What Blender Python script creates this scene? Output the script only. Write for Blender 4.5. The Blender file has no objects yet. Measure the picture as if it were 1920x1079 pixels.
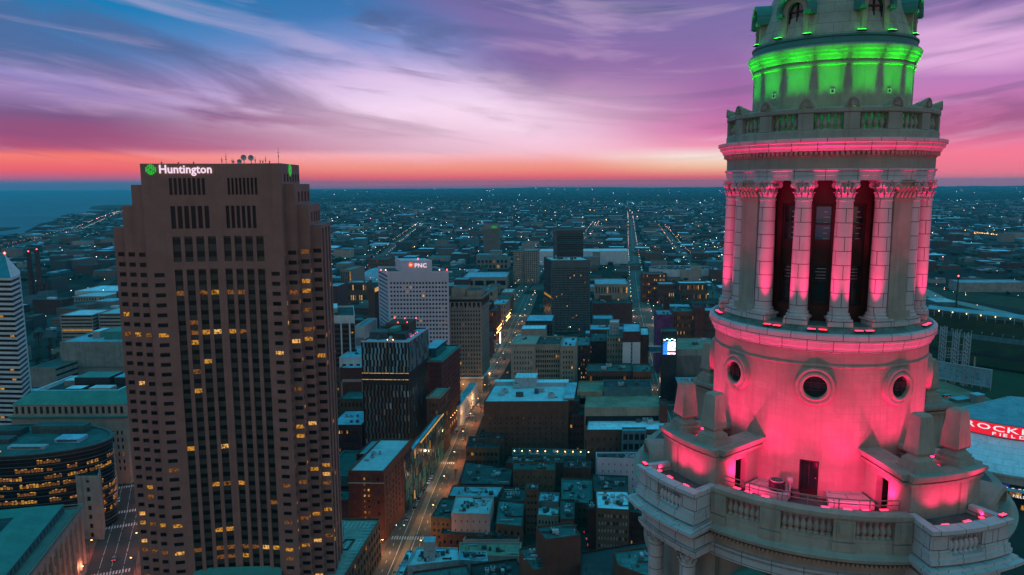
import bpy, math, random
from mathutils import Matrix, Vector
sc=bpy.context.scene; C=sc.collection
PI=math.pi; R_=math.radians
# ------------------------------------------------------------------ camera
CAMH=190.0; PITCH=R_(8.10); ROLL=R_(0.27); FPX=1380.0
cam=bpy.data.objects.new('camera',bpy.data.cameras.new('camera')); C.objects.link(cam)
cam.data.sensor_width=36; cam.data.lens=36*FPX/1920; cam.data.clip_start=1; cam.data.clip_end=120000
cam.matrix_world=Matrix.Translation((0,0,CAMH))@Matrix.Rotation(PI/2-PITCH,4,'X')@Matrix.Rotation(-ROLL,4,'Z')
sc.camera=cam
# ------------------------------------------------------------------ world: dawn sky
def lin(r,g,b):
    f=lambda c:(c/255/12.92) if c/255<=.04045 else ((c/255+.055)/1.055)**2.4
    return (f(r),f(g),f(b),1)
world=bpy.data.worlds.new('World'); sc.world=world; world.use_nodes=True
nt=world.node_tree; nt.nodes.clear()
class G:
    def __init__(s,nt): s.nt=nt
    def n(s,t,**k):
        n=s.nt.nodes.new(t)
        for a,v in k.items(): setattr(n,a,v)
        return n
    def put(s,sock,v):
        if isinstance(v,bpy.types.NodeSocket): s.nt.links.new(v,sock)
        else: sock.default_value=v
    def m(s,op,a,b=None,c=None,clamp=False):
        n=s.n('ShaderNodeMath',operation=op,use_clamp=clamp)
        for i,v in enumerate((a,b,c)):
            if v is not None: s.put(n.inputs[i],v)
        return n.outputs[0]
    def ramp(s,fac,stops,mode='LINEAR'):
        n=s.n('ShaderNodeValToRGB'); n.color_ramp.interpolation=mode
        e=n.color_ramp.elements
        while len(e)>1: e.remove(e[-1])
        e[0].position=stops[0][0]; e[0].color=stops[0][1]
        for p,c in stops[1:]:
            x=e.new(p); x.color=c
        s.put(n.inputs[0],fac); return n.outputs[0]
    def mix(s,f,a,b,blend='MIX'):
        n=s.n('ShaderNodeMix',data_type='RGBA',blend_type=blend)
        s.put(n.inputs[0],f); s.put(n.inputs[6],a); s.put(n.inputs[7],b); return n.outputs[2]
    def noise(s,vec,scale,detail=3,rough=.55,dist=0):
        n=s.n('ShaderNodeTexNoise'); s.put(n.inputs['Vector'],vec); n.inputs['Scale'].default_value=scale
        n.inputs['Detail'].default_value=detail; n.inputs['Roughness'].default_value=rough; n.inputs['Distortion'].default_value=dist
        return n.outputs[0]
    def smooth(s,v,a,b):
        n=s.n('ShaderNodeMapRange',interpolation_type='SMOOTHSTEP'); s.put(n.inputs[0],v)
        n.inputs[1].default_value=a; n.inputs[2].default_value=b; return n.outputs[0]
g=G(nt)
tc=g.n('ShaderNodeTexCoord'); sep=g.n('ShaderNodeSeparateXYZ'); nt.links.new(tc.outputs['Generated'],sep.inputs[0])
X,Y,Z=sep.outputs
elev=g.m('MULTIPLY',g.m('ARCSINE',Z),180/PI)
az=g.m('MULTIPLY',g.m('ARCTAN2',X,Y),180/PI)
EMAX=16.0; EMIN=-1.0
def er(st): return [((e-EMIN)/(EMAX-EMIN),lin(*c)) for e,c in st]
# slow wobble of the bands so that they do not run dead level
wob=g.n('ShaderNodeCombineXYZ'); g.put(wob.inputs[0],g.m('MULTIPLY',az,.035)); g.put(wob.inputs[1],g.m('MULTIPLY',elev,.10))
wn=g.noise(wob.outputs[0],1.0,4,.55)
ew=g.m('ADD',elev,g.m('MULTIPLY',g.m('SUBTRACT',wn,.5),g.m('MULTIPLY',g.smooth(elev,1.0,8.0),5.0)))
t=g.m('DIVIDE',g.m('SUBTRACT',ew,EMIN),EMAX-EMIN,clamp=True)
left=g.ramp(t,er([(-1,(70,95,135)),(-.3,(92,100,140)),(.1,(120,98,142)),(.5,(205,95,130)),(1.0,(250,98,106)),(1.9,(255,124,110)),(2.5,(205,92,122)),(3.3,(160,84,128)),(4.6,(122,92,138)),(6,(158,130,184)),(7.4,(150,140,200)),(9,(82,132,192)),(11,(30,126,184)),(14,(2,118,172)),(16,(0,108,162))]))
mid=g.ramp(t,er([(-1,(120,90,130)),(-.35,(150,92,130)),(-.1,(248,80,108)),(.4,(255,98,104)),(1.1,(255,150,130)),(2.0,(255,168,168)),(2.8,(252,185,210)),(4.0,(252,214,240)),(5.5,(244,214,246)),(7.5,(210,186,232)),(10,(126,146,206)),(12,(70,122,184)),(16,(30,108,160))]))
right=g.ramp(t,er([(-1,(180,100,140)),(-.2,(235,110,145)),(.3,(252,122,142)),(1.8,(255,124,150)),(3.2,(232,124,168)),(5.0,(205,122,178)),(7.0,(190,128,190)),(8.2,(226,172,220)),(9.6,(214,166,216)),(11,(150,118,178)),(13,(118,108,168)),(16,(104,100,160))]))
cr=g.ramp(t,er([(-1,(140,90,130)),(-.35,(200,92,120)),(-.1,(250,76,104)),(.35,(255,100,104)),(1.1,(255,196,160)),(1.9,(255,232,222)),(2.6,(246,150,180)),(3.6,(216,120,172)),(5.5,(176,108,168)),(8,(150,108,168)),(11,(132,112,170)),(16,(108,106,164))]))
azw=g.m('ADD',az,g.m('MULTIPLY',g.m('SUBTRACT',wn,.5),14.0))
base=g.mix(g.smooth(azw,-30,-8),left,mid)
base=g.mix(g.smooth(g.m('ADD',azw,g.m('MULTIPLY',elev,1.3)),4,15),base,cr)
base=g.mix(g.smooth(azw,15,27),base,right)
# streaky cirrus: long streaks that fall towards azimuth 12 deg and rise again beyond it
azc=g.m('SUBTRACT',az,12.0)
ab=g.m('SQRT',g.m('ADD',g.m('MULTIPLY',azc,azc),30.0))
sl=g.m('SUBTRACT',elev,g.m('MULTIPLY',ab,.15))
def cvec(kx,ky,off):
    v=g.n('ShaderNodeCombineXYZ'); g.put(v.inputs[0],g.m('MULTIPLY',az,kx)); g.put(v.inputs[1],g.m('MULTIPLY',sl,ky)); v.inputs[2].default_value=off; return v.outputs[0]
n1=g.noise(cvec(.05,.24,0),1.0,7,.56,.5)
n2=g.noise(cvec(.07,.60,7),1.0,6,.55,.6)
dark=g.m('MULTIPLY',g.smooth(n1,.46,.64),g.smooth(elev,1.8,4.0))
lite=g.m('MULTIPLY',g.smooth(n2,.50,.72),g.smooth(elev,.8,2.5))
s1=g.mix(g.m('MULTIPLY',dark,.72),base,g.mix(g.smooth(elev,3,9),lin(150,82,128),lin(84,96,142)))
s2=g.mix(g.m('MULTIPLY',lite,.24),s1,lin(250,210,238))
n3=g.noise(cvec(.04,.85,3),1.1,6,.55,.5)
wisp=g.m('MULTIPLY',g.smooth(n3,.56,.68),g.smooth(elev,1.0,3.0))
s3=g.mix(g.m('MULTIPLY',wisp,.36),s2,lin(104,88,140))
# low line of deep rose clouds just over the left horizon
band=g.m('MULTIPLY',g.m('MULTIPLY',g.smooth(elev,2.0,2.6),g.m('SUBTRACT',1.0,g.smooth(elev,3.4,5.4))),g.m('SUBTRACT',1.0,g.smooth(az,-12,4)))
s4=g.mix(g.m('MULTIPLY',band,.55),s3,lin(156,78,122))
glow=g.m('MULTIPLY',g.m('MULTIPLY',g.smooth(az,-22,-4),g.m('SUBTRACT',1.0,g.smooth(az,4,17))),g.m('MULTIPLY',g.smooth(ew,1.2,2.6),g.m('SUBTRACT',1.0,g.smooth(ew,4.8,9.5))))
s4=g.mix(g.m('MULTIPLY',glow,.42),s4,lin(255,226,242))
# the rest of the dome: teal overhead, muted mauve in the west
up=g.mix(g.smooth(elev,14,60),(.03,.24,.44,1),(.012,.56,.84,1))
west=g.mix(g.smooth(elev,0,38),(.66,.36,.30,1),(.025,.38,.56,1))
side=g.smooth(Y,-.3,.45)
dome=g.mix(side,west,up)
sky=g.mix(g.m('MULTIPLY',g.m('SUBTRACT',1.0,g.smooth(elev,13.5,32)),side),dome,s4)
bg=g.n('ShaderNodeBackground'); nt.links.new(sky,bg.inputs[0]); bg.inputs[1].default_value=1.0
wo=g.n('ShaderNodeOutputWorld'); nt.links.new(bg.outputs[0],wo.inputs[0])
sc.view_settings.view_transform='Standard'; sc.view_settings.look='None'; sc.view_settings.exposure=0; sc.view_settings.gamma=1
sc.cycles.use_denoising=True
try: sc.cycles.denoiser='OPENIMAGEDENOISE'
except Exception: pass
sc.cycles.max_bounces=5; sc.cycles.diffuse_bounces=3; sc.cycles.glossy_bounces=3; sc.cycles.volume_bounces=1
sc.cycles.sample_clamp_indirect=4.0; sc.cycles.use_light_tree=True
# ------------------------------------------------------------------ picture-to-place geometry
def ray(px,py):
    u=px-960; v=539.5-py; c,s=math.cos(-ROLL),math.sin(-ROLL)
    x=u*c-v*s; y=u*s+v*c
    return (x,FPX*math.cos(PITCH)+y*math.sin(PITCH),-FPX*math.sin(PITCH)+y*math.cos(PITCH))
def gnd(px,py,z=0):
    d=ray(px,py); t=(z-CAMH)/d[2]; return (d[0]*t,d[1]*t)
def atY(px,py,Yv):
    d=ray(px,py); t=Yv/d[1]; return (d[0]*t,Yv,CAMH+d[2]*t)
# ------------------------------------------------------------------ materials
M={}
def mat(name,col,rough=.8,var=.25,scale=.3,metal=0,brick=None,bump=0,spec=.3,emit=None,estr=0,coat=0,dirt=0,coords='Object'):
    m=bpy.data.materials.new(name); m.use_nodes=True; nt=m.node_tree; g=G(nt)
    b=nt.nodes['Principled BSDF']; tc=g.n('ShaderNodeTexCoord'); co=tc.outputs[coords]
    base=tuple(col)+(1,) if len(col)==3 else col
    geo=g.n('ShaderNodeNewGeometry').outputs['Position']
    n=g.noise(geo,scale,5,.6)
    lo=tuple(c*(1-var) for c in base[:3])+(1,); hi=tuple(min(1,c*(1+var)) for c in base[:3])+(1,)
    out=g.mix(g.smooth(n,.3,.7),lo,hi)
    if dirt:
        n2=g.noise(geo,scale*.35,4,.7); out=g.mix(g.m('MULTIPLY',g.smooth(n2,.52,.7),dirt),out,tuple(c*.4 for c in base[:3])+(1,))
    if name.startswith(('roof','brick')):
        oi=g.n('ShaderNodeObjectInfo').outputs['Random']; lo_,hi_=(.55,1.45) if name.startswith('roof') else (.75,1.3)
        hs=g.n('ShaderNodeHueSaturation'); nt.links.new(out,hs.inputs['Color']); g.put(hs.inputs['Value'],g.m('ADD',lo_,g.m('MULTIPLY',oi,hi_-lo_))); g.put(hs.inputs['Hue'],g.m('ADD',.47,g.m('MULTIPLY',oi,.05))); out=hs.outputs[0]
    if dirt:
        mp=g.n('ShaderNodeMapping'); nt.links.new(geo,mp.inputs[0]); mp.inputs['Scale'].default_value=(1,1,.05)
        n3=g.noise(mp.outputs[0],scale*4,4,.6); out=g.mix(g.m('MULTIPLY',g.smooth(n3,.48,.68),min(.45,dirt*1.1)),out,tuple(c*.45 for c in base[:3])+(1,))
    if brick:
        bt=g.n('ShaderNodeTexBrick'); nt.links.new(tc.outputs['UV'],bt.inputs['Vector'])
        bw,bh,ms,mc=brick[:4]
        bt.inputs['Scale'].default_value=1; bt.inputs['Brick Width'].default_value=bw; bt.inputs['Row Height'].default_value=bh
        bt.inputs['Mortar Size'].default_value=ms; bt.inputs['Mortar Smooth'].default_value=.2
        bt.offset=brick[4] if len(brick)>4 else .5
        nt.links.new(out,bt.inputs['Color1']); nt.links.new(g.mix(.5,out,lo),bt.inputs['Color2']); bt.inputs['Mortar'].default_value=tuple(mc)+(1,)
        out=bt.outputs[0]
    nt.links.new(out,b.inputs['Base Color'])
    b.inputs['Roughness'].default_value=rough; b.inputs['Metallic'].default_value=metal
    b.inputs['Specular IOR Level'].default_value=spec
    if bump:
        bp=g.n('ShaderNodeBump'); bp.inputs['Strength'].default_value=bump; bp.inputs['Distance'].default_value=.05
        nt.links.new(g.noise(geo,scale*8,4,.6),bp.inputs['Height']); nt.links.new(bp.outputs[0],b.inputs['Normal'])
    if emit:
        nn=g.noise(geo,1.3,2,.6); b.inputs['Emission Color'].default_value=tuple(emit)+(1,)
        if estr<4: nt.links.new(g.m('MULTIPLY',g.smooth(nn,.3,.62),estr),b.inputs['Emission Strength'])
        else: b.inputs['Emission Strength'].default_value=estr
    try: m.cycles.emission_sampling='NONE'
    except Exception: pass
    M[name]=m; return m
# stone tower
mat('tower_stone',(.335,.31,.25),.8,.12,.8,brick=(.95,.42,.010,(.27,.25,.20)),bump=.15,dirt=.25)
mat('tower_plain',(.335,.31,.25),.8,.12,.8,bump=.12,dirt=.3)
mat('terracotta_white',(.50,.51,.50),.45,.10,.8,brick=(1.25,.72,.022,(.10,.09,.09),.35),bump=.1,dirt=.2,spec=.5)
mat('rib_grey',(.105,.118,.112),.7,.2,.3,dirt=.3)
mat('terracotta_glaze',(.46,.50,.50),.4,.10,.9,brick=(1.5,3.0,.02,(.13,.12,.12),0),dirt=.3,spec=.5)
mat('tower_green_roof',(.10,.20,.17),.6,.3,1.5,dirt=.4)
mat('dome_stone',(.36,.38,.30),.85,.2,.9,brick=(1.6,.55,.012,(.16,.17,.13)),bump=.2,dirt=.4)
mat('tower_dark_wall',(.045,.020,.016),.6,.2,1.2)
mat('frame_dark',(.025,.02,.018),.5,.2,2)
mat('terrace_floor',(.07,.10,.09),.8,.3,1.0,dirt=.4)
mat('rail_metal',(.35,.36,.36),.4,.1,1,metal=.8)
mat('glass_tower',(.015,.03,.03),.08,.2,1,spec=1)
# city walls
mat('granite_pink',(.31,.15,.12),.7,.14,.12,brick=(1.5,1.0,.02,(.20,.10,.08)),dirt=.2)
mat('spandrel_dark',(.062,.056,.042),.45,.2,.4,spec=.35)
mat('brick_red',(.17,.050,.030),.85,.25,.25,brick=(.6,.22,.02,(.12,.05,.035)),dirt=.4)
mat('brick_brown',(.15,.075,.045),.85,.25,.22,brick=(.6,.22,.02,(.10,.06,.04)),dirt=.45)
mat('brick_dark',(.075,.035,.026),.85,.3,.2,dirt=.5)
mat('limestone',(.42,.34,.27),.8,.15,.15,brick=(1.4,.6,.015,(.25,.2,.16)),dirt=.25)
mat('stone_grey',(.27,.23,.19),.8,.15,.15,brick=(1.4,.6,.015,(.18,.16,.13)),dirt=.3)
mat('stone_beige',(.36,.28,.20),.8,.18,.15,dirt=.35)
mat('panel_lilac',(.62,.54,.60),.55,.08,.1,brick=(3.2,1.75,.03,(.40,.36,.40),0))
mat('panel_white',(.62,.62,.62),.6,.1,.1,dirt=.15)
mat('panel_pink',(.52,.32,.28),.8,.1,.1,dirt=.2)
mat('concrete',(.30,.29,.25),.85,.18,.12,dirt=.4,bump=.1)
mat('concrete_tan',(.34,.25,.17),.85,.2,.1,dirt=.4)
mat('dark_metal',(.035,.04,.04),.45,.2,.5,metal=.3)
mat('teal_wall',(.07,.17,.18),.7,.2,.2,dirt=.3)
mat('copper_green',(.06,.27,.22),.6,.18,.12,brick=(9,.5,.04,(.04,.19,.16),0),dirt=.3)
mat('purple_mural',(.16,.04,.14),.8,.3,.12)
mat('brown_panel',(.10,.035,.03),.7,.2,.2)
# roofs and ground
mat('panel_teal',(.17,.36,.42),.5,.12,.3)
mat('roof_white',(.62,.76,.82),.75,.16,.09,brick=(9.0,5.5,.10,(.30,.36,.38),.4),dirt=.35)
mat('roof_blue',(.26,.46,.54),.75,.25,.10,brick=(9.0,5.5,.10,(.12,.2,.22),.4),dirt=.45)
mat('roof_dark',(.055,.075,.072),.85,.35,.10,brick=(9.0,5.5,.10,(.02,.03,.03),.4),dirt=.5)
mat('roof_teal',(.07,.15,.14),.85,.35,.08,brick=(9.0,5.5,.10,(.02,.03,.03),.4),dirt=.5)
mat('roof_brown',(.085,.05,.045),.85,.3,.1,brick=(9.0,5.5,.10,(.12,.2,.22),.4),dirt=.4)
mat('asphalt',(.062,.056,.048),.85,.25,.05,dirt=.3)
mat('road_old',(.135,.105,.08),.85,.25,.08,dirt=.35)
mat('pavement',(.20,.165,.14),.85,.2,.2,brick=(1.5,1.5,.03,(.13,.11,.09),0),dirt=.4)
mat('pavement_red',(.24,.11,.075),.85,.2,.2,dirt=.4)
mat('paint_white',(.62,.60,.55),.7,.2,.5)
mat('grass_dark',(.035,.05,.02),.95,.3,.05)
mat('field_green',(.030,.045,.014),.95,.2,.03)
mat('water',(.03,.17,.21),.55,.2,.002,spec=.25)
mat('bark',(.05,.035,.028),.9,.3,1)
mat('crown_dark',(.035,.045,.028),.95,.4,.3)
mat('unit_metal',(.42,.46,.46),.5,.2,.6,metal=.3,dirt=.3)
mat('unit_dark',(.06,.08,.08),.6,.3,.6)
mat('tan_track',(.30,.20,.12),.9,.3,.06,dirt=.4)
# glass and lights
for i,(c,r) in enumerate([((.007,.007,.008),.35),((.012,.010,.010),.4),((.006,.007,.007),.3)]): mat('glass_dark_%d'%i,c,r,.3,.5,spec=.35)
mat('glass_teal',(.02,.07,.08),.12,.3,.2,spec=.8)
mat('glass_blue',(.03,.14,.18),.1,.2,.2,spec=.8)
mat('window_amber',(.05,.03,.01),.3,.2,1,emit=(1.0,.42,.05),estr=.62)
mat('window_warm',(.05,.03,.01),.3,.2,1,emit=(1.0,.50,.13),estr=1.0)
mat('window_dim',(.03,.02,.012),.3,.2,1,emit=(1.0,.35,.07),estr=.22)
mat('light_red',(.1,.0,.0),.4,.1,1,emit=(1.0,.02,.06),estr=6)
mat('light_green',(.0,.1,.0),.4,.1,1,emit=(.02,1,.05),estr=6)
mat('light_white',(.1,.1,.1),.4,.1,1,emit=(1.0,.80,.86),estr=8)
mat('light_pink',(.1,.1,.1),.4,.1,1,emit=(1.0,.42,.42),estr=7)
mat('light_warm',(.1,.1,.1),.4,.1,1,emit=(1.0,.50,.15),estr=11)
mat('light_cyan',(.1,.1,.1),.4,.1,1,emit=(.45,1.0,.95),estr=6)
mat('light_beacon',(.1,0,0),.4,.1,1,emit=(1.0,.06,.05),estr=14)
mat('sign_white',(.6,.6,.6),.5,.05,1,emit=(1.0,.72,.86),estr=5)
mat('sign_plain_white',(.7,.7,.7),.5,.05,1,emit=(.9,.9,.9),estr=4.2)
for k,e in (('sign_white',.88),('sign_plain_white',.8)): 
    b=M[k].node_tree.nodes['Principled BSDF']; b.inputs['Emission Strength'].default_value=e
mat('sign_green',(.02,.2,.02),.5,.1,1,emit=(.03,.62,.05),estr=4); M['sign_green'].node_tree.nodes['Principled BSDF'].inputs['Emission Strength'].default_value=.75
mat('sign_orange',(.3,.05,.02),.5,.1,1,emit=(1,.12,.03),estr=4); M['sign_orange'].node_tree.nodes['Principled BSDF'].inputs['Emission Strength'].default_value=.9
mat('sign_red',(.3,.01,.02),.5,.1,1,emit=(.95,.012,.035),estr=4); M['sign_red'].node_tree.nodes['Principled BSDF'].inputs['Emission Strength'].default_value=.85
mat('sign_dark',(.06,.05,.055),.5,.1,1)
mat('screen_blue',(.02,.05,.2),.4,.3,.2,emit=(.03,.22,.95),estr=2.2)
mat('screen_deep',(.01,.02,.06),.3,.3,.2,emit=(.02,.08,.35),estr=.35)
mat('screen_white',(.2,.2,.2),.4,.3,.3,emit=(.85,.85,1.0),estr=2.6)
mat('tail_red',(.2,0,0),.4,.1,1,emit=(1,.03,.03),estr=6)
mat('car_white',(.65,.65,.66),.35,.05,1,spec=.6); mat('car_black',(.02,.022,.025),.3,.1,1,spec=.6)
mat('car_grey',(.22,.23,.24),.35,.1,1,spec=.6); mat('car_red',(.28,.02,.02),.35,.1,1,spec=.6)
mat('tyre',(.015,.015,.015),.9,.1,1)
def facade_far(name,wall,win,bw,bh,ms):
    m=mat(name,win,.5,.3,.5,brick=(bw,bh,ms,wall,0)); return m
facade_far('far_wall_brick',(.10,.05,.035),(.02,.02,.02),3.0,3.4,.9)
facade_far('far_wall_grey',(.16,.15,.13),(.025,.03,.03),3.4,3.6,1.0)
facade_far('far_wall_white',(.30,.30,.29),(.03,.035,.035),30,3.8,1.2)
facade_far('far_wall_teal',(.05,.085,.08),(.015,.02,.02),3.4,3.6,1.0)
# ------------------------------------------------------------------ mesh builder
class MB:
    def __init__(s): s.v=[]; s.f=[]; s.uv=[]; s.mi=[]; s.mats=[]; s.sm=[]; s.cur=0; s.smooth=False
    def use(s,m,smooth=False):
        if m not in s.mats: s.mats.append(m)
        s.cur=s.mats.index(m); s.smooth=smooth; return s
    def face(s,pts,uv=None):
        i=len(s.v); s.v.extend(pts); s.f.append(tuple(range(i,i+len(pts)))); s.mi.append(s.cur); s.sm.append(s.smooth)
        if uv is None:
            a=Vector(pts[0]); e=[Vector(p) for p in pts]
            n=(e[1]-e[0]).cross(e[2]-e[0])
            if abs(n.z)>.7*n.length: uv=[(p[0],p[1]) for p in pts]
            else:
                d=Vector((-n.y,n.x,0)); d=d.normalized() if d.length>1e-9 else Vector((1,0,0))
                uv=[(p[0]*d.x+p[1]*d.y,p[2]) for p in pts]
        s.uv.extend(uv)
    def prism(s,poly,z0,z1,top=True,bottom=True,sides=True):
        n=len(poly)
        if sides:
            for i in range(n):
                a,b=poly[i],poly[(i+1)%n]
                s.face([(a[0],a[1],z0),(b[0],b[1],z0),(b[0],b[1],z1),(a[0],a[1],z1)])
        if top: s.face([(p[0],p[1],z1) for p in poly])
        if bottom: s.face([(p[0],p[1],z0) for p in reversed(poly)])
        return s
    def box(s,cx,cy,z0,sx,sy,h,rot=0,taper=1.0):
        c,q=math.cos(rot),math.sin(rot)
        def P(x,y): return (cx+x*c-y*q,cy+x*q+y*c)
        lo=[P(-sx/2,-sy/2),P(sx/2,-sy/2),P(sx/2,sy/2),P(-sx/2,sy/2)]
        tt=taper; hi=[P(-sx/2*tt,-sy/2*tt),P(sx/2*tt,-sy/2*tt),P(sx/2*tt,sy/2*tt),P(-sx/2*tt,sy/2*tt)]
        for i in range(4):
            a,b,e,f=lo[i],lo[(i+1)%4],hi[(i+1)%4],hi[i]
            s.face([(a[0],a[1],z0),(b[0],b[1],z0),(e[0],e[1],z0+h),(f[0],f[1],z0+h)])
        s.face([(p[0],p[1],z0+h) for p in hi]); s.face([(p[0],p[1],z0) for p in reversed(lo)])
        return s
    def beam(s,a,b,w):
        a=Vector(a); b=Vector(b); d=(b-a)
        if d.length<1e-6: return s
        d.normalize(); u=d.cross(Vector((0,0,1)));
        if u.length<.1: u=d.cross(Vector((1,0,0)))
        u.normalize(); v=d.cross(u); w=w/2
        A=[a+u*w+v*w,a-u*w+v*w,a-u*w-v*w,a+u*w-v*w]; B=[p+(b-a) for p in A]
        for i in range(4): s.face([tuple(A[(i+1)%4]),tuple(A[i]),tuple(B[i]),tuple(B[(i+1)%4])])
        s.face([tuple(p) for p in A]); s.face([tuple(p) for p in reversed(B)])
        return s
    def cone(s,a,b,ra,rb,n=6,caps=True):
        a=Vector(a); b=Vector(b); d=(b-a).normalized(); u=d.cross(Vector((0,0,1)))
        if u.length<.1: u=d.cross(Vector((1,0,0)))
        u.normalize(); v=d.cross(u)
        A=[a+(u*math.cos(k*2*PI/n)+v*math.sin(k*2*PI/n))*ra for k in range(n)]; B=[b+(u*math.cos(k*2*PI/n)+v*math.sin(k*2*PI/n))*rb for k in range(n)]
        for i in range(n): s.face([tuple(A[(i+1)%n]),tuple(A[i]),tuple(B[i]),tuple(B[(i+1)%n])])
        if caps: s.face([tuple(p) for p in A]); s.face([tuple(p) for p in reversed(B)])
        return s
    def lathe(s,prof,t0=-PI,t1=PI,n=96,cx=0,cy=0,endcaps=False):
        # profile (r,z) from bottom to top; theta 0 faces -Y, positive to +X
        full=abs(t1-t0-2*PI)<1e-6
        L=0; ls=[0]
        for i in range(1,len(prof)):
            L+=math.hypot(prof[i][0]-prof[i-1][0],prof[i][1]-prof[i-1][1]); ls.append(L)
        zb=prof[0][1]
        for k in range(n):
            a=t0+(t1-t0)*k/n; b=t0+(t1-t0)*(k+1)/n
            for i in range(len(prof)-1):
                r0,z0=prof[i]; r1,z1=prof[i+1]; rr=max(r0,r1,.01)
                p=[(cx+r0*math.sin(a),cy-r0*math.cos(a),z0),(cx+r0*math.sin(b),cy-r0*math.cos(b),z0),(cx+r1*math.sin(b),cy-r1*math.cos(b),z1),(cx+r1*math.sin(a),cy-r1*math.cos(a),z1)]
                uv=[(a*rr,zb+ls[i]),(b*rr,zb+ls[i]),(b*rr,zb+ls[i+1]),(a*rr,zb+ls[i+1])]
                if r0<1e-4: p=[p[0],p[2],p[3]]; uv=[uv[0],uv[2],uv[3]]
                elif r1<1e-4: p=p[:3]; uv=uv[:3]
                s.face(p,uv)
        if endcaps and not full:
            for a,rev in ((t0,False),(t1,True)):
                q=[(cx+r*math.sin(a),cy-r*math.cos(a),z) for r,z in prof]
                s.face(q if not rev else q[::-1])
        return s
    def build(s,name,parent=None,loc=(0,0,0),rot=0,world=False):
        me=bpy.data.meshes.new(name); off=(0,0,0)
        if world and parent is not None: off=parent.location
        elif world: off=loc
        me.from_pydata([(x-off[0],y-off[1],z-off[2]) for x,y,z in s.v],[],s.f)
        uvl=me.uv_layers.new(name='UVMap'); flat=[c for p in s.uv for c in p]; uvl.data.foreach_set('uv',flat)
        for m in s.mats: me.materials.append(M[m] if isinstance(m,str) else m)
        me.polygons.foreach_set('material_index',s.mi); me.polygons.foreach_set('use_smooth',s.sm)
        if any(s.sm):
            pass
        me.update()
        o=bpy.data.objects.new(name,me); C.objects.link(o)
        if parent is not None: o.parent=parent
        if not world or parent is None: o.location=loc
        o.rotation_euler.z=rot
        return o
def weld(o,d=.0005):
    import bmesh
    bm=bmesh.new(); bm.from_mesh(o.data); bmesh.ops.remove_doubles(bm,verts=bm.verts,dist=d); bm.to_mesh(o.data); bm.free(); o.data.update()
    return o
def smooth_weld(o,ang=35,d=.0005):
    weld(o,d)
    for p in o.data.polygons: p.use_smooth=True
    try: o.data.set_sharp_from_angle(angle=R_(ang))
    except Exception: pass
    return o
def tag(o,label=None,cat=None,group=None,kind=None):
    if label: o['label']=label
    if cat: o['category']=cat
    if group: o['group']=group
    if kind: o['kind']=kind
    return o
def empty(name,loc,rz=0,label=None,cat=None,group=None):
    o=bpy.data.objects.new(name,None); C.objects.link(o); o.location=loc; o.rotation_euler.z=rz; o.empty_display_size=1
    return tag(o,label,cat,group)
def link(me,name,parent,loc,rz=0,scale=None,mats=None):
    o=bpy.data.objects.new(name,me); C.objects.link(o); o.parent=parent; o.location=loc; o.rotation_euler.z=rz
    if scale: o.scale=scale
    return o
def text_mesh(s,size,depth,matname,off=0.0,italic=0,align='LEFT',space=1.0,xs=1.0):
    cu=bpy.data.curves.new('lettering','FONT'); cu.body=s; cu.size=size; cu.extrude=depth; cu.offset=off; cu.shear=italic; cu.align_x=align; cu.space_character=space; cu.resolution_u=2
    o=bpy.data.objects.new('lettering',cu); C.objects.link(o)
    dg=bpy.context.evaluated_depsgraph_get(); dg.update()
    me=bpy.data.meshes.new_from_object(o.evaluated_get(dg)); bpy.data.objects.remove(o)
    # stand upright, facing -Y
    me.transform(Matrix.Rotation(PI/2,4,'X')@Matrix.Diagonal((xs,1,1,1)))
    me.materials.clear(); me.materials.append(M[matname]); return me
rnd=random.Random(7)
HAZE=4.6e-5; HCOL=(.12,.78,.95,1); PE_ST=4800
#PARTS
# ================================================================== THE STONE TOWER (nearest, right)
PE_DRUM=3000; PE_BLOCK=300; PE_INNER=900; PE_COL=3000; PE_GRN=1100; PE_GRN2=7
TAZ=R_(22.88); TX,TY=46*math.sin(TAZ),46*math.cos(TAZ)
tower=empty('stone_tower',(TX,TY,0),-TAZ,'round stone tower lit red on its columns and green under its dome','tower')
def P3(r,th,z): a=R_(th); return (r*math.sin(a),-r*math.cos(a),z)
def tpart(mb,name,sm=0,parent=None,loc=(0,0,0),rot=0):
    o=mb.build(name,parent or tower,loc,rot)
    if sm: smooth_weld(o,sm)
    return o
def ringwall(mb,r,t0,t1,z0,z1,holes,depth,step=3.0,inner=None):
    """curved wall (radius r, angles in degrees) with rectangular holes (ta,tb,za,zb) and their reveals"""
    ts=sorted(set([t0,t1]+[h[0] for h in holes]+[h[1] for h in holes])); full=[]
    for a,b in zip(ts,ts[1:]):
        k=max(1,int(math.ceil((b-a)/step))); full+= [a+(b-a)*i/k for i in range(k)]
    full.append(ts[-1]); zs=sorted(set([z0,z1]+[h[2] for h in holes]+[h[3] for h in holes]))
    for a,b in zip(full,full[1:]):
        for c,d in zip(zs,zs[1:]):
            m_=((a+b)/2,(c+d)/2)
            if any(h[0]<m_[0]<h[1] and h[2]<m_[1]<h[3] for h in holes): continue
            mb.face([P3(r,a,c),P3(r,b,c),P3(r,b,d),P3(r,a,d)],[(R_(a)*r,c),(R_(b)*r,c),(R_(b)*r,d),(R_(a)*r,d)])
    ri=r-depth
    for h in holes:
        a,b,c,d=h
        mb.face([P3(r,a,c),P3(r,a,d),P3(ri,a,d),P3(ri,a,c)]); mb.face([P3(r,b,d),P3(r,b,c),P3(ri,b,c),P3(ri,b,d)])
        tt=[x for x in full if a-1e-6<=x<=b+1e-6]
        for p,q in zip(tt,tt[1:]):
            mb.face([P3(r,q,c),P3(r,p,c),P3(ri,p,c),P3(ri,q,c)]); mb.face([P3(r,p,d),P3(r,q,d),P3(ri,q,d),P3(ri,p,d)])
    return mb
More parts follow.
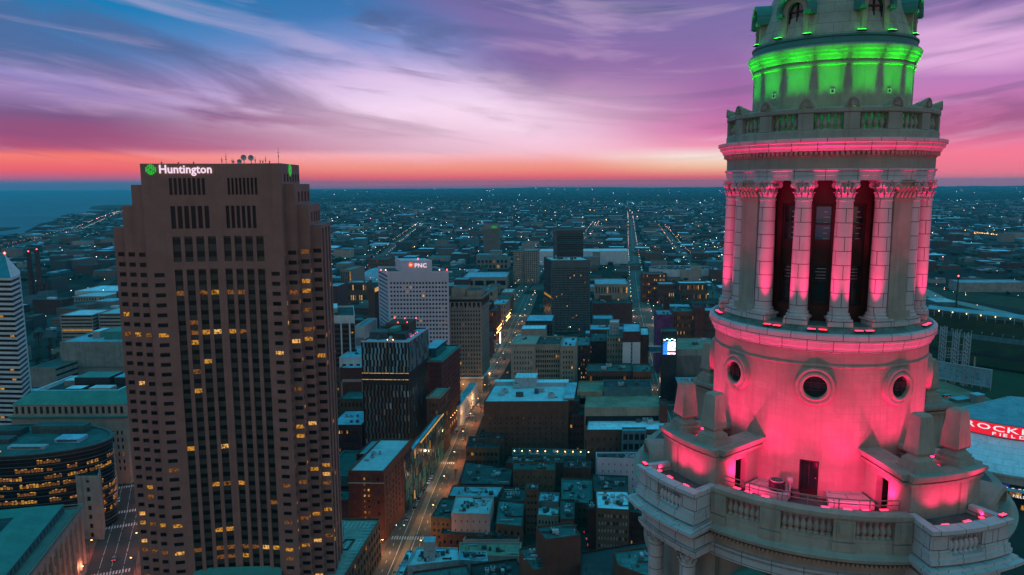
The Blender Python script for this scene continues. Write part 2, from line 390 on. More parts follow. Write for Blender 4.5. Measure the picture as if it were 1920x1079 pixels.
def arcbox(mb,r0,r1,t0,t1,z0,z1,step=3.0):
    n=max(1,int(math.ceil((t1-t0)/step)))
    for i in range(n):
        a=t0+(t1-t0)*i/n; b=t0+(t1-t0)*(i+1)/n
        mb.face([P3(r1,a,z0),P3(r1,b,z0),P3(r1,b,z1),P3(r1,a,z1)],[(R_(a)*r1,z0),(R_(b)*r1,z0),(R_(b)*r1,z1),(R_(a)*r1,z1)])
        mb.face([P3(r0,b,z0),P3(r0,a,z0),P3(r0,a,z1),P3(r0,b,z1)])
        mb.face([P3(r1,a,z1),P3(r1,b,z1),P3(r0,b,z1),P3(r0,a,z1)],[(R_(a)*r1,.3),(R_(b)*r1,.3),(R_(b)*r1,.4),(R_(a)*r1,.4)]); mb.face([P3(r0,a,z0),P3(r0,b,z0),P3(r1,b,z0),P3(r1,a,z0)])
    mb.face([P3(r0,t0,z0),P3(r1,t0,z0),P3(r1,t0,z1),P3(r0,t0,z1)]); mb.face([P3(r1,t1,z0),P3(r0,t1,z0),P3(r0,t1,z1),P3(r1,t1,z1)])
    return mb
def rad(deg): return R_(deg)
# --- lower body under the terrace
b=MB().use('tower_plain'); b.lathe([(9.0,0),(9.0,170.9)],n=72); tpart(b,'shaft',35)
b=MB().use('terracotta_glaze'); b.lathe([(9.55,170.7),(9.75,170.75),(9.75,171.15),(9.6,171.2),(9.6,171.3),(9.85,171.34),(9.85,171.44),(9.0,171.5)],n=96); tpart(b,'architrave',30)
b=MB().use('tower_stone'); b.lathe([(9.0,170.6),(9.62,171.4),(9.62,171.95),(9.9,172.0),(9.9,172.18),(10.3,172.3),(10.42,172.36),(10.45,172.52),(10.3,172.6),(10.12,172.72),(10.02,173.2),(9.55,173.2),(9.55,173.42),(5.7,173.42)],n=96); tpart(b,'terrace_cornice',30)
b=MB().use('tower_stone')
for k in range(150):
    t=-90+k*1.2
    if -27<t<27: b.box(*P3(10.0,t,0)[:2],171.98,.10,.22,.16,rad(t))
tpart(b,'dentil_course')
b=MB().use('terrace_floor'); b.lathe([(9.4,173.44),(5.7,173.44)],n=72); tpart(b,'terrace_deck')
for t_ in (-26,8): b=MB().use('terracotta_white'); b.lathe([(7.15,173.44),(7.15,173.85),(7.05,173.9),(5.7,173.9)],t0=R_(t_),t1=R_(t_+18),n=12,endcaps=True); tpart(b,'plinth_step')
# balustrade on the front arc
b=MB().use('tower_plain')
arcbox(b,9.55,10.06,-27,27,174.26,174.36,2); arcbox(b,9.5,10.14,-27,27,174.36,174.56,2); arcbox(b,9.62,10.04,-27,27,173.2,173.36,2)
for a,c in ((-27,-22.2),(-12.2,-6.7),(6.7,12.2),(22.2,27)):
    arcbox(b,9.5,10.1,a,c,173.2,174.26); arcbox(b,9.45,10.16,a-.2,c+.2,172.72,173.16); arcbox(b,10.1,10.13,a+.8,c-.8,173.46,174.14); arcbox(b,10.13,10.16,a+1.4,c-1.4,173.6,174.0)
tpart(b,'parapet')
bal=MB().use('tower_plain'); bal.lathe([(.13,0),(.13,.06),(.07,.10),(.135,.28),(.145,.38),(.10,.52),(.062,.62),(.062,.70),(.10,.76),(.075,.80),(.13,.84),(.13,.9)],n=12)
def bal_mesh(matn,h,w=1.0):
    q=MB().use(matn); k=h/.9; q.lathe([(r*w,z*k) for r,z in [(.13,0),(.13,.06),(.07,.10),(.135,.28),(.145,.38),(.10,.52),(.062,.62),(.062,.70),(.10,.76),(.075,.80),(.13,.84),(.13,.9)]],n=12); return q
def scatter_bal(mb,name,pts):
    o=mb.build(name,tower,P3(*pts[0][:2],pts[0][2])); smooth_weld(o,40)
    for r,t,z in pts[1:]: link(o.data,name,tower,P3(r,t,z))
pts=[]
for a,c,n in ((-22.2,-12.2,6),(-6.7,6.7,8),(12.2,22.2,6)):
    for i in range(n): pts.append((9.82,a+(c-a)*(i+.5)/n,173.36))
scatter_bal(bal_mesh('tower_plain',.9,1.05),'baluster',pts)
# bastions: glazed white balconies at the diagonals
def bastion(s):
    lo,hi=(27.3,50.0); T=lambda a,c:(min(s*a,s*c),max(s*a,s*c))
    q=MB().use('terracotta_white')
    t0,t1=T(lo,hi)
    arcbox(q,9.0,11.25,t0,t1,171.9,173.2,2); arcbox(q,9.0,10.86,t0+.1,t1-.1,173.2,174.02,2)
    arcbox(q,8.9,11.55,t0-.3,t1+.3,172.9,173.1,2); arcbox(q,8.9,11.42,t0-.2,t1+.2,173.1,173.24,2)
    arcbox(q,8.9,11.35,t0,t1,172.0,172.3,2); arcbox(q,8.9,11.85,t0-1.2,t1+1.2,172.34,172.5,2); arcbox(q,8.9,12.05,t0-1.6,t1+1.6,172.5,172.66,2); arcbox(q,8.9,11.75,t0-1.0,t1+1.0,172.66,172.78,2)
    arcbox(q,8.9,11.18,t0+.2,t1-.2,171.45,172.0,2); arcbox(q,8.9,11.35,t0-.2,t1+.2,171.2,171.42,2); arcbox(q,8.9,11.2,t0,t1,170.95,171.2,2)
    # walls, piers and rail of the balcony
    for a,c in ((lo,lo+4.8),(41.2,46.2),(46.2,hi)):
        x,y=T(a,c)
        if a<46: arcbox(q,10.85,11.3,x,y,173.2,174.2,2); arcbox(q,11.3,11.33,x+.7,y-.7,173.4,174.05); arcbox(q,10.8,11.42,x-.3,y+.3,173.2,173.4)
    x,y=T(46.2,hi); arcbox(q,10.85,11.36,x,y,173.2,174.2,2); arcbox(q,10.8,11.46,x-.2,y+.2,172.8,173.3)
    x,y=T(lo,lo+1.6); arcbox(q,9.5,10.9,x,y,173.2,174.2); x,y=T(hi-1.5,hi); arcbox(q,9.5,10.9,x,y,173.2,174.2)
    arcbox(q,10.92,11.42,t0-.2,t1+.2,174.2,174.3,2); arcbox(q,10.88,11.5,t0-.3,t1+.3,174.3,174.5,2)
    x,y=T(lo-.3,lo+2.0); arcbox(q,9.6,10.9,x,y,174.2,174.5); x,y=T(hi-1.8,hi+.3); arcbox(q,9.6,10.9,x,y,174.2,174.5)
    tpart(q,'balcony')
    q=MB().use('terrace_floor'); x,y=T(lo+1.5,hi-1.4); arcbox(q,9.45,10.84,x,y,174.03,174.06,2); tpart(q,'balcony_floor')
    q=MB().use('terracotta_white')
    k=int((hi-lo)/1.0)
    for i in range(k):
        t=s*(lo+.4+i*1.0); q.box(*P3(11.5,t,0)[:2],172.16,.10,.3,.17,rad(t))
    tpart(q,'dentil_course')
    pts=[(11.08,s*(32.4+ (41.0-32.4)*(i+.5)/6),173.2) for i in range(6)]
    scatter_bal(bal_mesh('terracotta_white',1.0,1.0),'baluster',pts)
for s in (-1,1): bastion(s)
# columns that carry the balconies
def capital_mesh(mb,z,rb,rt,h,wide):
    """leafy capital: bell, two rows of curling leaves, four corner scrolls, slab"""
    mb.use('terracotta_white',True); mb.lathe([(rb,z),(rb*1.08,z+.04*h),(rb*.97,z+.1*h),(rb*1.0,z+.6*h),(rt*.9,z+.86*h)],n=20)
    mb.use('terracotta_white')
    for row,(zz,hh,rr,n) in enumerate(((z+.08*h,.34*h,rb*1.02,10),(z+.34*h,.36*h,rb*1.05,10))):
        for i in range(n):
            a=2*PI*(i+.5*row)/n; ca,sa=math.cos(a),math.sin(a); w=rr*.26
            pts=[(rr,zz,w),(rr*1.12,zz+hh*.6,w*1.1),(rr*1.34,zz+hh*.95,w*.9),(rr*1.42,zz+hh*.8,w*.35)]
            for (r0,z0,w0),(r1,z1,w1) in zip(pts,pts[1:]):
                mb.face([(r0*ca+w0*sa,r0*sa-w0*ca,z0),(r0*ca-w0*sa,r0*sa+w0*ca,z0),(r1*ca-w1*sa,r1*sa+w1*ca,z1),(r1*ca+w1*sa,r1*sa-w1*ca,z1)])
    for i in range(4):
        a=PI/4+i*PI/2; c=Vector((math.cos(a),math.sin(a),0)); t=Vector((-math.sin(a),math.cos(a),0))
        ctr=c*(rb*1.42)+Vector((0,0,z+.74*h))
        for sgn in (-1,1):
            p=ctr+t*(sgn*rb*.16); mb.cone(tuple(p-t*rb*.12),tuple(p+t*rb*.12),h*.15,h*.15,9)
        mb.beam(tuple(c*rb*.9+Vector((0,0,z+.5*h))),tuple(c*rb*1.4+Vector((0,0,z+.86*h))),rb*.2)
        a2=i*PI/2; mb.cone((math.cos(a2)*rb*1.0,math.sin(a2)*rb*1.0,z+.84*h),(math.cos(a2)*rb*1.28,math.sin(a2)*rb*1.28,z+.84*h),h*.10,h*.06,8)
    mb.box(0,0,z+.88*h,wide*2,wide*2,.07*h); mb.box(0,0,z+.95*h,wide*2.1,wide*2.1,.05*h)
    return mb
def make_column(r,th,z0,z1,capz,rb,rt):
    e=MB().use('terracotta_white',True)
    sh=[(rb*1.0,z0)]+[(rb-(rb-rt)*((i/8)**1.6),z0+(z1-z0)*i/8) for i in range(1,9)]
    e.lathe(sh,n=28)
    col=e.build('column',tower,P3(r,th,0),rad(th)); smooth_weld(col,40)
    q=MB(); capital_mesh(q,z1,rt,rt*1.25,capz-z1,rt*1.3); c2=q.build('capital',col); 
    return col,c2
colp,capp=make_column(10.35,33.5,150,170.0,171.0,.46,.42)
def copy_col(src,cap,r,th,extra=()):
    o=src.copy(); C.objects.link(o); o.location=P3(r,th,0); o.rotation_euler.z=rad(th)
    for ch in (cap,)+tuple(extra):
        c=ch.copy(); C.objects.link(c); c.parent=o
for th in (48.5,-33.5,-48.5): copy_col(colp,capp,10.35,th)
b=MB().use('tower_plain')
for s in (-1,1):
    arcbox(b,8.5,9.4,*sorted((s*27.6,s*62)),150,171.2)
tpart(b,'pier')
# dark opening and hood seen below the front arc
b=MB().use('copper_green'); 
for (t,rr) in ((-13.5,1.35),):
    n=20
    def hp(a,r,d): return P3(9.62+d,t+math.degrees(r*math.cos(a)/9.7),169.35+r*math.sin(a))
    for i in range(n):
        a=PI*i/n; c=PI*(i+1)/n
        for (r0,d0),(r1,d1) in (((rr*.80,.15),(rr*.80,.75)),((rr*.80,.75),(rr,.80)),((rr,.80),(rr*1.04,.10))):
            b.face([hp(a,r0,d0),hp(c,r0,d0),hp(c,r1,d1),hp(a,r1,d1)])
tpart(b,'arched_hood')
b=MB().use('glass_blue'); b.face([hp(PI*i/16,rr*.82,.35) for i in range(17)]); tpart(b,'fanlight')
b=MB().use('copper_green')
for i in range(1,12):
    a=PI*i/12; b.beam(hp(a,rr*.84,.78),hp(a,rr*1.0,.86),.07)
tpart(b,'hood_rib')
# --- drum with its round windows and door
b=MB().use('tower_stone')
ringwall(b,5.75,-180,180,173.4,181.3,[(-5.1,4.5,173.44,175.45)],.35,4.0)
b.lathe([(5.75,181.3)]+[(5.75,181.3)],n=4)
drum=tpart(b,'drum')
b=MB().use('tower_plain'); b.lathe([(5.755,180.50),(5.80,180.53),(5.80,180.60),(5.755,180.66)],n=96); tpart(b,'string_course',30)
b=MB().use('terracotta_white'); b.lathe([(5.72,181.28),(5.86,181.34),(5.86,181.48),(5.97,181.58),(6.02,181.8),(6.10,181.86),(6.10,182.22),(6.02,182.30),(5.86,182.32)],n=120); tpart(b,'ledge_cornice',30)
b=MB().use('tower_green_roof'); b.lathe([(5.90,182.31),(5.84,182.36),(5.62,182.44),(5.56,182.62),(4.3,182.66)],n=96); tpart(b,'ledge_roof',30)
# door
b=MB().use('frame_dark'); 
for a,c,z0,z1 in ((-5.1,-4.5,173.44,175.45),(3.9,4.5,173.44,175.45),(-4.5,3.9,175.3,175.45),(-4.5,3.9,173.44,173.75),(-.5,0,173.75,175.3)): arcbox(b,5.38,5.52,a,c,z0,z1)
door=tpart(b,'door')
b=MB().use('glass_tower'); arcbox(b,5.40,5.44,-4.5,3.9,173.75,175.3); b.build('door_glass',door)
b=MB().use('rail_metal'); b.cone(P3(5.53,3.2,174.45),P3(5.62,3.2,174.45),.03,.03); b.build('handle',door)
def oculus(th,z,ro=1.0):
    e=MB().use('tower_plain')
    n=36; prof=[(.58,.0),(.58,.22),(.66,.26),(.74,.24),(.78,.16),(.86,.20),(.95,.20),(1.0,.12),(1.02,-.12)]
    fr=Vector(P3(1,th,0)); tv=Vector((math.cos(R_(th)),math.sin(R_(th)),0)); ctr=Vector(P3(5.72,th,z))
    for i in range(n):
        a=2*PI*i/n; c=2*PI*(i+1)/n
        for (r0,d0),(r1,d1) in zip(prof,prof[1:]):
            f=lambda an,r,d: tuple(ctr+tv*(r*ro*math.cos(an))+Vector((0,0,r*ro*math.sin(an)))+fr*(d+.03))
            e.face([f(a,r0,d0),f(a,r1,d1),f(c,r1,d1),f(c,r0,d0)])
    w=tpart(e,'round_window',35)
    e=MB().use('glass_tower'); e.face([tuple(ctr+tv*(.6*math.cos(2*PI*i/n))+Vector((0,0,.6*math.sin(2*PI*i/n)))+fr*.06) for i in range(n)]); e.build('glass',w)
    e=MB().use('frame_dark')
    for k in (-.2,.2):
        h=math.sqrt(.56**2-k*k); e.beam(tuple(ctr+tv*k+Vector((0,0,-h))+fr*.09),tuple(ctr+tv*k+Vector((0,0,h))+fr*.09),.03); e.beam(tuple(ctr-tv*h+Vector((0,0,k))+fr*.09),tuple(ctr+tv*h+Vector((0,0,k))+fr*.09),.03)
    e.build('glazing_bar',w)
for th in (0.5,-44.3,44.0,90,-90): oculus(th,179.48)
# --- corner blocks with obelisks
def block(s,lo=28.2,hi=54.5):
    T=lambda a,c:(min(s*a,s*c),max(s*a,s*c))
    q=MB().use('tower_stone'); ZT=176.0
    t0,t1=T(lo,hi)
    # outer wall with pilaster strips
    arcbox(q,9.0,9.42,t0,t1,173.4,ZT,2); 
    for a,c in ((lo,lo+3.4),(hi-9,hi)): x,y=T(a,c); arcbox(q,9.3,9.50,x,y,173.4,ZT)
    # radial walls, the inner-facing one with a doorway
    def radial(th,ra,rb,z0,z1,w=.36):
        a=Vector(P3(ra,th,0)); c=Vector(P3(rb,th,0)); d=(c-a).normalized(); nn=Vector((-d.y,d.x,0))*w/2
        q.prism([tuple((a-nn)[:2]),tuple((c-nn)[:2]),tuple((c+nn)[:2]),tuple((a+nn)[:2])],z0,z1)
    th=s*(lo+1.2)
    radial(th,5.6,6.75,173.4,ZT); radial(th,7.75,9.2,173.4,ZT); radial(th,6.7,7.8,175.3,ZT)
    radial(s*(hi-1.2),5.6,9.2,173.4,ZT)
    tpart(q,'corner_block')
    q=MB().use('tower_plain')
    for r1,z0,z1 in ((9.58,175.72,175.86),(9.66,175.98,176.12),(9.78,176.12,176.3)): 
        arcbox(q,8.75,r1,t0-.5,t1+.5,z0,z1,2)
        for thx in (th,s*(hi-1.2)):
            a=Vector(P3(5.6,thx,0)); c=Vector(P3(9.3,thx,0)); d=(c-a).normalized(); nn=Vector((-d.y,d.x,0))*(.3+(r1-9.4)*.9)
            q.prism([tuple((a-nn)[:2]),tuple((c-nn)[:2]),tuple((c+nn)[:2]),tuple((a+nn)[:2])],z0,z1-.01)
    tpart(q,'block_cornice')
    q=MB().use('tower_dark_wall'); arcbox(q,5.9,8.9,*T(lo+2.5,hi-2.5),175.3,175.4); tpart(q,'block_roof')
for s in (-1,1):
    block(s); block(s,125.5,151.8)
def make_obelisk(r,th):
    q=MB().use('tower_plain')
    w=1.22
    q.box(0,0,0,w*1.12,w*1.12,.22); q.box(0,0,.22,w,w,.24); q.box(0,0,.46,w*.86,w*.86,.16)
    # waisted neck
    q.box(0,0,.62,w*.80,w*.80,.20,0,.66); q.box(0,0,.82,w*.54,w*.54,.10,0,1.15)
    o=q.build('pedestal',tower,P3(r,th,176.15),rad(th))
    q=MB().use('tower_plain'); q.box(0,0,.92,.86,.86,.10,0,1.12); q.box(0,0,1.02,.97,.97,1.75,0,.70); q.box(0,0,2.77,.68,.68,.10,0,.75)
    q.build('obelisk',o); return o
ob=make_obelisk(8.62,34.0)
for r,th in ((8.6,49.5),(8.62,-34.0),(8.6,-49.5),(8.6,130.5),(8.6,-128.5),(8.6,-146),(8.6,146)):
    o=ob.copy(); C.objects.link(o); o.location=P3(r,th,176.15); o.rotation_euler.z=rad(th)
    for ch in ob.children: c=ch.copy(); C.objects.link(c); c.parent=o
# rounded side pediments behind the blocks
for s in (-1,1):
    q=MB().use('tower_stone',True)
    for k in range(24):
        a=PI*k/24; c=PI*(k+1)/24
        def sp(an,rr,dr): return P3(dr,s*(68-math.degrees(rr*math.cos(an)/9.5)),172.6+rr*.86*math.sin(an))
        for (r0,d0),(r1,d1) in (((2.3,8.6),(2.3,9.8)),((2.3,9.8),(2.0,9.85)),((2.0,9.85),(2.0,9.5)),((2.0,9.5),(0.01,9.5))):
            q.face([sp(a,r0,d0),sp(c,r0,d0),sp(c,r1,d1),sp(a,r1,d1)])
    tpart(q,'arched_pediment',35)
    q=MB().use('tower_plain'); arcbox(q,8.8,9.75,*sorted((s*56,s*124)),168,172.6); tpart(q,'side_bay')
# --- colonnade level
for k in range(16):
    b=MB().use('terracotta_white'); t=11.25+22.5*k; arcbox(b,4.5,5.62,t-6.2,t+6.2,182.62,182.86); tpart(b,'colonnade_plinth')
for k in range(4): b=MB().use('terracotta_white'); t=45+90*k; arcbox(b,4.3,5.66,t-4.9,t+4.9,182.62,182.868); tpart(b,'pilaster_plinth')
def col_up():
    e=MB().use('terracotta_white',True); Rb,Rt=.455,.40; z0,z1=183.28,189.05
    e.lathe([(Rb-(Rb-Rt)*((i/8)**1.7),z0+(z1-z0)*i/8) for i in range(9)],n=32)
    o=e.build('column',tower,P3(5.0,11.25,0),rad(11.25)); smooth_weld(o,40)
    q=MB(); capital_mesh(q,z1,Rt,Rt*1.25,190.05-z1,Rt*1.32); q.use('terracotta_white',True); q.lathe([(Rt,z1-.06),(Rt*1.1,z1-.05),(Rt*1.1,z1+.02),(Rt,z1+.04)],n=24); c=q.build('capital',o)
    q=MB().use('terracotta_white'); q.box(0,0,182.88,1.16,1.16,.12); q.use('terracotta_white',True); q.lathe([(.58,183.0),(.60,183.06),(.58,183.12),(.50,183.14),(.49,183.19),(.53,183.21),(.53,183.26),(.46,183.29)],n=28); d=q.build('column_base',o)
    return o,c,d
co,cc,cd=col_up()
for k in range(1,16): copy_col(co,cc,5.0,11.25+22.5*k,(cd,))
q=MB().use('tower_plain'); q.box(0,0,182.86,1.5,1.7,.5); q.box(0,.05,183.36,1.24,1.4,5.7)
pil=q.build('pilaster',tower,P3(4.62,45,0),rad(45))
q=MB()
q.use('tower_plain'); q.box(0,.05,189.06,1.3,1.46,.95); q.box(0,.05,189.02,1.36,1.52,.08); q.box(0,.03,189.92,1.5,1.62,.10)
for i in range(5):
    x=-.54+i*.27
    q.cone((x,-.66,189.2),(x,-.84,189.45),.10,.04,6); q.cone((x,-.66,189.5),(x,-.88,189.72),.10,.05,6)
for i in range(3):
    for sx in (-1,1): q.cone((sx*.66,-.3+i*.4,189.3),(sx*.84,-.3+i*.4,189.6),.10,.04,6)
for sx in (-1,1): q.cone((sx*.62,-.72,189.72),(sx*.62,-.95,189.72),.15,.15,10)
pc=q.build('pilaster_capital',pil)
for k in (1,2,3):
    o=pil.copy(); C.objects.link(o); o.location=P3(4.62,45+90*k,0); o.rotation_euler.z=rad(45+90*k)
    c=pc.copy(); C.objects.link(c); c.parent=o
holes=[]
for k in range(16):
    t=22.5*k-180
    if k%4 in (0,1,3): holes.append((t-6.0,t+6.0,183.5,188.85))
holes=[h for h in holes if h[0]>-178]+[(174,180,183.5,188.85),(-180,-174,183.5,188.85)]
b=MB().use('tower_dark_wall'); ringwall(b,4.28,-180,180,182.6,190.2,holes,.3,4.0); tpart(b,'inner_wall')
for th in (0,-22.5,22.5,-67.5,67.5,90,-90):
    q=MB().use('frame_dark')
    for a,c,z0,z1 in ((-6,-5.3,183.5,188.85),(5.3,6,183.5,188.85),(-5.3,5.3,188.7,188.85),(-5.3,5.3,183.5,183.64),(-5.3,5.3,187.75,187.83),(-5.3,5.3,184.72,184.8),(-5.3,-4.9,183.6,188.7)): arcbox(q,3.98,4.12,th+a,th+c,z0,z1)
    w=tpart(q,'tall_window')
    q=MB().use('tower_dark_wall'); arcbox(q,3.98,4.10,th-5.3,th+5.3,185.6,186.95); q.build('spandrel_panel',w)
    q=MB().use('glass_blue' if th==0 else 'glass_tower'); arcbox(q,4.0,4.04,th-5.3,th+5.3,186.95,188.7); q.build('glass',w); q=MB().use('glass_tower'); arcbox(q,4.0,4.04,th-5.3,th+5.3,183.64,185.6); q.build('glass',w)
    q=MB().use('rail_metal')
    for i in range(6): z=187.0+i*.28; arcbox(q,4.045,4.06,th+.4,th+4.4-(i%2)*1.4,z,z+.05)
    for i in range(4): z=184.9+i*.17; arcbox(q,4.045,4.06,th-3.5+(i%2),th+4.0,z,z+.035)
    q.build('blind',w)
b=MB().use('terracotta_glaze'); b.lathe([(4.3,190.05),(5.40,190.05),(5.40,190.28),(5.44,190.29),(5.44,190.50),(5.52,190.54),(5.52,190.62),(5.42,190.64)],n=120); tpart(b,'architrave',30)
b=MB().use('tower_stone'); b.lathe([(5.42,190.62),(5.42,191.22),(5.48,191.26),(5.48,191.30),(5.44,191.3)],n=96)
tpart(b,'frieze',30)
b=MB().use('tower_plain')
b.lathe([(5.42,191.28),(5.42,191.5),(5.5,191.52)],n=96)
for k in range(144): t=k*2.5; b.box(*P3(5.50,t,0)[:2],191.31,.14,.20,.19,rad(t))
tpart(b,'dentil_course')
b=MB().use('terracotta_white'); b.lathe([(5.44,191.5),(5.66,191.52),(5.70,191.66),(5.82,191.74),(5.84,191.88),(5.93,191.94),(5.95,192.1),(5.80,192.14),(5.45,192.16)],n=120); tpart(b,'cornice',30)
b=MB().use('tower_plain'); b.lathe([(5.50,192.1),(5.50,192.5),(5.44,192.56),(4.95,192.56)],n=96); b.lathe([(4.95,193.36),(5.44,193.36),(5.50,193.42),(5.50,193.60),(5.44,193.66),(4.95,193.66),(4.95,193.36)],n=96)
for k in range(16):
    t=11.25+22.5*k; 
    arcbox(b,4.98,5.47,t-3.9,t+3.9,192.56,193.36)
tpart(b,'balustrade')
pts=[(5.2,22.5*k+ (i-1.5)*3.55,192.56) for k in range(16) for i in range(4)]
scatter_bal(bal_mesh('tower_plain',.8,1.0),'baluster',pts)
q=MB().use('tower_plain')
# rounded finial block: curved back falling inwards, shell on its face
n=12; prof=[(-.34*math.cos(PI*i/n),.46*math.sin(PI*i/n)) for i in range(n+1)]
fr=[(x,-.12,z) for x,z in prof]; 
for i in range(n):
    (x0,z0),(x1,z1)=prof[i],prof[i+1]
    q.face([(x0,-.12,z0),(x1,-.12,z1),(x1*1.0,.9*1.0,z1*.12),(x0*1.0,.9,z0*.12)][::-1])
q.face([p for p in fr][::-1]); q.face([(x,.9,z*.12) for x,z in prof])
q.use('dome_stone'); q.face([(x*.80,-.13,.02+z*.84) for x,z in prof][::-1])
q.use('tower_plain')
for i in range(7):
    a=PI*(i+.5)/7; q.beam((0,-.15,.06),(-.22*math.cos(a),-.17,.06+.28*math.sin(a)),.045)
for i in range(n):
    (x0,z0),(x1,z1)=prof[i],prof[i+1]; q.beam((x0*.92,-.14,z0*.93),(x1*.92,-.14,z1*.93),.07)
fin=q.build('finial',tower,P3(5.36,11.25,193.66),rad(11.25))
for k in range(1,16): t=11.25+22.5*k; link(fin.data,'finial',tower,P3(5.36,t,193.66),rad(t))
b=MB().use('terrace_floor'); b.lathe([(5.0,192.3),(4.1,192.3)],n=64); tpart(b,'upper_deck')
# --- green drum, its cornice and the dome
b=MB().use('tower_plain',True); b.lathe([(4.12,192.3),(4.12,195.86)],n=96); tpart(b,'upper_drum',30)
b=MB().use('tower_plain'); b.lathe([(4.12,195.84),(4.20,195.88),(4.20,195.98),(4.14,196.02),(4.14,196.10),(4.22,196.16),(4.26,196.34),(4.34,196.40),(4.36,196.52),(4.42,196.58),(4.46,196.78),(4.40,196.86),(4.26,196.90)],n=120); tpart(b,'upper_cornice',30)
b=MB().use('copper_green'); b.lathe([(4.30,196.88),(4.24,196.92),(4.20,197.22),(4.26,197.26),(4.26,197.34),(4.18,197.38),(4.0,197.40)],n=96); tpart(b,'gutter_band',30)
b=MB().use('dome_stone',True); b.lathe([(4.10,197.36),(3.78,198.5),(3.38,199.7),(2.9,200.9),(2.3,202.0),(1.5,202.9),(.8,203.3),(0,203.4)],n=96); tpart(b,'dome',30)
for th in (-27.8,28.6,-76,76,-118,118,-152,152):
    q=MB().use('tower_plain'); w=.72; n=14
    ap=[(-w,197.35),(-w,198.75)]+[(-w*math.cos(PI*i/n),198.75+w*math.sin(PI*i/n)) for i in range(1,n)]+[(w,198.75),(w,197.35)]
    ai=[(-w*.62,197.42),(-w*.62,198.75)]+[(-w*.62*math.cos(PI*i/n),198.75+w*.62*math.sin(PI*i/n)) for i in range(1,n)]+[(w*.62,198.75),(w*.62,197.42)]
    f0,f1=-4.02,-3.85
    for (a,c),(a2,c2) in zip(zip(ap,ap[1:]),zip(ai,ai[1:])): 
        q.face([(a2[0],f0,a2[1]),(c2[0],f0,c2[1]),(c[0],f0,c[1]),(a[0],f0,a[1])]) ; q.face([(a2[0],f0,a2[1]),(a2[0],f0+.3,a2[1]),(c2[0],f0+.3,c2[1]),(c2[0],f0,c2[1])])
        q.face([(a[0],f0,a[1]),(c[0],f0,c[1]),(c[0],-2.2,c[1]),(a[0],-2.2,a[1])])
    d=q.build('dormer',tower,(0,0,0),rad(th))
    q=MB().use('copper_green'); 
    for i in range(n+2):
        a0=PI*(i-1)/n if i else 0; 
    k=16
    for i in range(k):
        a0=-.10+(PI+.20)*i/k; a1=-.10+(PI+.20)*(i+1)/k
        for (r0,y0),(r1,y1) in (((w*.98,-4.06),(w*1.05,-4.22)),((w*1.05,-4.22),(w*1.30,-4.26)),((w*1.30,-4.26),(w*1.34,-2.2))):
            q.face([(r0*math.cos(a0),y0,198.75+r0*math.sin(a0)),(r0*math.cos(a1),y0,198.75+r0*math.sin(a1)),(r1*math.cos(a1),y1,198.75+r1*math.sin(a1)),(r1*math.cos(a0),y1,198.75+r1*math.sin(a0))][::-1])
    for sx in (-1,1): q.box(sx*w*1.08,-3.8,198.52,w*.52,.95,.16)
    hd=q.build('hood',d)
    q=MB().use('glass_teal'); q.face([(x,-3.78,z) for x,z in ai][::-1]); gl=q.build('window',d)
    q=MB().use('frame_dark'); q.box(0,-3.82,197.42,.07,.06,1.9); q.box(0,-3.82,198.7,w*1.2,.06,.08); q.box(-w*.58,-3.82,197.42,.09,.06,1.4); q.box(w*.58,-3.82,197.42,.09,.06,1.4); q.build('glazing_bar',gl)
# terrace railing
q=MB().use('rail_metal')
tt=[-26+52*i/26 for i in range(27)]
for a,c in zip(tt,tt[1:]):
    for z in (174.95,174.72): q.beam(P3(9.2,a,z),P3(9.2,c,z),.045)
for t in [-26+52*i/6 for i in range(7)]: q.beam(P3(9.2,t,173.44),P3(9.2,t,174.97),.05)
tpart(q,'railing')
# small square vents on the upper drum
for t in (-42,1.5,42):
    q=MB().use('panel_white'); arcbox(q,4.12,4.16,t-1.6,t+1.6,194.42,194.66); v=tpart(q,'wall_vent')
    q=MB().use('frame_dark'); arcbox(q,4.16,4.175,t-.8,t+.8,194.48,194.60); q.build('grille',v)
# --- things standing on the tower
def air_unit():
    loc=tower.matrix_basis@Vector(P3(6.62,-13.5,173.46))
    o=empty('condenser_unit',loc,0,'round topped black air conditioning unit beside the terrace door','air conditioner')
    q=MB().use('dark_metal'); q.lathe([(.42,0),(.42,.85),(.38,.9),(0,.9)],n=24); q.build('casing',o)
    q=MB().use('unit_metal'); q.lathe([(.36,.91),(.36,.96),(.30,.96),(.30,.91)],n=24)
    for i in range(8): a=i*PI/4; q.beam((0,0,.95),(.34*math.cos(a),.34*math.sin(a),.95),.02)
    q.build('fan_guard',o)
    loc=tower.matrix_basis@Vector(P3(6.45,-8.2,173.46))
    o=empty('service_pipe',loc,0,'short grey pipe stand with a round valve between air unit and door','pipe')
    q=MB().use('unit_metal'); q.cone((0,0,0),(0,0,.95),.07,.07,8); q.lathe([(0,.85),(.16,.9),(.18,1.05),(.12,1.18),(0,1.2)],n=12); q.build('pipe',o)
    q=MB().use('unit_dark'); q.box(.3,0,0,.35,.3,.45); q.build('meter_box',o)
air_unit()
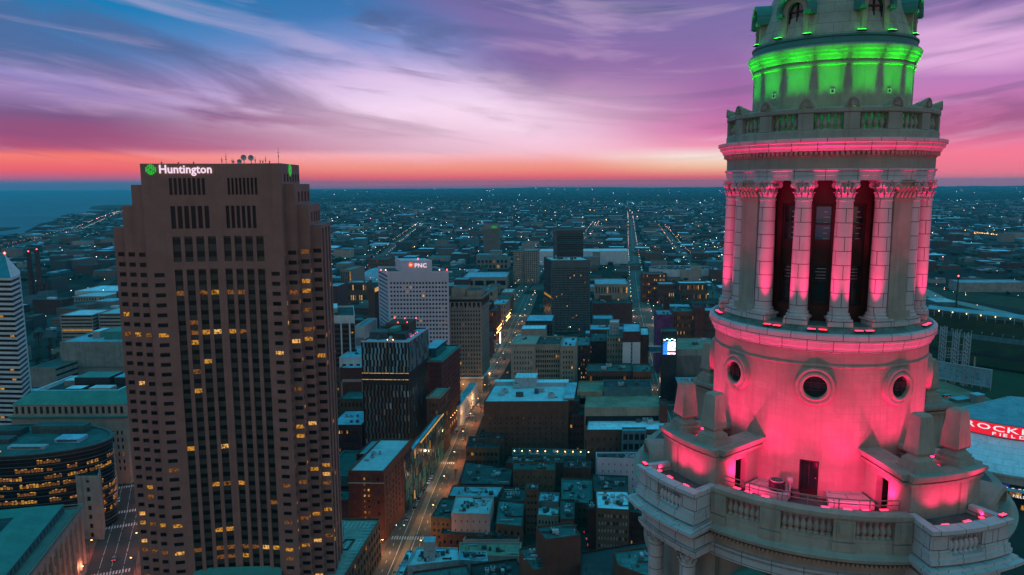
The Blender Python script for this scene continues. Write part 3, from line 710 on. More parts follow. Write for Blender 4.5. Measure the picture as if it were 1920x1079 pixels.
# floodlights. each has its own lamp
def flood(colr,th,r,z,aim,energy,size,label,group,matn,soft=.05):
    base=tower.matrix_basis@Vector(P3(r,th,z)); tgt=tower.matrix_basis@Vector(P3(*aim))
    o=empty('floodlight',base,-TAZ+rad(th),label,'floodlight',group)
    q=MB().use('dark_metal'); q.box(0,0,0,.42,.20,.07); q.build('housing',o)
    q=MB().use(matn); q.box(0,0,.07,.38,.16,.02); q.build('lens',o)
    L=bpy.data.lights.new('lamp','SPOT'); L.energy=energy; L.color=colr; L.spot_size=R_(size); L.spot_blend=1.0; L.shadow_soft_size=soft
    lo=bpy.data.objects.new('lamp',L); C.objects.link(lo); lo.parent=o
    up=base+Vector((0,0,.16)); d=(tgt-up)
    M_=o.matrix_basis.inverted()@(Matrix.Translation(up)@d.to_track_quat('-Z','Y').to_matrix().to_4x4())
    lo.matrix_basis=M_
RED=(1,.012,.14); GRN=(.004,1,.01)
for i,t in enumerate((-24.6,-20.0,-14.0,5.7,12.7,18.6,24.6)):
    w=['first','second','third','fourth','fifth','sixth','seventh'][i]
    flood(RED,t,8.3,174.0,(5.9,t*1.35,180.4 if i%2==0 else 176.0),PE_DRUM*(.25 if i in (0,6) else .72) if i%2==0 else PE_DRUM*.15,96 if i%2==0 else 168,'red floodlight on the railed front terrace, %s from its left end'%w,'red floodlights on the front terrace','light_red')
for s,sd in ((-1,'left'),(1,'right')):
    for i,t in enumerate((35.5,42.5,48.3)):
        flood(RED,s*t,10.3,174.08,(9.0,s*(t+1),178.0),PE_BLOCK,110,'red floodlight on the %s white balcony, %s'%(sd,['nearest the front terrace','in the middle of its row','farthest out'][i]),'red floodlights on the balconies','light_red')
    flood(RED,s*37,7.7,175.45,(6.0,s*36,180.5),PE_INNER,110,'red floodlight inside the %s corner block behind the inner obelisk'%sd,'red floodlights inside the corner blocks','light_red')
    flood(RED,s*47,7.9,175.45,(6.0,s*54,180.5),PE_INNER,110,'red floodlight inside the %s corner block behind the outer obelisk'%sd,'red floodlights inside the corner blocks','light_red')
    flood(RED,s*62,8.0,173.6,(6.0,s*62,181),PE_DRUM,66,'red floodlight low on the %s side of the drum behind the obelisks'%sd,'red floodlights beside the drum','light_red')
for s,sd in ((-1,'left'),(1,'right')):
    flood(RED,s*49.2,11.1,174.52,(8.8,s*49.5,178.2),PE_BLOCK*2.2,46,'added red floodlight standing on the %s balcony rail at its far end'%sd,'added red floodlights on the balcony rails','light_red')  # added lamp to redden the outer obelisk; the real rail carries no fixture
    flood(RED,s*41.5,7.4,175.45,(8.6,s*49.5,178.2),PE_BLOCK*.6,70,'added red floodlight between the two %s obelisks, aimed at the outer one'%sd,'red floodlights inside the corner blocks','light_red')  # extra lamp, put in only to throw red on the outer obelisk
    flood(RED,s*39.5,7.4,175.45,(8.62,s*34,178.2),PE_BLOCK*.6,70,'added red floodlight between the two %s obelisks, aimed at the inner one'%sd,'red floodlights inside the corner blocks','light_red')  # extra lamp, put in only to throw red on the inner obelisk
for s,sd in ((-1,'left'),(1,'right')):
    flood(RED,s*76,8.2,173.6,(5.9,s*70,180.5),PE_DRUM*.7,90,'added red floodlight far round the %s side of the drum'%sd,'red floodlights beside the drum','light_red')  # fill lamp added to bring pink to the otherwise grey flank of the drum
k=0
for gname,ths in (('under the middle window',(0,)),('under the left hand window',(-22.5,)),('under the right hand window',(22.5,)),('beyond the left pilaster',(-67.5,)),('beyond the right pilaster',(67.5,))):
    for t in ths:
        for dt,nm in ((-2.2,'left one'),(2.2,'right one')):
            flood(RED,t+dt*1.2,5.80,182.42,(5.5,t+dt*4.2,189.6),PE_COL*.85,46,'small red floodlight on the ledge %s, %s of the pair'%(gname,nm),'red floodlights between the columns','light_red')
for t in [22.5*k_+d_ for k_ in range(-4,5) for d_ in (-6,0,6)]:
    flood(GRN,t,4.90,192.32,(4.34,t,196.6),PE_GRN,31,'green floodlight behind the upper balustrade shining up at the cornice','green floodlights behind the upper balustrade','light_green')
for i,t in enumerate((-27.8,28.6)):
    for sx in (-1,1):
        flood(GRN,t+sx*11,4.28,197.42,(4.3,t+sx*3,199.6),PE_GRN2,80,'small green floodlight beside the %s dormer, %s side'%(['left','right'][i],['left','right'][sx>0]),'green floodlights at the dormers','light_green')
for t in (-66,66): flood(GRN,t,4.28,197.42,(4.3,t*1.12,199.6),PE_GRN2,90,'small green floodlight on the dome edge by the %s side dormer'%('left' if t<0 else 'right'),'green floodlights at the dormers','light_green')
for i in range(9):
    t=-64+16*i
    flood(RED,t,5.62,191.2+.0,(5.9,t,192.0),0.01,60,'x','x','light_red') if False else None
# ================================================================== GROUND, WATER, ROADS
HZ=25700.0
def flat(name,pts,z,m,label=None,kind='structure'):
    q=MB().use(m); q.face([(x,y,z) for x,y in pts]); o=q.build(name); o['kind']=kind
    return o
q=MB().use('city_ground') if False else None
gm=bpy.data.materials.new('city_ground'); gm.use_nodes=True; M['city_ground']=gm
def _ground_mat():
    nt=gm.node_tree; g=G(nt); b=nt.nodes['Principled BSDF']; b.inputs['Roughness'].default_value=.95; b.inputs['Specular IOR Level'].default_value=.1
    geo=g.n('ShaderNodeNewGeometry').outputs['Position']
    mp=g.n('ShaderNodeMapping'); nt.links.new(geo,mp.inputs[0]); mp.inputs['Rotation'].default_value=(0,0,R_(6.5)); mp.inputs['Scale'].default_value=(.011,.016,0)
    vo=g.n('ShaderNodeTexVoronoi'); vo.distance='CHEBYCHEV'; nt.links.new(mp.outputs[0],vo.inputs['Vector']); vo.inputs['Scale'].default_value=1; vo.inputs['Randomness'].default_value=.6
    n=g.noise(geo,.0016,6,.65); n2=g.noise(geo,.02,4,.6)
    hsv=g.n('ShaderNodeSeparateColor'); nt.links.new(vo.outputs['Color'],hsv.inputs[0])
    cell=g.ramp(hsv.outputs[0],[(0,(.026,.030,.022,1)),(.4,(.040,.040,.030,1)),(.55,(.055,.050,.040,1)),(.8,(.09,.08,.065,1)),(.93,(.16,.15,.14,1)),(1,(.22,.21,.2,1))],'CONSTANT')
    wood=g.mix(g.smooth(n2,.3,.7),(.018,.022,.014,1),(.035,.040,.026,1))
    far=g.mix(g.smooth(n,.42,.56),cell,wood)
    nt.links.new(g.mix(g.smooth(n2,.35,.7),far,g.mix(.5,far,(.03,.032,.026,1))),b.inputs['Base Color'])
_ground_mat()
flat('ground',[(-40000,-3000),(40000,-3000),(40000,HZ),(-40000,HZ)],0,'city_ground')
# lake on the left, to the horizon
shore=[(-60,446),(0,443),(45,436),(75,420),(108,413),(116,404),(150,401),(190,396),(225,389),(300,372),(380,364),(470,359)]
flat('lake',[gnd(*p) for p in shore]+[(-6500,HZ-200),(-39000,HZ-200),(-39000,2000)],.3,'water')
def land(name,px,z=1.2,m='grass_dark'):
    q=MB().use(m); q.prism([gnd(*p) for p in px],0,z,bottom=False); o=q.build(name); o['kind']='structure'
land('headland',[(168,392),(175,388),(200,386),(240,385.5),(300,386),(300,396),(240,396),(205,395)],6)
land('breakwater',[(-40,430),(0,428),(38,427.5),(30,430),(0,434),(-40,437)],3,'grass_dark')
land('spit',[(115,413),(135,410),(170,407),(215,404),(215,407),(170,411),(130,415)],3)
land('marina_quay',[(38,440),(70,435),(110,432),(110,434),(70,439),(40,443)],3)
# distant ridge
q=MB().use('wood_far') if False else MB().use('crown_dark')
hr=random.Random(3)
pts=[]
for i in range(121):
    a=R_(-8+ i*.42); d=24500
    u=i/120; h=6+26*max(0,u-.12)+34*max(0,u-.75)*2+ (10*abs(math.sin(i*.35))+8*hr.random())*(.3+u)
    if .13<u<.33: h+=26*math.exp(-((u-.21)/.045)**2)+18*math.exp(-((u-.30)/.03)**2)
    pts.append((d*math.sin(a),d*math.cos(a),h))
for a,b_ in zip(pts,pts[1:]):
    q.face([(a[0],a[1],0),(b_[0],b_[1],0),(b_[0],b_[1],b_[2]),(a[0],a[1],a[2])])
    q.face([(a[0],a[1],a[2]),(b_[0],b_[1],b_[2]),(b_[0]*1.04,b_[1]*1.04,0),(a[0]*1.04,a[1]*1.04,0)])
o=q.build('hills'); o['kind']='structure'
# ---- roads
def offset_line(pts,w):
    L=[];Rr=[]
    for i,p in enumerate(pts):
        a=pts[max(0,i-1)]; b=pts[min(len(pts)-1,i+1)]; dx,dy=b[0]-a[0],b[1]-a[1]; l=math.hypot(dx,dy); nx,ny=dy/l,-dx/l
        L.append((p[0]-nx*w/2,p[1]-ny*w/2)); Rr.append((p[0]+nx*w/2,p[1]+ny*w/2))
    return L,Rr
def road(name,pts,w,z=.03,m='asphalt',walk=0,wm='pavement'):
    q=MB().use(m); L,Rr=offset_line(pts,w)
    for i in range(len(pts)-1): q.face([(*L[i],z),(*Rr[i],z),(*Rr[i+1],z),(*L[i+1],z)])
    o=q.build(name); o['kind']='structure'
    if walk:
        q=MB().use(wm); L2,R2=offset_line(pts,w+2*walk)
        for i in range(len(pts)-1):
            for A,B in ((L2,L),(Rr,R2)):
                q.face([(*A[i],z+.15),(*B[i],z+.15),(*B[i+1],z+.15),(*A[i+1],z+.15)])
                E=B if A is L2 else A; s=1 if A is L2 else -1
                f=[(*E[i],z),(*E[i+1],z),(*E[i+1],z+.15),(*E[i],z+.15)]; q.face(f if s>0 else f[::-1])
        o=q.build('pavement'); o['kind']='structure'
    return o
def lerp(a,b,t): return (a[0]+(b[0]-a[0])*t,a[1]+(b[1]-a[1])*t)
EU=[gnd(690,1200),gnd(748,1079),gnd(800,940),gnd(862,800),gnd(905,716),gnd(948,650),gnd(975,590),gnd(992,552)]
EU=[(x-2,y) for x,y in EU]
road('avenue',EU,21,.03,'road_old',6.5,'pavement_red')
PR=[gnd(1305,900),gnd(1262,800),gnd(1236,726),gnd(1216,650),gnd(1200,580),gnd(1192,520),gnd(1186,460),gnd(1183,420),gnd(1181,400)]
road('avenue_prospect' if False else 'avenue',PR,24,.05,'road_old',5)
LF=[gnd(165,1250),gnd(205,1079),gnd(238,960),gnd(252,880),gnd(262,820)]
road('street',LF,22,.03,'asphalt',7,'pavement_red')
for pts,w,m in (([gnd(560,640),gnd(655,558),gnd(690,520),gnd(720,478),gnd(752,450),gnd(790,421)],26,'road_old'),
              ([gnd(960,560),gnd(1010,510),gnd(1060,470),gnd(1100,445),gnd(1118,418)],22,'road_old'),
              ([gnd(1345,560),gnd(1300,498),gnd(1268,462),gnd(1240,424)],24,'road_old'),
              ([gnd(-40,480),gnd(30,463),gnd(100,443),gnd(150,431),gnd(212,403),(gnd(260,392))],34,'road_old'),
              ([gnd(60,640),gnd(120,580),gnd(170,548),gnd(215,520)],20,'asphalt'),
              ([gnd(1680,520),gnd(1760,560),gnd(1830,575),gnd(1960,606)],26,'concrete'),
              ([gnd(1680,560),gnd(1760,590),gnd(1850,602),gnd(1960,640)],20,'concrete'),
              ([gnd(1690,455),gnd(1800,462),gnd(1960,470)],22,'concrete'),
              ([gnd(955,600),gnd(1060,640),gnd(1230,700)],14,'asphalt') if False else ([gnd(846,735),gnd(900,722),gnd(960,724)],20,'asphalt'),
              ([gnd(1150,596),gnd(1240,590),gnd(1340,588)],16,'asphalt'),
              ([gnd(1000,640),gnd(1100,625),gnd(1228,618)],14,'asphalt'),
              ([gnd(600,700),gnd(690,560)],16,'asphalt')):
    road('road',pts,w,.02,m)
for px,m,nm in (([(1700,545),(1960,588),(1960,566),(1700,532)],'grass_dark','verge'),([(1745,575),(1960,620),(1960,610),(1760,562)],'grass_dark','verge'),
             ([(1700,735),(1790,700),(1900,760),(1960,820),(1700,900)],'tan_track','yard'),
             ([(1228,596),(1345,580),(1345,556),(1215,556)],'grass_dark','park')):
    flat(nm,[gnd(*p) for p in px],.012,m)
# lane lines, crossings and tram strip
def along(pts,dist):
    for a,b in zip(pts,pts[1:]):
        l=math.hypot(b[0]-a[0],b[1]-a[1])
        if dist<=l: 
            t=dist/l; return (a[0]+(b[0]-a[0])*t,a[1]+(b[1]-a[1])*t),math.atan2(b[1]-a[1],b[0]-a[0])
        dist-=l
    return None,None
def linelen(pts): return sum(math.hypot(b[0]-a[0],b[1]-a[1]) for a,b in zip(pts,pts[1:]))
def stripes(pts,off,w,z,dash,gap,m,name='lane_line',d0=0,d1=None):
    q=MB().use(m); d=d0; L=linelen(pts) if d1 is None else d1
    while d+dash<L:
        p,a=along(pts,d); r,_=along(pts,d+dash)
        if p is None or r is None: break
        nx,ny=math.sin(a),-math.cos(a)
        q.face([(p[0]+nx*(off-w/2),p[1]+ny*(off-w/2),z),(p[0]+nx*(off+w/2),p[1]+ny*(off+w/2),z),(r[0]+nx*(off+w/2),r[1]+ny*(off+w/2),z),(r[0]+nx*(off-w/2),r[1]+ny*(off-w/2),z)])
        d+=dash+gap
    o=q.build(name); o['kind']='structure'
stripes(EU,0,3.4,.036,300,5,'tan_track','median_strip',40,700)
for off in (-3.4,3.4): stripes(EU,off,.3,.042,22,1.5,'paint_white')
for off in (-7,7): stripes(EU,off,.22,.042,3,6,'paint_white')
for off in (-4,4): stripes(PR,off,.25,.062,3,6,'paint_white')
stripes(PR,0,.4,.062,40,1,'paint_white')
for off in (-5.5,0,5.5): stripes(LF,off,.2,.042,12,2,'paint_white')
def crossing(pts,d,half,z=.05,w=3.5):
    p,a=along(pts,d); q=MB().use('paint_white'); ux,uy=math.cos(a),math.sin(a); nx,ny=math.sin(a),-math.cos(a)
    x=-half
    while x<half-.6:
        c=[(p[0]+nx*xx+ux*yy,p[1]+ny*xx+uy*yy,z) for xx,yy in ((x,0),(x+.7,0),(x+.7,w),(x,w))]; q.face(c); x+=1.4
    o=q.build('crosswalk'); o['kind']='structure'
for d in (88,196,300,420): crossing(EU,d,9.5)
for d in (22,75,130,150,190): crossing(LF,d,10)
for d in (30,160,182,300): crossing(PR,d,11,.07)
def box_patch(pts,d,off,l,w,m,z,nm):
    p,a=along(pts,d); ux,uy=math.cos(a),math.sin(a); nx,ny=math.sin(a),-math.cos(a)
    flat(nm,[(p[0]+nx*xx+ux*yy,p[1]+ny*xx+uy*yy) for xx,yy in ((off-w/2,0),(off+w/2,0),(off+w/2,l),(off-w/2,l))],z,m)
for d,off in ((150,0),(265,0),(395,1)): box_patch(EU,d,off,16,3,'concrete',.06,'platform')
# ================================================================== BUILDING HELPERS
UNITP={}
def unit_pane(m):
    if m not in UNITP:
        q=MB().use(m); q.face([(-.5,0,-.5),(.5,0,-.5),(.5,0,.5),(-.5,0,.5)]); me=q.build('pane_source').data
        bpy.data.objects.remove(bpy.data.objects['pane_source']); me.name='window_pane'; UNITP[m]=me
    return UNITP[m]
def facade(mb,wins,p0,p1,z0,z1,nx,ny,fw,fh,rec=.3,mx=.0,mz0=.0,mz1=.0,keep=None):
    """wall from p0 to p1 with nx x ny openings; appends (x,y,z,w,h,ang) of each pane to wins"""
    dx,dy=p1[0]-p0[0],p1[1]-p0[1]; L=math.hypot(dx,dy); ux,uy=dx/L,dy/L; ox,oy=uy,-ux; ang=math.atan2(uy,ux)
    def P(u,z,d=0): return (p0[0]+ux*u-ox*d,p0[1]+uy*u-oy*d,z)
    def Q(u0,u1,a,b): mb.face([P(u0,a),P(u1,a),P(u1,b),P(u0,b)],[(u0,a),(u1,a),(u1,b),(u0,b)])
    if nx==0 or ny==0: Q(0,L,z0,z1); return
    a0,a1=mx,L-mx; b0,b1=z0+mz0,z1-mz1; cw=(a1-a0)/nx; chh=(b1-b0)/ny; w=cw*fw; h=chh*fh
    if mz0>0: Q(0,L,z0,b0)
    if mz1>0: Q(0,L,b1,z1)
    us=[0]
    for i in range(nx): c=a0+cw*(i+.5); us+= [c-w/2,c+w/2]
    us.append(L)
    for i in range(0,len(us)-1,2): Q(us[i],us[i+1],b0,b1)
    for i in range(nx):
        u0,u1=us[1+2*i],us[2+2*i]; zp=b0
        for j in range(ny):
            zc=b0+chh*(j+.5); za,zb=zc-h/2,zc+h/2
            if za-zp>1e-4: Q(u0,u1,zp,za)
            mb.face([P(u0,za),P(u0,za,rec),P(u0,zb,rec),P(u0,zb)][::-1]); mb.face([P(u1,za),P(u1,zb),P(u1,zb,rec),P(u1,za,rec)][::-1])
            mb.face([P(u0,za),P(u1,za),P(u1,za,rec),P(u0,za,rec)]); mb.face([P(u0,zb),P(u0,zb,rec),P(u1,zb,rec),P(u1,zb)])
            wins.append((*P((u0+u1)/2,zc,rec),w,h,ang,i,j)); zp=zb
        if b1-zp>1e-4: Q(u0,u1,zp,b1)
def add_windows(root,wins,lit=.05,seed=1,maxn=100,glass=('glass_dark_0','glass_dark_1','glass_dark_2'),litm=('window_amber','window_warm','window_dim','window_dim'),litfn=None,name='window'):
    r=random.Random(seed); ass=[]
    for w in wins:
        p=litfn(w) if litfn else lit
        ass.append(r.choice(litm) if r.random()<p else r.choice(glass))
    idx=list(range(len(wins)))
    if len(wins)>maxn:
        idx.sort(key=lambda i:(-round(wins[i][3]*wins[i][4]/max(1,math.hypot(wins[i][0],wins[i][1]))**2*1e5),i)); first=set(idx[:maxn])
    else: first=set(idx)
    q=MB(); any_=False
    for i,w in enumerate(wins):
        x,y,z,ww,hh,a=w[:6]
        if i in first:
            o=link(unit_pane(ass[i]),name,root,(x-root.location.x,y-root.location.y,z-root.location.z),a,(ww,1,hh))
        else:
            q.use(ass[i]); c,s=math.cos(a)*ww/2,math.sin(a)*ww/2
            q.face([(x-c,y-s,z-hh/2),(x+c,y+s,z-hh/2),(x+c,y+s,z+hh/2),(x-c,y-s,z+hh/2)]); any_=True
    if any_: o=q.build(name,root,world=True); o['kind']='stuff'
def inset(poly,d):
    cx=sum(p[0] for p in poly)/len(poly); cy=sum(p[1] for p in poly)/len(poly); out=[]
    n=len(poly)
    for i in range(n):
        a=Vector(poly[i-1]);b=Vector(poly[i]);c=Vector(poly[(i+1)%n])
        e1=(b-a).normalized(); e2=(c-b).normalized(); n1=Vector((-e1.y,e1.x)); n2=Vector((-e2.y,e2.x)); m=(n1+n2); k=m.dot(n1)
        m=m/k if abs(k)>.2 else m; out.append((b.x+m.x*d,b.y+m.y*d))
    return out
def units(root,poly,z,n,seed,scale=1.0,mats=('unit_metal','unit_dark')):
    r=random.Random(seed); pl=inset(poly[:4],3.0*scale)
    for k in range(n):
        u,v=r.uniform(.08,.92),r.uniform(.12,.9)
        a=lerp(pl[0],pl[1],u); b=lerp(pl[3],pl[2],u); x,y=lerp(a,b,v)
        w,d,h=r.uniform(1.6,4)*scale,r.uniform(1.4,3)*scale,r.uniform(.9,2.2)*scale
        q=MB().use(mats[r.random()<.5]); q.box(0,0,.25,w,d,h); q.use('unit_dark'); q.box(0,0,0,w*.8,d*.8,.25)
        if r.random()<.6:
            q.lathe([(min(w,d)*.36,h+.25),(min(w,d)*.36,h+.5),(min(w,d)*.28,h+.52),(0,h+.45)],n=10)
        if r.random()<.4: q.box(w*.7,0,.1,w*.5,.5,.5)
        q.build('rooftop_unit',root,(x-root.location.x,y-root.location.y,z-root.location.z),r.choice((0,.1,PI/2)))
NAMED=[]
def bldg(name,label,xl,xr,yt,yb=None,Yd=None,D=30,fy=0,saz=6.5,wall='brick_brown',roof='roof_dark',front=None,side=None,lit=.04,par=1.0,nunits=0,seed=None,rec=.3,cat='building',group=None,
         z0=0,glass=None,cornice=None,penthouse=None,litfn=None,maxn=100,left=None):
    seed=seed if seed is not None else int(xl*7+yt)
    xc=(xl+xr)/2
    if Yd is None: Xc,Yd=gnd(xc,yb)
    Xc=atY(xc,yt,Yd)[0]; zt=atY(xc,yt,Yd)[2]
    c,s=math.cos(R_(fy)),math.sin(R_(fy))
    def hit(px):
        d=ray(px,yt); k=d[0]/d[1]        # x=k*y ; (Xc+c t, Yd+s t)
        t=(k*Yd-Xc)/(c-k*s); return (Xc+c*t,Yd+s*t)
    A,B=hit(xl),hit(xr); sx,sy=math.sin(R_(saz))*D,math.cos(R_(saz))*D
    Cc=(B[0]+sx,B[1]+sy); Dd=(A[0]+sx,A[1]+sy); poly=[A,B,Cc,Dd]
    root=empty(name,(Xc,Yd,0),0,label,cat,group)
    NAMED.append(poly)
    q=MB().use(wall); wins=[]
    fr=front or (0,0,.5,.5); sd=side or (0,0,.5,.5); lf=left or sd
    kw=lambda f:dict(rec=rec,mx=f[4] if len(f)>4 else 0,mz0=f[5] if len(f)>5 else 0,mz1=f[6] if len(f)>6 else 0)
    facade(q,wins,A,B,z0,zt,*fr[:4],**kw(fr))
    facade(q,wins,B,Cc,z0,zt,*sd[:4],**kw(sd)) if B[0]<B[1]*math.tan(R_(saz)) else q.face([(*B,z0),(*Cc,z0),(*Cc,zt),(*B,zt)])
    q.face([(*Cc,z0),(*Dd,z0),(*Dd,zt),(*Cc,zt)])
    facade(q,wins,Dd,A,z0,zt,*lf[:4],**kw(lf)) if A[0]>A[1]*math.tan(R_(saz)) else q.face([(*Dd,z0),(*A,z0),(*A,zt),(*Dd,zt)])
    ins=inset(poly,.45)
    for i in range(4):
        j=(i+1)%4; q.face([(*poly[i],zt),(*poly[j],zt),(*ins[j],zt),(*ins[i],zt)]); q.face([(*ins[i],zt),(*ins[j],zt),(*ins[j],zt-par),(*ins[i],zt-par)])
    q.build('wall',root,world=True)
    if cornice:
        cm,ch,cd=cornice; o2=inset(poly,-cd); q=MB().use(cm); q.prism(o2,zt-ch,zt-.25*ch,top=False); q.prism(inset(poly,-cd*.6),zt-1.6*ch,zt-ch-.02,top=False)
        i2=inset(poly,-.01)
        for i in range(4): j=(i+1)%4; q.face([(*o2[i],zt-.25*ch),(*o2[j],zt-.25*ch),(*i2[j],zt-.25*ch),(*i2[i],zt-.25*ch)])
        q.build('cornice',root,world=True)
    q=MB().use(roof); q.face([(*p,zt-par) for p in ins]); rf=q.build('roof',root,world=True)
    if wins: add_windows(root,wins,lit,seed,maxn,litfn=litfn,**({'glass':glass} if glass else {}))
    if nunits: units(root,poly,zt-par,nunits,seed,min(1.6,max(.7,(B[0]-A[0])/30)))
    root['zt']=zt
    root_info=dict(root=root,poly=poly,zt=zt,A=A,B=B,C=Cc,D=Dd)
    if penthouse:
        for (u0,u1,v0,v1,h,wm,rm) in penthouse:
            P=lambda u,v:lerp(lerp(A,B,u),lerp(Dd,Cc,u),v)
            pp=[P(u0,v0),P(u1,v0),P(u1,v1),P(u0,v1)]; q=MB().use(wm); q.prism(pp,zt-par,zt-par+h,top=False,bottom=False); q.use(rm); q.face([(*p,zt-par+h) for p in pp])
            q.build('penthouse',root,world=True)
    return root_info
def lit_point(root,loc,m='light_warm',r=.5,name='lamp'):
    q=MB().use(m); q.cone((0,0,-r),(0,0,0),r*.2,r,6,True); q.cone((0,0,0),(0,0,r),r,r*.2,6,True)
    return q.build(name,root,(loc[0]-root.location.x,loc[1]-root.location.y,loc[2]-root.location.z))
# ================================================================== THE BROWN SKYSCRAPER (left)
def skyscraper():
    Y0=285.0; root=empty('skyscraper',(-115,Y0+15,0),0,'tall brown granite skyscraper with stepped shoulders and a glowing rooftop sign','skyscraper')
    sc_=lambda px,py:atY(px,py,Y0)
    psi=R_(3.0); ux,uy=math.cos(psi),math.sin(psi); vx,vy=-math.sin(psi),math.cos(psi)
    x0=sc_(262,307)[0]; 
    def W(u,v): return (x0+ux*u+vx*v, Y0+uy*u+vy*v)
    Wd=52.6; VL=27.0; VD=4.2
    ZT=197.9; Z1=sc_(250,347)[2]; Z2=sc_(232,387)[2]; Z3=sc_(212,428)[2]
    s=4.7; dv=1.6; sr=4.1; DEP=26.0
    q=MB().use('granite_pink'); wins=[]; strips=[]
    P0,P1,P2=W(0,0),W(VL,VD),W(Wd,.4)
    fl=4.0
    zr1a,zr1b=sc_(380,366)[2],sc_(380,334)[2]
    zr2a,zr2b=sc_(380,430)[2],sc_(380,387)[2]; zr3a,zr3b=sc_(380,493)[2],sc_(380,445)[2]; zr4=sc_(380,507)[2]
    zb=14.0
    def bay(Pa,Pb,L,half):
        # stack of horizontal registers on one half of the front
        dx,dy=(Pb[0]-Pa[0])/L,(Pb[1]-Pa[1])/L
        def at(u): return (Pa[0]+dx*u,Pa[1]+dy*u)
        a,b=(9.0,L-.8) if half==0 else (1.0,L-9.5)
        if half==0: r1=(9.6,23.2,8); r2=(9.4,24.2,6)
        else: r1=(4.0,16.6,8); r2=(2.6,15.6,6)
        # sign band and top register
        facade(q,wins,Pa,Pb,zr1b,ZT,0,0,1,1)
        def reg(z0,z1,u0,u1,n,fw,ny=1,fh=1.0,rec=.6,store=wins):
            facade(q,wins,at(0),at(u0),z0,z1,0,0,1,1); facade(q,store,at(u0),at(u1),z0,z1,n,ny,fw,fh,rec); facade(q,wins,at(u1),Pb,z0,z1,0,0,1,1)
        reg(zr1a,zr1b,*r1[:2],r1[2],.66)
        facade(q,wins,Pa,Pb,zr2b,zr1a,0,0,1,1)
        reg(zr2a,zr2b,*r2[:2],r2[2],.68)
        facade(q,wins,Pa,Pb,zr3b,zr2a,0,0,1,1)
        u0,u1=(9.0,L-.9) if half==0 else (.6,L-7.4)
        reg(zr3a,zr3b,u0,u1,4,.68,store=strips)
        facade(q,wins,Pa,Pb,zr4,zr3a,0,0,1,1)
        # main shaft: single punched column + four continuous strips
        nfl=int((zr4-zb)/fl); zz=zr4-nfl*fl
        if half==0:
            facade(q,wins,at(0),at(1.6),zz,zr4,0,0,1,1); facade(q,wins,at(1.6),at(6.6),zz,zr4,1,nfl,.74,.40,.4); facade(q,wins,at(6.6),at(u0),zz,zr4,0,0,1,1)
            facade(q,strips,at(u0),at(u1),zz,zr4,4,1,.66,1.0,.6); facade(q,wins,at(u1),Pb,zz,zr4,0,0,1,1)
        else:
            facade(q,wins,at(0),at(u0),zz,zr4,0,0,1,1); facade(q,strips,at(u0),at(u1),zz,zr4,4,1,.66,1.0,.6); facade(q,wins,at(u1),at(L-6.2),zz,zr4,0,0,1,1)
            facade(q,wins,at(L-6.2),at(L-1.6),zz,zr4,1,nfl,.74,.40,.4); facade(q,wins,at(L-1.6),Pb,zz,zr4,0,0,1,1)
        return zz
    zz=bay(P0,P1,math.hypot(P1[0]-P0[0],P1[1]-P0[1]),0); bay(P1,P2,math.hypot(P2[0]-P1[0],P2[1]-P1[1]),1)
    # lower podium front
    q.prism([W(-3*s,3*dv),W(0,0),P1,P2,W(Wd+3*sr,3*sr),W(Wd+3*sr,DEP+20),W(-3*s,DEP+20)],0,zz,bottom=False)
    # shoulders: left steps
    tops=[Z1,Z2,Z3]
    for k in range(3):
        u0=-s*(k+1); u1=-s*k; v=dv*(k+1)
        zt=tops[k]; n=int((zt-6-zz)/fl)-(3 if k<2 else 2)*0
        n=int((min(zt,zr3b+2)-zz-4)/fl)
        facade(q,wins,W(u0,v),W(u1,v),zz,zz+n*fl,1,n,.52,.42,.4); facade(q,wins,W(u0,v),W(u1,v),zz+n*fl,zt,0,0,1,1)
        # left return of the next inner step, seen only above the lower shoulder
        q.face([(*W(u1,v),zz),(*W(u1,v-dv),zz),(*W(u1,v-dv),zt),(*W(u1,v),zt)])
        vb=DEP+6; inner=v
        q.face([(*W(u0,vb),zz),(*W(u0,v),zz),(*W(u0,v),zt),(*W(u0,vb),zt)])
        q.face([(*W(u0,v),zt),(*W(u1,v),zt),(*W(u1,vb),zt),(*W(u0,vb),zt)])
        pt=ZT if k==0 else tops[k-1]
        q.face([(*W(u1,vb),zt),(*W(u1,v-dv),zt),(*W(u1,v-dv),pt),(*W(u1,vb),pt)])
        q.face([(*W(u1,vb),zz),(*W(u0,vb),zz),(*W(u0,vb),zt),(*W(u1,vb),zt)])
    # right steps: each a front facing strip and a side facing strip
    for k in range(3):
        u0=Wd+sr*k; u1=Wd+sr*(k+1); v0=.4+sr*k; v1=.4+sr*(k+1)
        zt=tops[k]; pt=ZT if k==0 else tops[k-1]
        n=int((min(zt,zr3b+1)-zz-2)/fl)
        facade(q,wins,W(u0,v0),W(u0,v1),zz,zz+n*fl,1,n,.55,.42,.35); facade(q,wins,W(u0,v0),W(u0,v1),zz+n*fl,pt,0,0,1,1)
        facade(q,wins,W(u0,v1),W(u1,v1),zz,zz+n*fl,1,n,.80,.42,.35); facade(q,wins,W(u0,v1),W(u1,v1),zz+n*fl,zt,0,0,1,1)
        vb=DEP+6-(0 if k<2 else 0)
        # upper side face above the shoulder: three slots
        facade(q,wins,W(u0,v1),W(u0,vb),zt,zt+(pt-zt)*.12,0,0,1,1); facade(q,wins,W(u0,v1),W(u0,vb),zt+(pt-zt)*.12,zt+(pt-zt)*(.5 if k==0 else .62),6 if k==0 else 4,1,.55,1,.4); facade(q,wins,W(u0,v1),W(u0,vb),zt+(pt-zt)*(.5 if k==0 else .62),pt,0,0,1,1)
        q.face([(*W(u0,v1),zt),(*W(u1,v1),zt),(*W(u1,vb),zt),(*W(u0,vb),zt)])
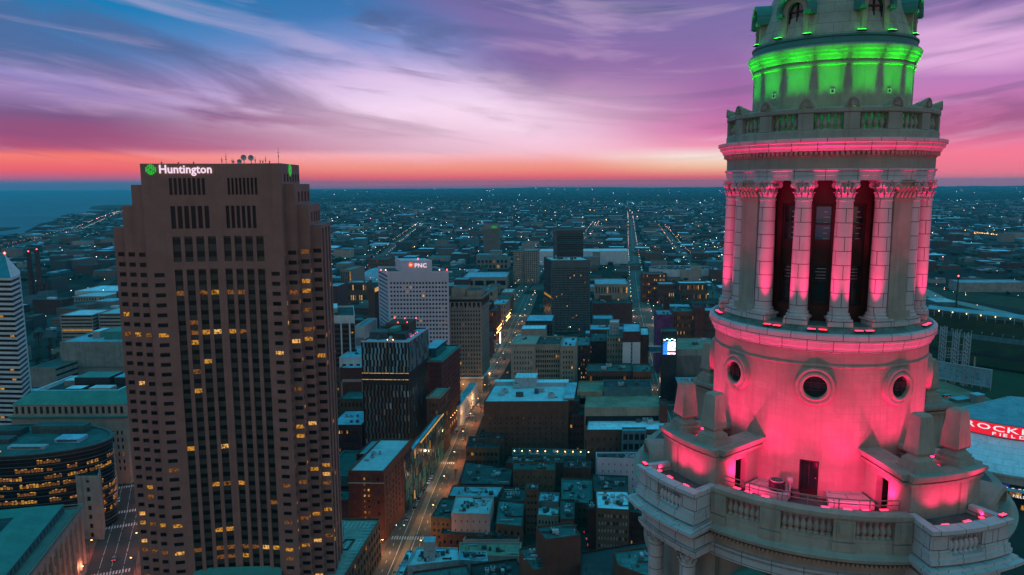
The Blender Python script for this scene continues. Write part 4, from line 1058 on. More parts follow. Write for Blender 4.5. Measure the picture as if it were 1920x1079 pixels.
        q.face([(*W(u1,vb),zz),(*W(u0,vb),zz),(*W(u0,vb),zt),(*W(u1,vb),zt)])
    u=Wd+3*sr; v1=.4+3*sr
    facade(q,strips,W(u,v1),W(u,DEP+6),zz,Z3-1.5,3,1,.52,1,.5); facade(q,wins,W(u,v1),W(u,DEP+6),Z3-1.5,Z3,0,0,1,1)
    # back and the top parapet
    q.face([(*W(Wd,DEP+6),zz),(*W(0,DEP+6),zz),(*W(0,DEP+6),ZT),(*W(Wd,DEP+6),ZT)])
    top=[W(0,0),P1,P2,W(Wd,DEP+6),W(0,DEP+6)]; ins=inset(top,.6)
    for i in range(5): j=(i+1)%5; q.face([(*top[i],ZT),(*top[j],ZT),(*ins[j],ZT),(*ins[i],ZT)]); q.face([(*ins[i],ZT),(*ins[j],ZT),(*ins[j],ZT-1.4),(*ins[i],ZT-1.4)])
    q.build('wall',root,world=True)
    q=MB().use('roof_brown'); q.face([(*p,ZT-1.4) for p in ins]); q.build('roof',root,world=True)
    # strips: spandrels and the glass rows between them
    sp=MB().use('spandrel_dark')
    for (x,y,z,w,h,a,i,j) in strips:
        n=max(1,round(h/fl)); c,s_=math.cos(a),math.sin(a)
        for k in range(n):
            zc=z-h/2+(k+.5)*h/n; wins.append((x-s_*-.0,y,zc+.5,w,h/n*.46,a,i,100+k))
            za,zb_=z-h/2+k*h/n,z-h/2+(k+1)*h/n; g0,g1=zc+.5-h/n*.23,zc+.5+h/n*.23
            ox,oy=s_*.12,-c*.12
            for lo,hi in ((za,g0),(g1,zb_)): sp.face([(x-c*w/2+ox,y-s_*w/2+oy,lo),(x+c*w/2+ox,y+s_*w/2+oy,lo),(x+c*w/2+ox,y+s_*w/2+oy,hi),(x-c*w/2+ox,y-s_*w/2+oy,hi)])
    o=sp.build('spandrel',root,world=True); o['kind']='stuff'
    rr=random.Random(11)
    hot=[(sc_(380,y)[2],p) for y,p in ((470,.5),(627,.55),(645,.2),(548,.25),(553,.25),(995,.85),(1035,.95),(890,.35),(922,.4),(852,.25))]
    def lf(w):
        p=.035
        if w[2]>zr3b+.5: return 0
        for z,pp in hot:
            if abs(w[2]-z)<1.6: p=max(p,pp)
        if w[0]>-92: p=max(p,.10)
        if w[0]<-145: p=max(p,.12)
        return p
    add_windows(root,wins,.03,5,100,litfn=lf,litm=('window_amber','window_amber','window_warm','window_dim','window_dim','window_dim'))
    # glass canopy roof low on the front
    q=MB().use('copper_green'); a,b_,c,d=W(8,-9),W(46,-10),W(45,3),W(9,3); q.face([(*a,22),(*b_,22),(*c,31),(*d,31)]); q.use('frame_dark'); q.face([(*a,0),(*b_,0),(*b_,22),(*a,22)]); q.build('atrium_roof',root,world=True)
    # sign and emblem
    tm=text_mesh('Huntington',4.45,.15,'sign_white',.085,0,'LEFT',1.02,.93)
    xs=sc_(293,326); o=bpy.data.objects.new('lettering',tm); C.objects.link(o)
    pw=W(6.6,6.6*VD/VL-.45); o.parent=root; aa=math.atan2(P1[1]-P0[1],P1[0]-P0[0]); o.location=(pw[0]-root.location.x,pw[1]-root.location.y,sc_(293,325)[2]); o.rotation_euler.z=aa
    def emblem(loc,ang,S):
        q=MB().use('sign_green')
        hx=[(math.cos(PI/6+k*PI/3)*S,math.sin(PI/6+k*PI/3)*S) for k in range(6)]
        # six slanted bars of a honeycomb cut by gaps
        for i,(x,lo,hi,sl) in enumerate(((-.72,-.42,.42,.3),(-.43,-.72,.20,.3),(-.43,.36,.78,.3),(-.14,-.9,-.1,.3),(-.14,.12,.9,.3),(.14,-.9,-.16,-.3),(.14,.04,.9,-.3),(.43,-.72,-.30,-.3),(.43,-.14,.74,-.3),(.72,-.42,.42,-.3))):
            w=.105; q.face([((x-w)*S,0,(lo-sl*w)*S),((x+w)*S,0,(lo+sl*w)*S),((x+w)*S,0,(hi+sl*w)*S),((x-w)*S,0,(hi-sl*w)*S)])
        for z,x0_,x1_ in ((.02,-.43,-.14),(-.06,.14,.43)): q.face([(x0_*S,-.01,(z-.09)*S),(x1_*S,-.01,(z-.09)*S+.1*S),(x1_*S,-.01,(z+.09)*S+.1*S),(x0_*S,-.01,(z+.09)*S)])
        e=q.build('emblem',root,(loc[0]-root.location.x,loc[1]-root.location.y,loc[2]),ang)
    pw=W(3.8,3.8*VD/VL-.3); emblem((pw[0],pw[1],sc_(281,318.5)[2]),aa,2.25)
    pw=W(Wd+.25,15); emblem((pw[0],pw[1],sc_(537,317)[2]),psi+PI/2,3.0)
    # rooftop gear, each piece a thing of its own would rest on the roof: the dishes
    def mast(u,v,h,label,base=ZT-1.4):
        p=W(u,v); o=empty('antenna_mast',(p[0],p[1],base),0,label,'antenna','masts on the brown skyscraper roof'); q=MB().use('frame_dark'); q.cone((0,0,0),(0,0,h),.11,.05,5); q.build('pole',o); q=MB().use('frame_dark'); q.box(0,0,h*.72,.9,.12,.12); q.box(0,0,h*.5,.3,.3,.7); q.build('crossarm',o)
    for u,h,l in ((53.5,0,''),): pass
    mast(51.5,3,7.5,'tallest thin mast at the right end of the skyscraper roof'); 
    for i,(u,h) in enumerate(((29.5,4.2),(30.8,5.6),(32.8,3.6),(34,3.2),(42,4.2),(43.6,3.4),(45.2,3.2),(46.0,4.4),(47.2,3.0),(6.5,2.6),(12.5,2.4),(18,2.6))):
        mast(u,4+ (i%3),h,'short dark mast on the skyscraper roof, %s'%('beside the dishes' if u>28 and u<35 else ('between the dishes and the tallest mast' if u>40 else 'above the white lettering')))
    for i,(u,z,r,l) in enumerate(((35.9,2.2,.95,'lowest and leftmost satellite dish on the skyscraper roof'),(37.6,3.7,1.15,'middle satellite dish on the skyscraper roof'),(40.4,3.6,1.15,'right satellite dish of the three on the skyscraper roof'))):
        p=W(u,5); o=empty('satellite_dish',(p[0],p[1],ZT-1.4),0,l,'satellite dish','satellite dishes on the brown skyscraper roof')
        q=MB().use('unit_metal'); 
        for k in range(16):
            a=2*PI*k/16; b_=2*PI*(k+1)/16
            q.face([(0,.25,z),(r*math.cos(b_),-.1,z+r*math.sin(b_)),(r*math.cos(a),-.1,z+r*math.sin(a))]); q.face([(0,.3,z),(r*math.cos(a),-.05,z+r*math.sin(a)),(r*math.cos(b_),-.05,z+r*math.sin(b_))])
        q.build('dish',o); q=MB().use('frame_dark'); q.cone((0,.3,0),(0,.3,z),.14,.1,6); q.beam((0,.2,z),(0,-.9,z+.2),.08); q.build('stand',o)
    NAMED.append([W(-3*s,0),W(Wd+3*sr,0),W(Wd+3*sr,DEP+8),W(-3*s,DEP+8)])
skyscraper()
# ================================================================== LEFT SIDE
def banded_tower():
    Y=560.0; A=atY(-75,520,Y); B=atY(20,520,Y-12); Cp=atY(37,520,Y+10)
    root=empty('banded_tower',(B[0],B[1],0),0,'slim white and black banded tower with a pointed glass top','tower')
    ze=atY(28,518,Y)[2]; za=atY(12,477,Y+10)[2]
    p=[(A[0],A[1]-8),(B[0],B[1]),(Cp[0],Cp[1]),(Cp[0]-14,Cp[1]+22),(A[0],A[1]+25)]
    NAMED.append(p)
    q=MB().use('panel_white'); n=32; fl=ze/n; wb=MB(); wr=random.Random(4); pi=inset(p,.35)
    bands=[]
    for k in range(n):
        q.use('panel_white'); q.prism(p,k*fl+fl*.52,(k+1)*fl,top=True,bottom=True)
    q.build('wall',root,world=True)
    for k in range(n):
        wb=MB().use('glass_dark_0'); wb.prism(pi,k*fl,k*fl+fl*.52,top=False,bottom=False)
        for j in range(2):
            if wr.random()<.35:
                t=wr.random()*.7+.2; a=lerp(pi[0],pi[1],t); b=lerp(pi[0],pi[1],min(1,t+.07)); wb.use('window_amber'); wb.face([(a[0],a[1]-.05,k*fl+.2),(b[0],b[1]-.05,k*fl+.2),(b[0],b[1]-.05,k*fl+fl*.45),(a[0],a[1]-.05,k*fl+fl*.45)])
        wb.build('window_band',root,world=True)
    q=MB().use('glass_blue'); ap=(atY(12,477,Y+10)[0],Y+8,za); a2=(atY(-40,477,Y+10)[0],Y+8,za)
    q.face([(*p[0],ze),(*p[1],ze),ap,a2]); q.use('panel_white'); q.face([(*p[1],ze),(*p[2],ze),ap]); q.face([(*p[2],ze),(*p[3],ze),ap]); q.use('glass_blue'); q.face([(*p[3],ze),(*p[4],ze),a2,ap]); q.face([(*p[4],ze),(*p[0],ze),a2])
    q.build('pyramid_roof',root,world=True); lit_point(root,(ap[0],ap[1],ap[2]+1),'light_beacon',.9,'beacon')
banded_tower()
def chimneys():
    X,Y=gnd(62,552)
    for px,pt,l in ((60,474,'left of the two tall dark brick chimneys beside the red boiler house'),(76,470,'right of the two tall dark brick chimneys beside the red boiler house')):
        x=atY(px,545,Y)[0]; z=atY(px,pt,Y)[2]; o=empty('chimney_stack',(x,Y,0),0,l,'chimney','pair of tall brick chimneys'); q=MB().use('brick_dark',True); q.lathe([(4.6,0),(3.6,z)],n=20); q.use('brick_dark'); q.lathe([(3.6,z),(4.0,z+.1),(4.0,z+1.5),(2.8,z+1.5)],n=20); smooth_weld(q.build('shaft',o),30)
        lit_point(o,(x,Y,z+2.2),'light_beacon',1.0,'beacon')
NAMED.append([gnd(50,560),gnd(100,560),gnd(100,530),gnd(50,530)])
chimneys()
bldg('boiler_house','small red brick boiler house at the foot of the two chimneys',66,86,532,551,D=25,wall='brick_red',front=(4,2,.4,.5),maxn=20)
bldg('power_plant','dark boiler plant block right of the two chimneys',84,96,524,550,D=40,wall='far_wall_teal',roof='roof_teal')
bldg('warehouse','long pale walled warehouse with a white roof beyond the striped parking deck',135,196,556,566,D=50,wall='limestone',roof='roof_white',front=(12,1,.4,.5),maxn=30)
bldg('warehouse','wide white roofed shed behind the pale walled warehouse',140,222,546,553,D=70,wall='panel_white',roof='roof_white')
bldg('parking_deck','striped concrete parking deck, left half, in front of the white sheds',112,172,591,642,D=40,saz=2,wall='limestone',roof='roof_white',front=(1,8,.97,.46),side=(1,8,.95,.46),rec=1.2)
bldg('parking_deck','striped concrete parking deck, right half, touching the skyscraper outline',184,240,588,640,D=45,saz=2,wall='limestone',roof='roof_white',front=(1,8,.97,.46),side=(1,8,.95,.46),rec=1.2)
bldg('mid_office','pale office block with a dark glass side beyond the chimneys',123,147,487,506,D=60,wall='far_wall_grey',roof='roof_blue')
bldg('mid_office','dark long office block left of the pale one beyond the chimneys',93,122,490,508,D=60,wall='far_wall_teal',roof='roof_teal')
k=bldg('windowless_hall','big grey windowless hall with a flat white roof left of the skyscraper',112,232,641,715,D=70,saz=4,wall='concrete',roof='roof_blue',nunits=5,penthouse=[(.30,.42,.3,.55,7,'limestone','roof_white'),(.55,.9,.2,.6,8,'copper_green','copper_green')])
q=MB().use('stone_grey'); A,B=k['A'],k['B']; q.prism([(A[0]-.6,A[1]-.8),(B[0],B[1]-.8),B,A],14,15.2); q.build('ledge',k['root'],world=True)
bldg('low_hall','low pale hall with a striped side in front of the windowless hall',55,102,690,732,D=60,wall='concrete',roof='roof_teal',side=(1,4,.95,.4),rec=1.0)
bldg('low_block','low teal block behind the mansard roofed courthouse',-20,22,752,800,D=40,wall='teal_wall',roof='roof_blue')
# mansard-roofed courthouse
def courthouse():
    k=bldg('courthouse','pink stone courthouse with arched attic windows under a green mansard roof',20,236,780,908,D=55,fy=0,saz=4,wall='limestone',roof='roof_dark',front=(24,6,.42,.55,2,8,9),lit=.07,par=.5,cornice=('copper_green',1.0,1.2))
    A,B,Cc,Dd=k['poly']; z=k['zt']; root=k['root']
    # attic storey with arches
    at=inset(k['poly'],1.2); q=MB().use('limestone'); w2=[]; facade(q,w2,at[0],at[1],z-.5,z+7,18,1,.5,.62,.5)
    for i in (1,2,3): q.face([(*at[i],z-.5),(*at[(i+1)%4],z-.5),(*at[(i+1)%4],z+7),(*at[i],z+7)])
    q.build('attic_storey',root,world=True); add_windows(root,w2,0,3,100,glass=('frame_dark',),name='attic_window')
    lo=inset(k['poly'],.4); hi=inset(k['poly'],9); q=MB().use('copper_green')
    for i in range(4): j=(i+1)%4; q.face([(*lo[i],z+7),(*lo[j],z+7),(*hi[j],z+14),(*hi[i],z+14)])
    q.build('mansard_roof',root,world=True)
    q=MB().use('roof_white')
    hi2=inset(k['poly'],10.2)
    for i in range(4): j=(i+1)%4; q.face([(*hi[i],z+14),(*hi[j],z+14),(*hi2[j],z+14),(*hi2[i],z+14)]); q.face([(*hi2[i],z+14),(*hi2[j],z+14),(*hi2[j],z+11.5),(*hi2[i],z+11.5)])
    q.use('roof_dark'); q.face([(*p,z+11.5) for p in hi2]); q.build('roof_deck',root,world=True)
    P=lambda u,v:lerp(lerp(hi2[0],hi2[1],u),lerp(hi2[3],hi2[2],u),v)
    for u0,u1,v0,v1,h,wm,rm in ((.28,.72,.45,.9,6.5,'dark_metal','copper_green'),(.12,.30,.5,.85,4,'concrete','roof_white'),(.76,.92,.5,.85,6,'dark_metal','roof_blue'),(.32,.52,.08,.3,2.5,'unit_dark','roof_white'),(.62,.88,.06,.28,3,'limestone','roof_white')):
        pp=[P(u0,v0),P(u1,v0),P(u1,v1),P(u0,v1)]; q=MB().use(wm); q.prism(pp,z+11.5,z+11.5+h,top=False,bottom=False); q.use(rm); q.face([(*p,z+11.5+h) for p in pp]); q.build('penthouse',root,world=True)
courthouse()
# curved glass office
def curved_glass():
    cx,cy=-277.0,396.0; Rr=51.0; zt=50.0
    root=empty('curved_glass_office',(cx,cy,0),0,'round fronted dark glass office with amber lit floors and curved rails','office building')
    root.scale=(1,.52,1)
    NAMED.append([(cx-Rr,cy-Rr*.5),(cx+Rr,cy-Rr*.5),(cx+Rr,cy+Rr*.5),(cx-Rr,cy+Rr*.5)])
    n=11; fl=(zt-3)/n; wr=random.Random(8)
    f=lambda a,r:(r*math.sin(R_(a)),-r*math.cos(R_(a)))
    for k in range(n):
        q=MB(); N=110; run=0
        for j in range(N):
            a0=-100+200*j/N; a1=-100+200*(j+1)/N
            if run<=0 and wr.random()<(.20 if 2<=k<=9 else .02) and -55<a0<95: run=wr.randint(2,9); rm=wr.choice(('window_dim','window_dim','window_amber'))
            q.use('glass_dark_0'); z0,z1=k*fl,(k+1)*fl
            q.face([(*f(a0,Rr),z0),(*f(a1,Rr),z0),(*f(a1,Rr),z1),(*f(a0,Rr),z1)])
            if run>0:
                run-=1; q.use(rm if wr.random()<.75 else 'window_dim'); hz=z0+fl*wr.choice((.55,.6,.5))
                q.face([(*f(a0+.15,Rr+.05),z0+fl*.18),(*f(a1-.15,Rr+.05),z0+fl*.18),(*f(a1-.15,Rr+.05),hz),(*f(a0+.15,Rr+.05),hz)])
                if wr.random()<.5: q.use('window_warm'); q.face([(*f(a0+.2,Rr+.07),hz+.1),(*f(a1-.2,Rr+.07),hz+.1),(*f(a1-.2,Rr+.07),hz+.45),(*f(a0+.2,Rr+.07),hz+.45)])
        q.build('glass_storey',root)
        q=MB().use('rib_grey'); arcbox(q,Rr,Rr+.5,-100,100,(k+1)*fl-.25,(k+1)*fl+.12,3); q.build('sun_shade',root); q=MB().use('rib_grey'); arcbox(q,Rr,Rr+.25,-100,100,(k+.5)*fl-.08,(k+.5)*fl+.02,3); q.build('transom_rail',root)
    q=MB().use('dark_metal'); q.lathe([(Rr+.3,zt-3),(Rr+.3,zt-1.2)],n=60); q.use('rib_grey'); q.lathe([(Rr+.3,zt-1.2),(Rr+1.0,zt-1.1),(Rr+1.0,zt-.5),(Rr-1.2,zt-.5),(Rr-1.2,zt-1.4)],n=60); q.build('fascia',root)
    q=MB().use('dark_metal'); q.lathe([(Rr-.2,0),(Rr-.2,zt-3)],t0=R_(98),t1=R_(262),n=30); q.build('back_wall',root)
    q=MB().use('roof_teal'); q.face([f(a,Rr-.6)+(zt-1.4,) for a in range(-180,180,6)]); q.build('roof',root)
    for x,y,sx,sy,h,m in ((-16,20,26,16,3.5,'roof_teal'),(16,28,30,14,4.5,'roof_teal'),(-10,-4,18,14,2.5,'unit_dark'),(30,0,14,16,2,'roof_blue'),(-38,-10,14,14,2,'roof_teal'),(14,-24,20,8,1.6,'unit_metal')):
        q=MB().use(m); q.box(x,y,zt-1.4,sx,sy,h); q.use('unit_dark'); q.box(x,y-sy/2-.1,zt-.9,sx*.8,.2,h*.5); q.build('plant_room',root)
    for x,y in ((0,-36),(-26,-30)):
        q=MB().use('window_warm'); q.box(x,y,zt-1.3,6,2.5,.5); q.build('skylight',root)
curved_glass()
k=bldg('stone_wing','narrow pale blue stone wing with one column of dark windows before the curved glass office',141,185,893,1012,D=24,saz=-26,wall='concrete',roof='roof_dark',front=(1,7,.22,.5,2),side=(6,7,.3,.5),par=2.5,rec=.6,lit=0,glass=('glass_dark_1','tower_dark_wall'))
bldg('stone_wing','second pale stone wing farther up the street right of the curved glass office',197,210,868,958,D=34,saz=-26,wall='limestone',roof='roof_teal',front=(2,7,.3,.5),side=(8,7,.4,.5),par=2)
# classical hall bottom left
def classical_hall():
    Y1=gnd(150,1000)[1]
    root=empty('classical_hall',(-215,310,0),0,'classical stone hall with a green copper roof and a balustrade at the lower left corner','public building')
    ze=atY(150,975,335)[2]*1.0
    ze=34.0
    # long side runs from far corner F towards the camera at N
    F=gnd(152,950,ze); N=gnd(30,1110,ze)
    d=Vector((N[0]-F[0],N[1]-F[1])); L=d.length; d.normalize(); n=Vector((d.y,-d.x)); 
    if n.x>0: n=-n            # into the building, towards the left
    Wd=62
    p=[(F[0],F[1]),(F[0]+n.x*Wd,F[1]+n.y*Wd),(N[0]+n.x*Wd+d.x*30,N[1]+n.y*Wd+d.y*30),(N[0]+d.x*30,N[1]+d.y*30)]
    NAMED.append(p)
    q=MB().use('limestone'); wins=[]
    facade(q,wins,p[3],p[0],0,ze,16,3,.38,.6,.6,3,7,5)
    q.face([(*p[0],0),(*p[1],0),(*p[1],ze),(*p[0],ze)]); q.face([(*p[1],0),(*p[2],0),(*p[2],ze),(*p[1],ze)]); q.face([(*p[2],0),(*p[3],0),(*p[3],ze),(*p[2],ze)])
    q.build('wall',root,world=True); add_windows(root,wins,.02,4,100)
    q=MB().use('stone_grey'); o2=inset(p[::-1],-1.1)[::-1]; 
    q.prism(o2[::-1],ze-1.6,ze-.6); q.prism(inset(p[::-1],-.6),ze-3,ze-1.65,top=False); q.build('cornice',root,world=True)
    q=MB().use('stone_grey'); i1=inset(p[::-1],.2); i2=inset(p[::-1],.8)
    for i in range(4):
        j=(i+1)%4; a,b,c,e=i1[i],i1[j],i2[j],i2[i]
        for z0,z1 in ((ze-.6,ze-.2),(ze+.9,ze+1.25)): q.face([(*a,z0),(*b,z0),(*b,z1),(*a,z1)]); q.face([(*a,z1),(*b,z1),(*c,z1),(*e,z1)]); q.face([(*c,z0),(*e,z0),(*e,z1),(*c,z1)])
    q.build('parapet',root,world=True)
    e=MB().use('stone_grey'); e.cone((0,0,0),(0,0,1.1),.32,.32,6)
    me=None
    for k in range(60):
        t=k/59*(L+24); x,y=F[0]+d.x*t+n.x*.5,F[1]+d.y*t+n.y*.5
        if me is None: o=e.build('baluster',root,(x-root.location.x,y-root.location.y,ze-.2)); me=o.data
        else: link(me,'baluster',root,(x-root.location.x,y-root.location.y,ze-.2))
    # attic wall with paired windows, then a copper roof with a ridge gutter
    a=[(F[0]+n.x*6+d.x*4,F[1]+n.y*6+d.y*4),(F[0]+n.x*56+d.x*4,F[1]+n.y*56+d.y*4),(N[0]+n.x*56+d.x*22,N[1]+n.y*56+d.y*22),(N[0]+n.x*6+d.x*22,N[1]+n.y*6+d.y*22)]
    q=MB().use('teal_wall'); w2=[]; facade(q,w2,a[3],a[0],ze-.6,ze+3.6,24,1,.3,.6,.3)
    for i,j in ((0,1),(1,2),(2,3)): q.face([(*a[i],ze-.6),(*a[j],ze-.6),(*a[j],ze+3.6),(*a[i],ze+3.6)])
    q.build('attic_wall',root,world=True); add_windows(root,w2,0,3,100,glass=('frame_dark',),name='attic_window')
    f2=lambda t,u:(F[0]+n.x*t+d.x*u,F[1]+n.y*t+d.y*u); LL=(Vector(N)-Vector(F)).length+22
    q=MB().use('copper_green'); 
    q.face([(*f2(6,4),ze+3.6),(*f2(6,LL),ze+3.6),(*f2(15,LL),ze+7),(*f2(15,12),ze+7)][::-1]); q.face([(*f2(6,4),ze+3.6),(*f2(56,4),ze+3.6),(*f2(47,12),ze+7),(*f2(15,12),ze+7)]); q.face([(*f2(15,12),ze+7),(*f2(22,18),ze+5.2),(*f2(22,LL),ze+5.2),(*f2(15,LL),ze+7)]); q.face([(*f2(15,12),ze+7),(*f2(47,12),ze+7),(*f2(40,18),ze+5.2),(*f2(22,18),ze+5.2)])
    q.use('roof_dark'); q.face([(*f2(22,18),ze+5.1),(*f2(40,18),ze+5.1),(*f2(40,LL),ze+5.1),(*f2(22,LL),ze+5.1)])
    q.build('copper_roof',root,world=True)
    for t0,t1,u0,u1,h in ((26,46,24,34,5),(28,50,44,58,6),(26,44,66,80,5)):
        q=MB().use('limestone'); pp=[f2(t0,u0),f2(t1,u0),f2(t1,u1),f2(t0,u1)][::-1]; q.prism(pp,ze+5,ze+5+h*.5,top=False,bottom=False); q.use('copper_green'); 
        c=((pp[0][0]+pp[2][0])/2,(pp[0][1]+pp[2][1])/2,ze+6+h); o3=inset(pp,-.8)
        for i in range(4): q.face([(*o3[i],ze+5+h*.5),(*o3[(i+1)%4],ze+5+h*.5),c])
        q.build('roof_lantern',root,world=True)
    wn=(math.atan2(d.y,d.x))
    q=MB().use('stone_grey')
    for k in range(15):
        t=3+k*(L+20)/15; x,y=F[0]+d.x*t-n.x*.5,F[1]+d.y*t-n.y*.5
        o=MB().use('limestone').cone((0,0,0),(0,0,ze-10),.9,.75,10).build('column',root,(x-root.location.x,y-root.location.y,6)) if k==0 else link(o.data,'column',root,(x-root.location.x,y-root.location.y,6))
classical_hall()
# ================================================================== CENTRE: HIGH BUILDINGS
def white_tower():
    k=bldg('lilac_office_tower','pale lilac office tower with square windows and a lit name sign on its roof',727,841,509,Yd=640,D=48,fy=0,saz=-22,wall='panel_lilac',roof='roof_brown',front=(18,27,.62,.50,1.0,8,8.2),left=(9,32,.25,.95,1,4,2),lit=.05,par=1.6,litm=None) if False else bldg('lilac_office_tower','pale lilac office tower with square windows and a lit name sign on its roof',727,841,509,Yd=640,D=42,fy=0,saz=-22,wall='panel_lilac',roof='roof_brown',front=(18,26,.60,.46,1.2,8,8.6),left=(1,30,.9,.40,.5,3,3),lit=.05,par=1.6)
    root=k['root']; A,B=k['A'],k['B']; zt=k['zt']
    w=[]; q=MB().use('panel_lilac'); facade(q,w,(A[0],A[1]-.25),(B[0],B[1]-.25),zt-8.6,zt-1.2,18,1,.56,.78,.5,1.2); q.prism([(A[0],A[1]-.25),(B[0],B[1]-.25),B,A],zt-1.2,zt+.02); q.build('crown_storey',root,world=True); add_windows(root,w,0,3,100,name='crown_window')
    a=atY(752,505,648); b=atY(810,505,648); zs=atY(780,489,648)[2]
    q=MB().use('panel_lilac'); q.prism([(a[0],648),(b[0],648),(b[0]-8,668),(a[0]-8,668)],zt-1.6,zs); q.build('sign_box',root,world=True)
    tm=text_mesh('PNC',5.1,.12,'sign_white',.05,0,'LEFT',1.05,1.05); o=bpy.data.objects.new('lettering',tm); C.objects.link(o); o.parent=root; p=atY(777,501,647.6); o.location=(p[0]-root.location.x,647.6-root.location.y,p[2]-.4)
    q=MB().use('sign_orange'); S=2.35; q.face([(S*math.cos(PI/8+i*PI/4),0,S*math.sin(PI/8+i*PI/4)) for i in range(8)]); q.use('sign_white')
    q.face([(-.65*1.6,-.06,-1.2),(1.0*1.3,-.06,0),(-.65*1.6,-.06,1.2)]); q.use('sign_orange'); q.face([(-.42,-.1,-.5),(.45,-.1,0),(-.42,-.1,.5)])
    p=atY(770.5,497,647.6); q.build('emblem',root,(p[0]-root.location.x,647.6-root.location.y,p[2]))
    for px,m in ((714,'light_beacon'),(723,'light_pink'),(824,'light_pink'),(838,'light_beacon'),(750,'light_beacon'),(784,'light_beacon')):
        pp=atY(px,503,655 if px in(750,784) else 642); lit_point(root,(pp[0],pp[1],zt+(1.0 if px not in (784,) else zs-zt+1)),m,.55,'roof_lamp')
white_tower()
k=bldg('old_office_tower','grey stone office tower with a heavy cornice and tight rows of windows beside the street',842,903,557,Yd=655,D=36,fy=0,saz=9,wall='stone_grey',roof='roof_dark',front=(11,17,.5,.52,1,13,7),side=(12,17,.5,.5,1,13,7),lit=.015,cornice=('stone_grey',1.4,1.0),nunits=0,penthouse=[(.02,.45,.2,.8,8,'stone_beige','roof_teal'),(.5,.92,.15,.7,6,'stone_beige','roof_dark')])
q=MB().use('panel_white'); o2=inset(k['poly'],-1.2); q.prism(o2,13.2,14.4); q.build('belt_course',k['root'],world=True)
w=[]; q=MB().use('stone_grey'); A,B=k['A'],k['B']; facade(q,w,(A[0],A[1]-.3),(B[0],B[1]-.3),k['zt']-12.5,k['zt']-4.5,7,1,.62,.85,.6,1); q.build('loggia',k['root'],world=True); add_windows(k['root'],w,0,1,100,name='loggia_window')
bldg('dark_glass_tower','tall black office tower with fine white ribs standing in the middle of the city',1034,1107,488,623,D=45,fy=0,saz=-10,wall='rib_grey',roof='roof_white',front=(28,27,.66,.58,.6,2,9),left=(1,28,.96,.95,.3,2,2),lit=.02,nunits=8,glass=('glass_dark_0','glass_dark_2','glass_teal'))
q=MB().use('glass_dark_0'); q.prism(inset(k['poly'],-.15),k['zt']-8.5,k['zt']-.6,top=False); q.build('crown_band',k['root'],world=True)
k2=bldg('dark_glass_tower','black glass tower farther off, behind the black tower with white ribs',1044,1094,432,Yd=1330,D=50,fy=0,saz=-4,wall='spandrel_dark',roof='roof_dark',front=(1,26,.98,.6,0,2,6),left=(1,26,.98,.6,0,2,4),lit=.05,glass=('glass_teal','glass_dark_0'))
bldg('ribbed_tower','pale ribbed tower with green letters on its crown far out in the city',907,937,421,480,D=50,fy=0,saz=-3,wall='stone_grey',roof='roof_dark',front=(14,22,.5,.7,1,4,12),side=(10,22,.5,.7,1,4,12),lit=.01)
def green_letters():
    r=[o for o in C.objects if o.get('label','').startswith('pale ribbed tower')][0]; Y=r.location.y
    tm=text_mesh('CSU',8,.3,'sign_green',.1); o=bpy.data.objects.new('lettering',tm); C.objects.link(o); o.parent=r; p=atY(921,428,Y-1); o.location=(p[0]-r.location.x,-1.0,p[2])
green_letters()
bldg('podium_block','wide low podium under the pale ribbed tower',894,952,486,505,D=60,wall='stone_grey',roof='roof_teal',front=(8,2,.6,.6),maxn=20)
bldg('apartment_tower','beige apartment tower with pale central bays left of the black towers',962,980,472,533,D=40,wall='stone_beige',roof='roof_teal',front=(5,15,.45,.5),lit=.05)
bldg('apartment_tower','pale grey stepped apartment tower joined to the beige one',981,1008,470,532,D=45,wall='limestone',roof='roof_blue',front=(7,15,.45,.55),side=(4,15,.4,.5),lit=.03)
bldg('brown_slab','narrow brown slab tower with a black glass side left of the lilac tower',690,702,541,Yd=830,D=45,fy=2,saz=7,wall='brick_brown',roof='roof_dark',side=(1,14,.96,.9),front=(0,0,.5,.5))
bldg('ribbed_office','black office block with tall white ribs just right of the skyscraper',600,665,592,Yd=590,D=50,fy=0,saz=-13,wall='panel_white',roof='roof_dark',front=(24,1,.55,.86,1,4,3),lit=0,nunits=3,par=1.5,penthouse=[(.2,.5,.3,.8,5,'limestone','roof_white')])
def ribbed_fix():
    r=[o for o in C.objects if o.get('label','').startswith('black office block with tall')][0]
    a=atY(598,650,588.6); b=atY(665.5,650,588.6); zt=atY(640,602,588.6)[2]
    q=MB().use('glass_dark_0'); q.prism([(a[0],588.6),(b[0],588.6),(b[0],589.9),(a[0],589.9)],0,zt-3)
    for k in range(20): q.use('spandrel_dark'); q.prism([(a[0],588.4),(b[0],588.4),(b[0],588.6),(a[0],588.6)],k*4,k*4+1.4)
    q.build('curtain_wall',r,world=True)
    for i,px in enumerate((607,624,641,657)):
        x=atY(px,650,588)[0]; q=MB().use('panel_white'); q.box(x,588.0,0,1.1,.8,zt); q.build('rib',r,world=True)
    for px,py in ((660,625),(627,660)):
        p=atY(px,py,588.3); q=MB().use('window_amber'); q.box(p[0],588.3,p[2],2.2,.2,1.0); q.build('lit_window',r,world=True)
ribbed_fix()
bldg('low_ribbed_annex','low white ribbed annex between the ribbed office and the checkered hotel',664,682,612,Yd=640,D=40,wall='panel_white',roof='roof_blue',front=(10,1,.5,.7,.3,8,2))
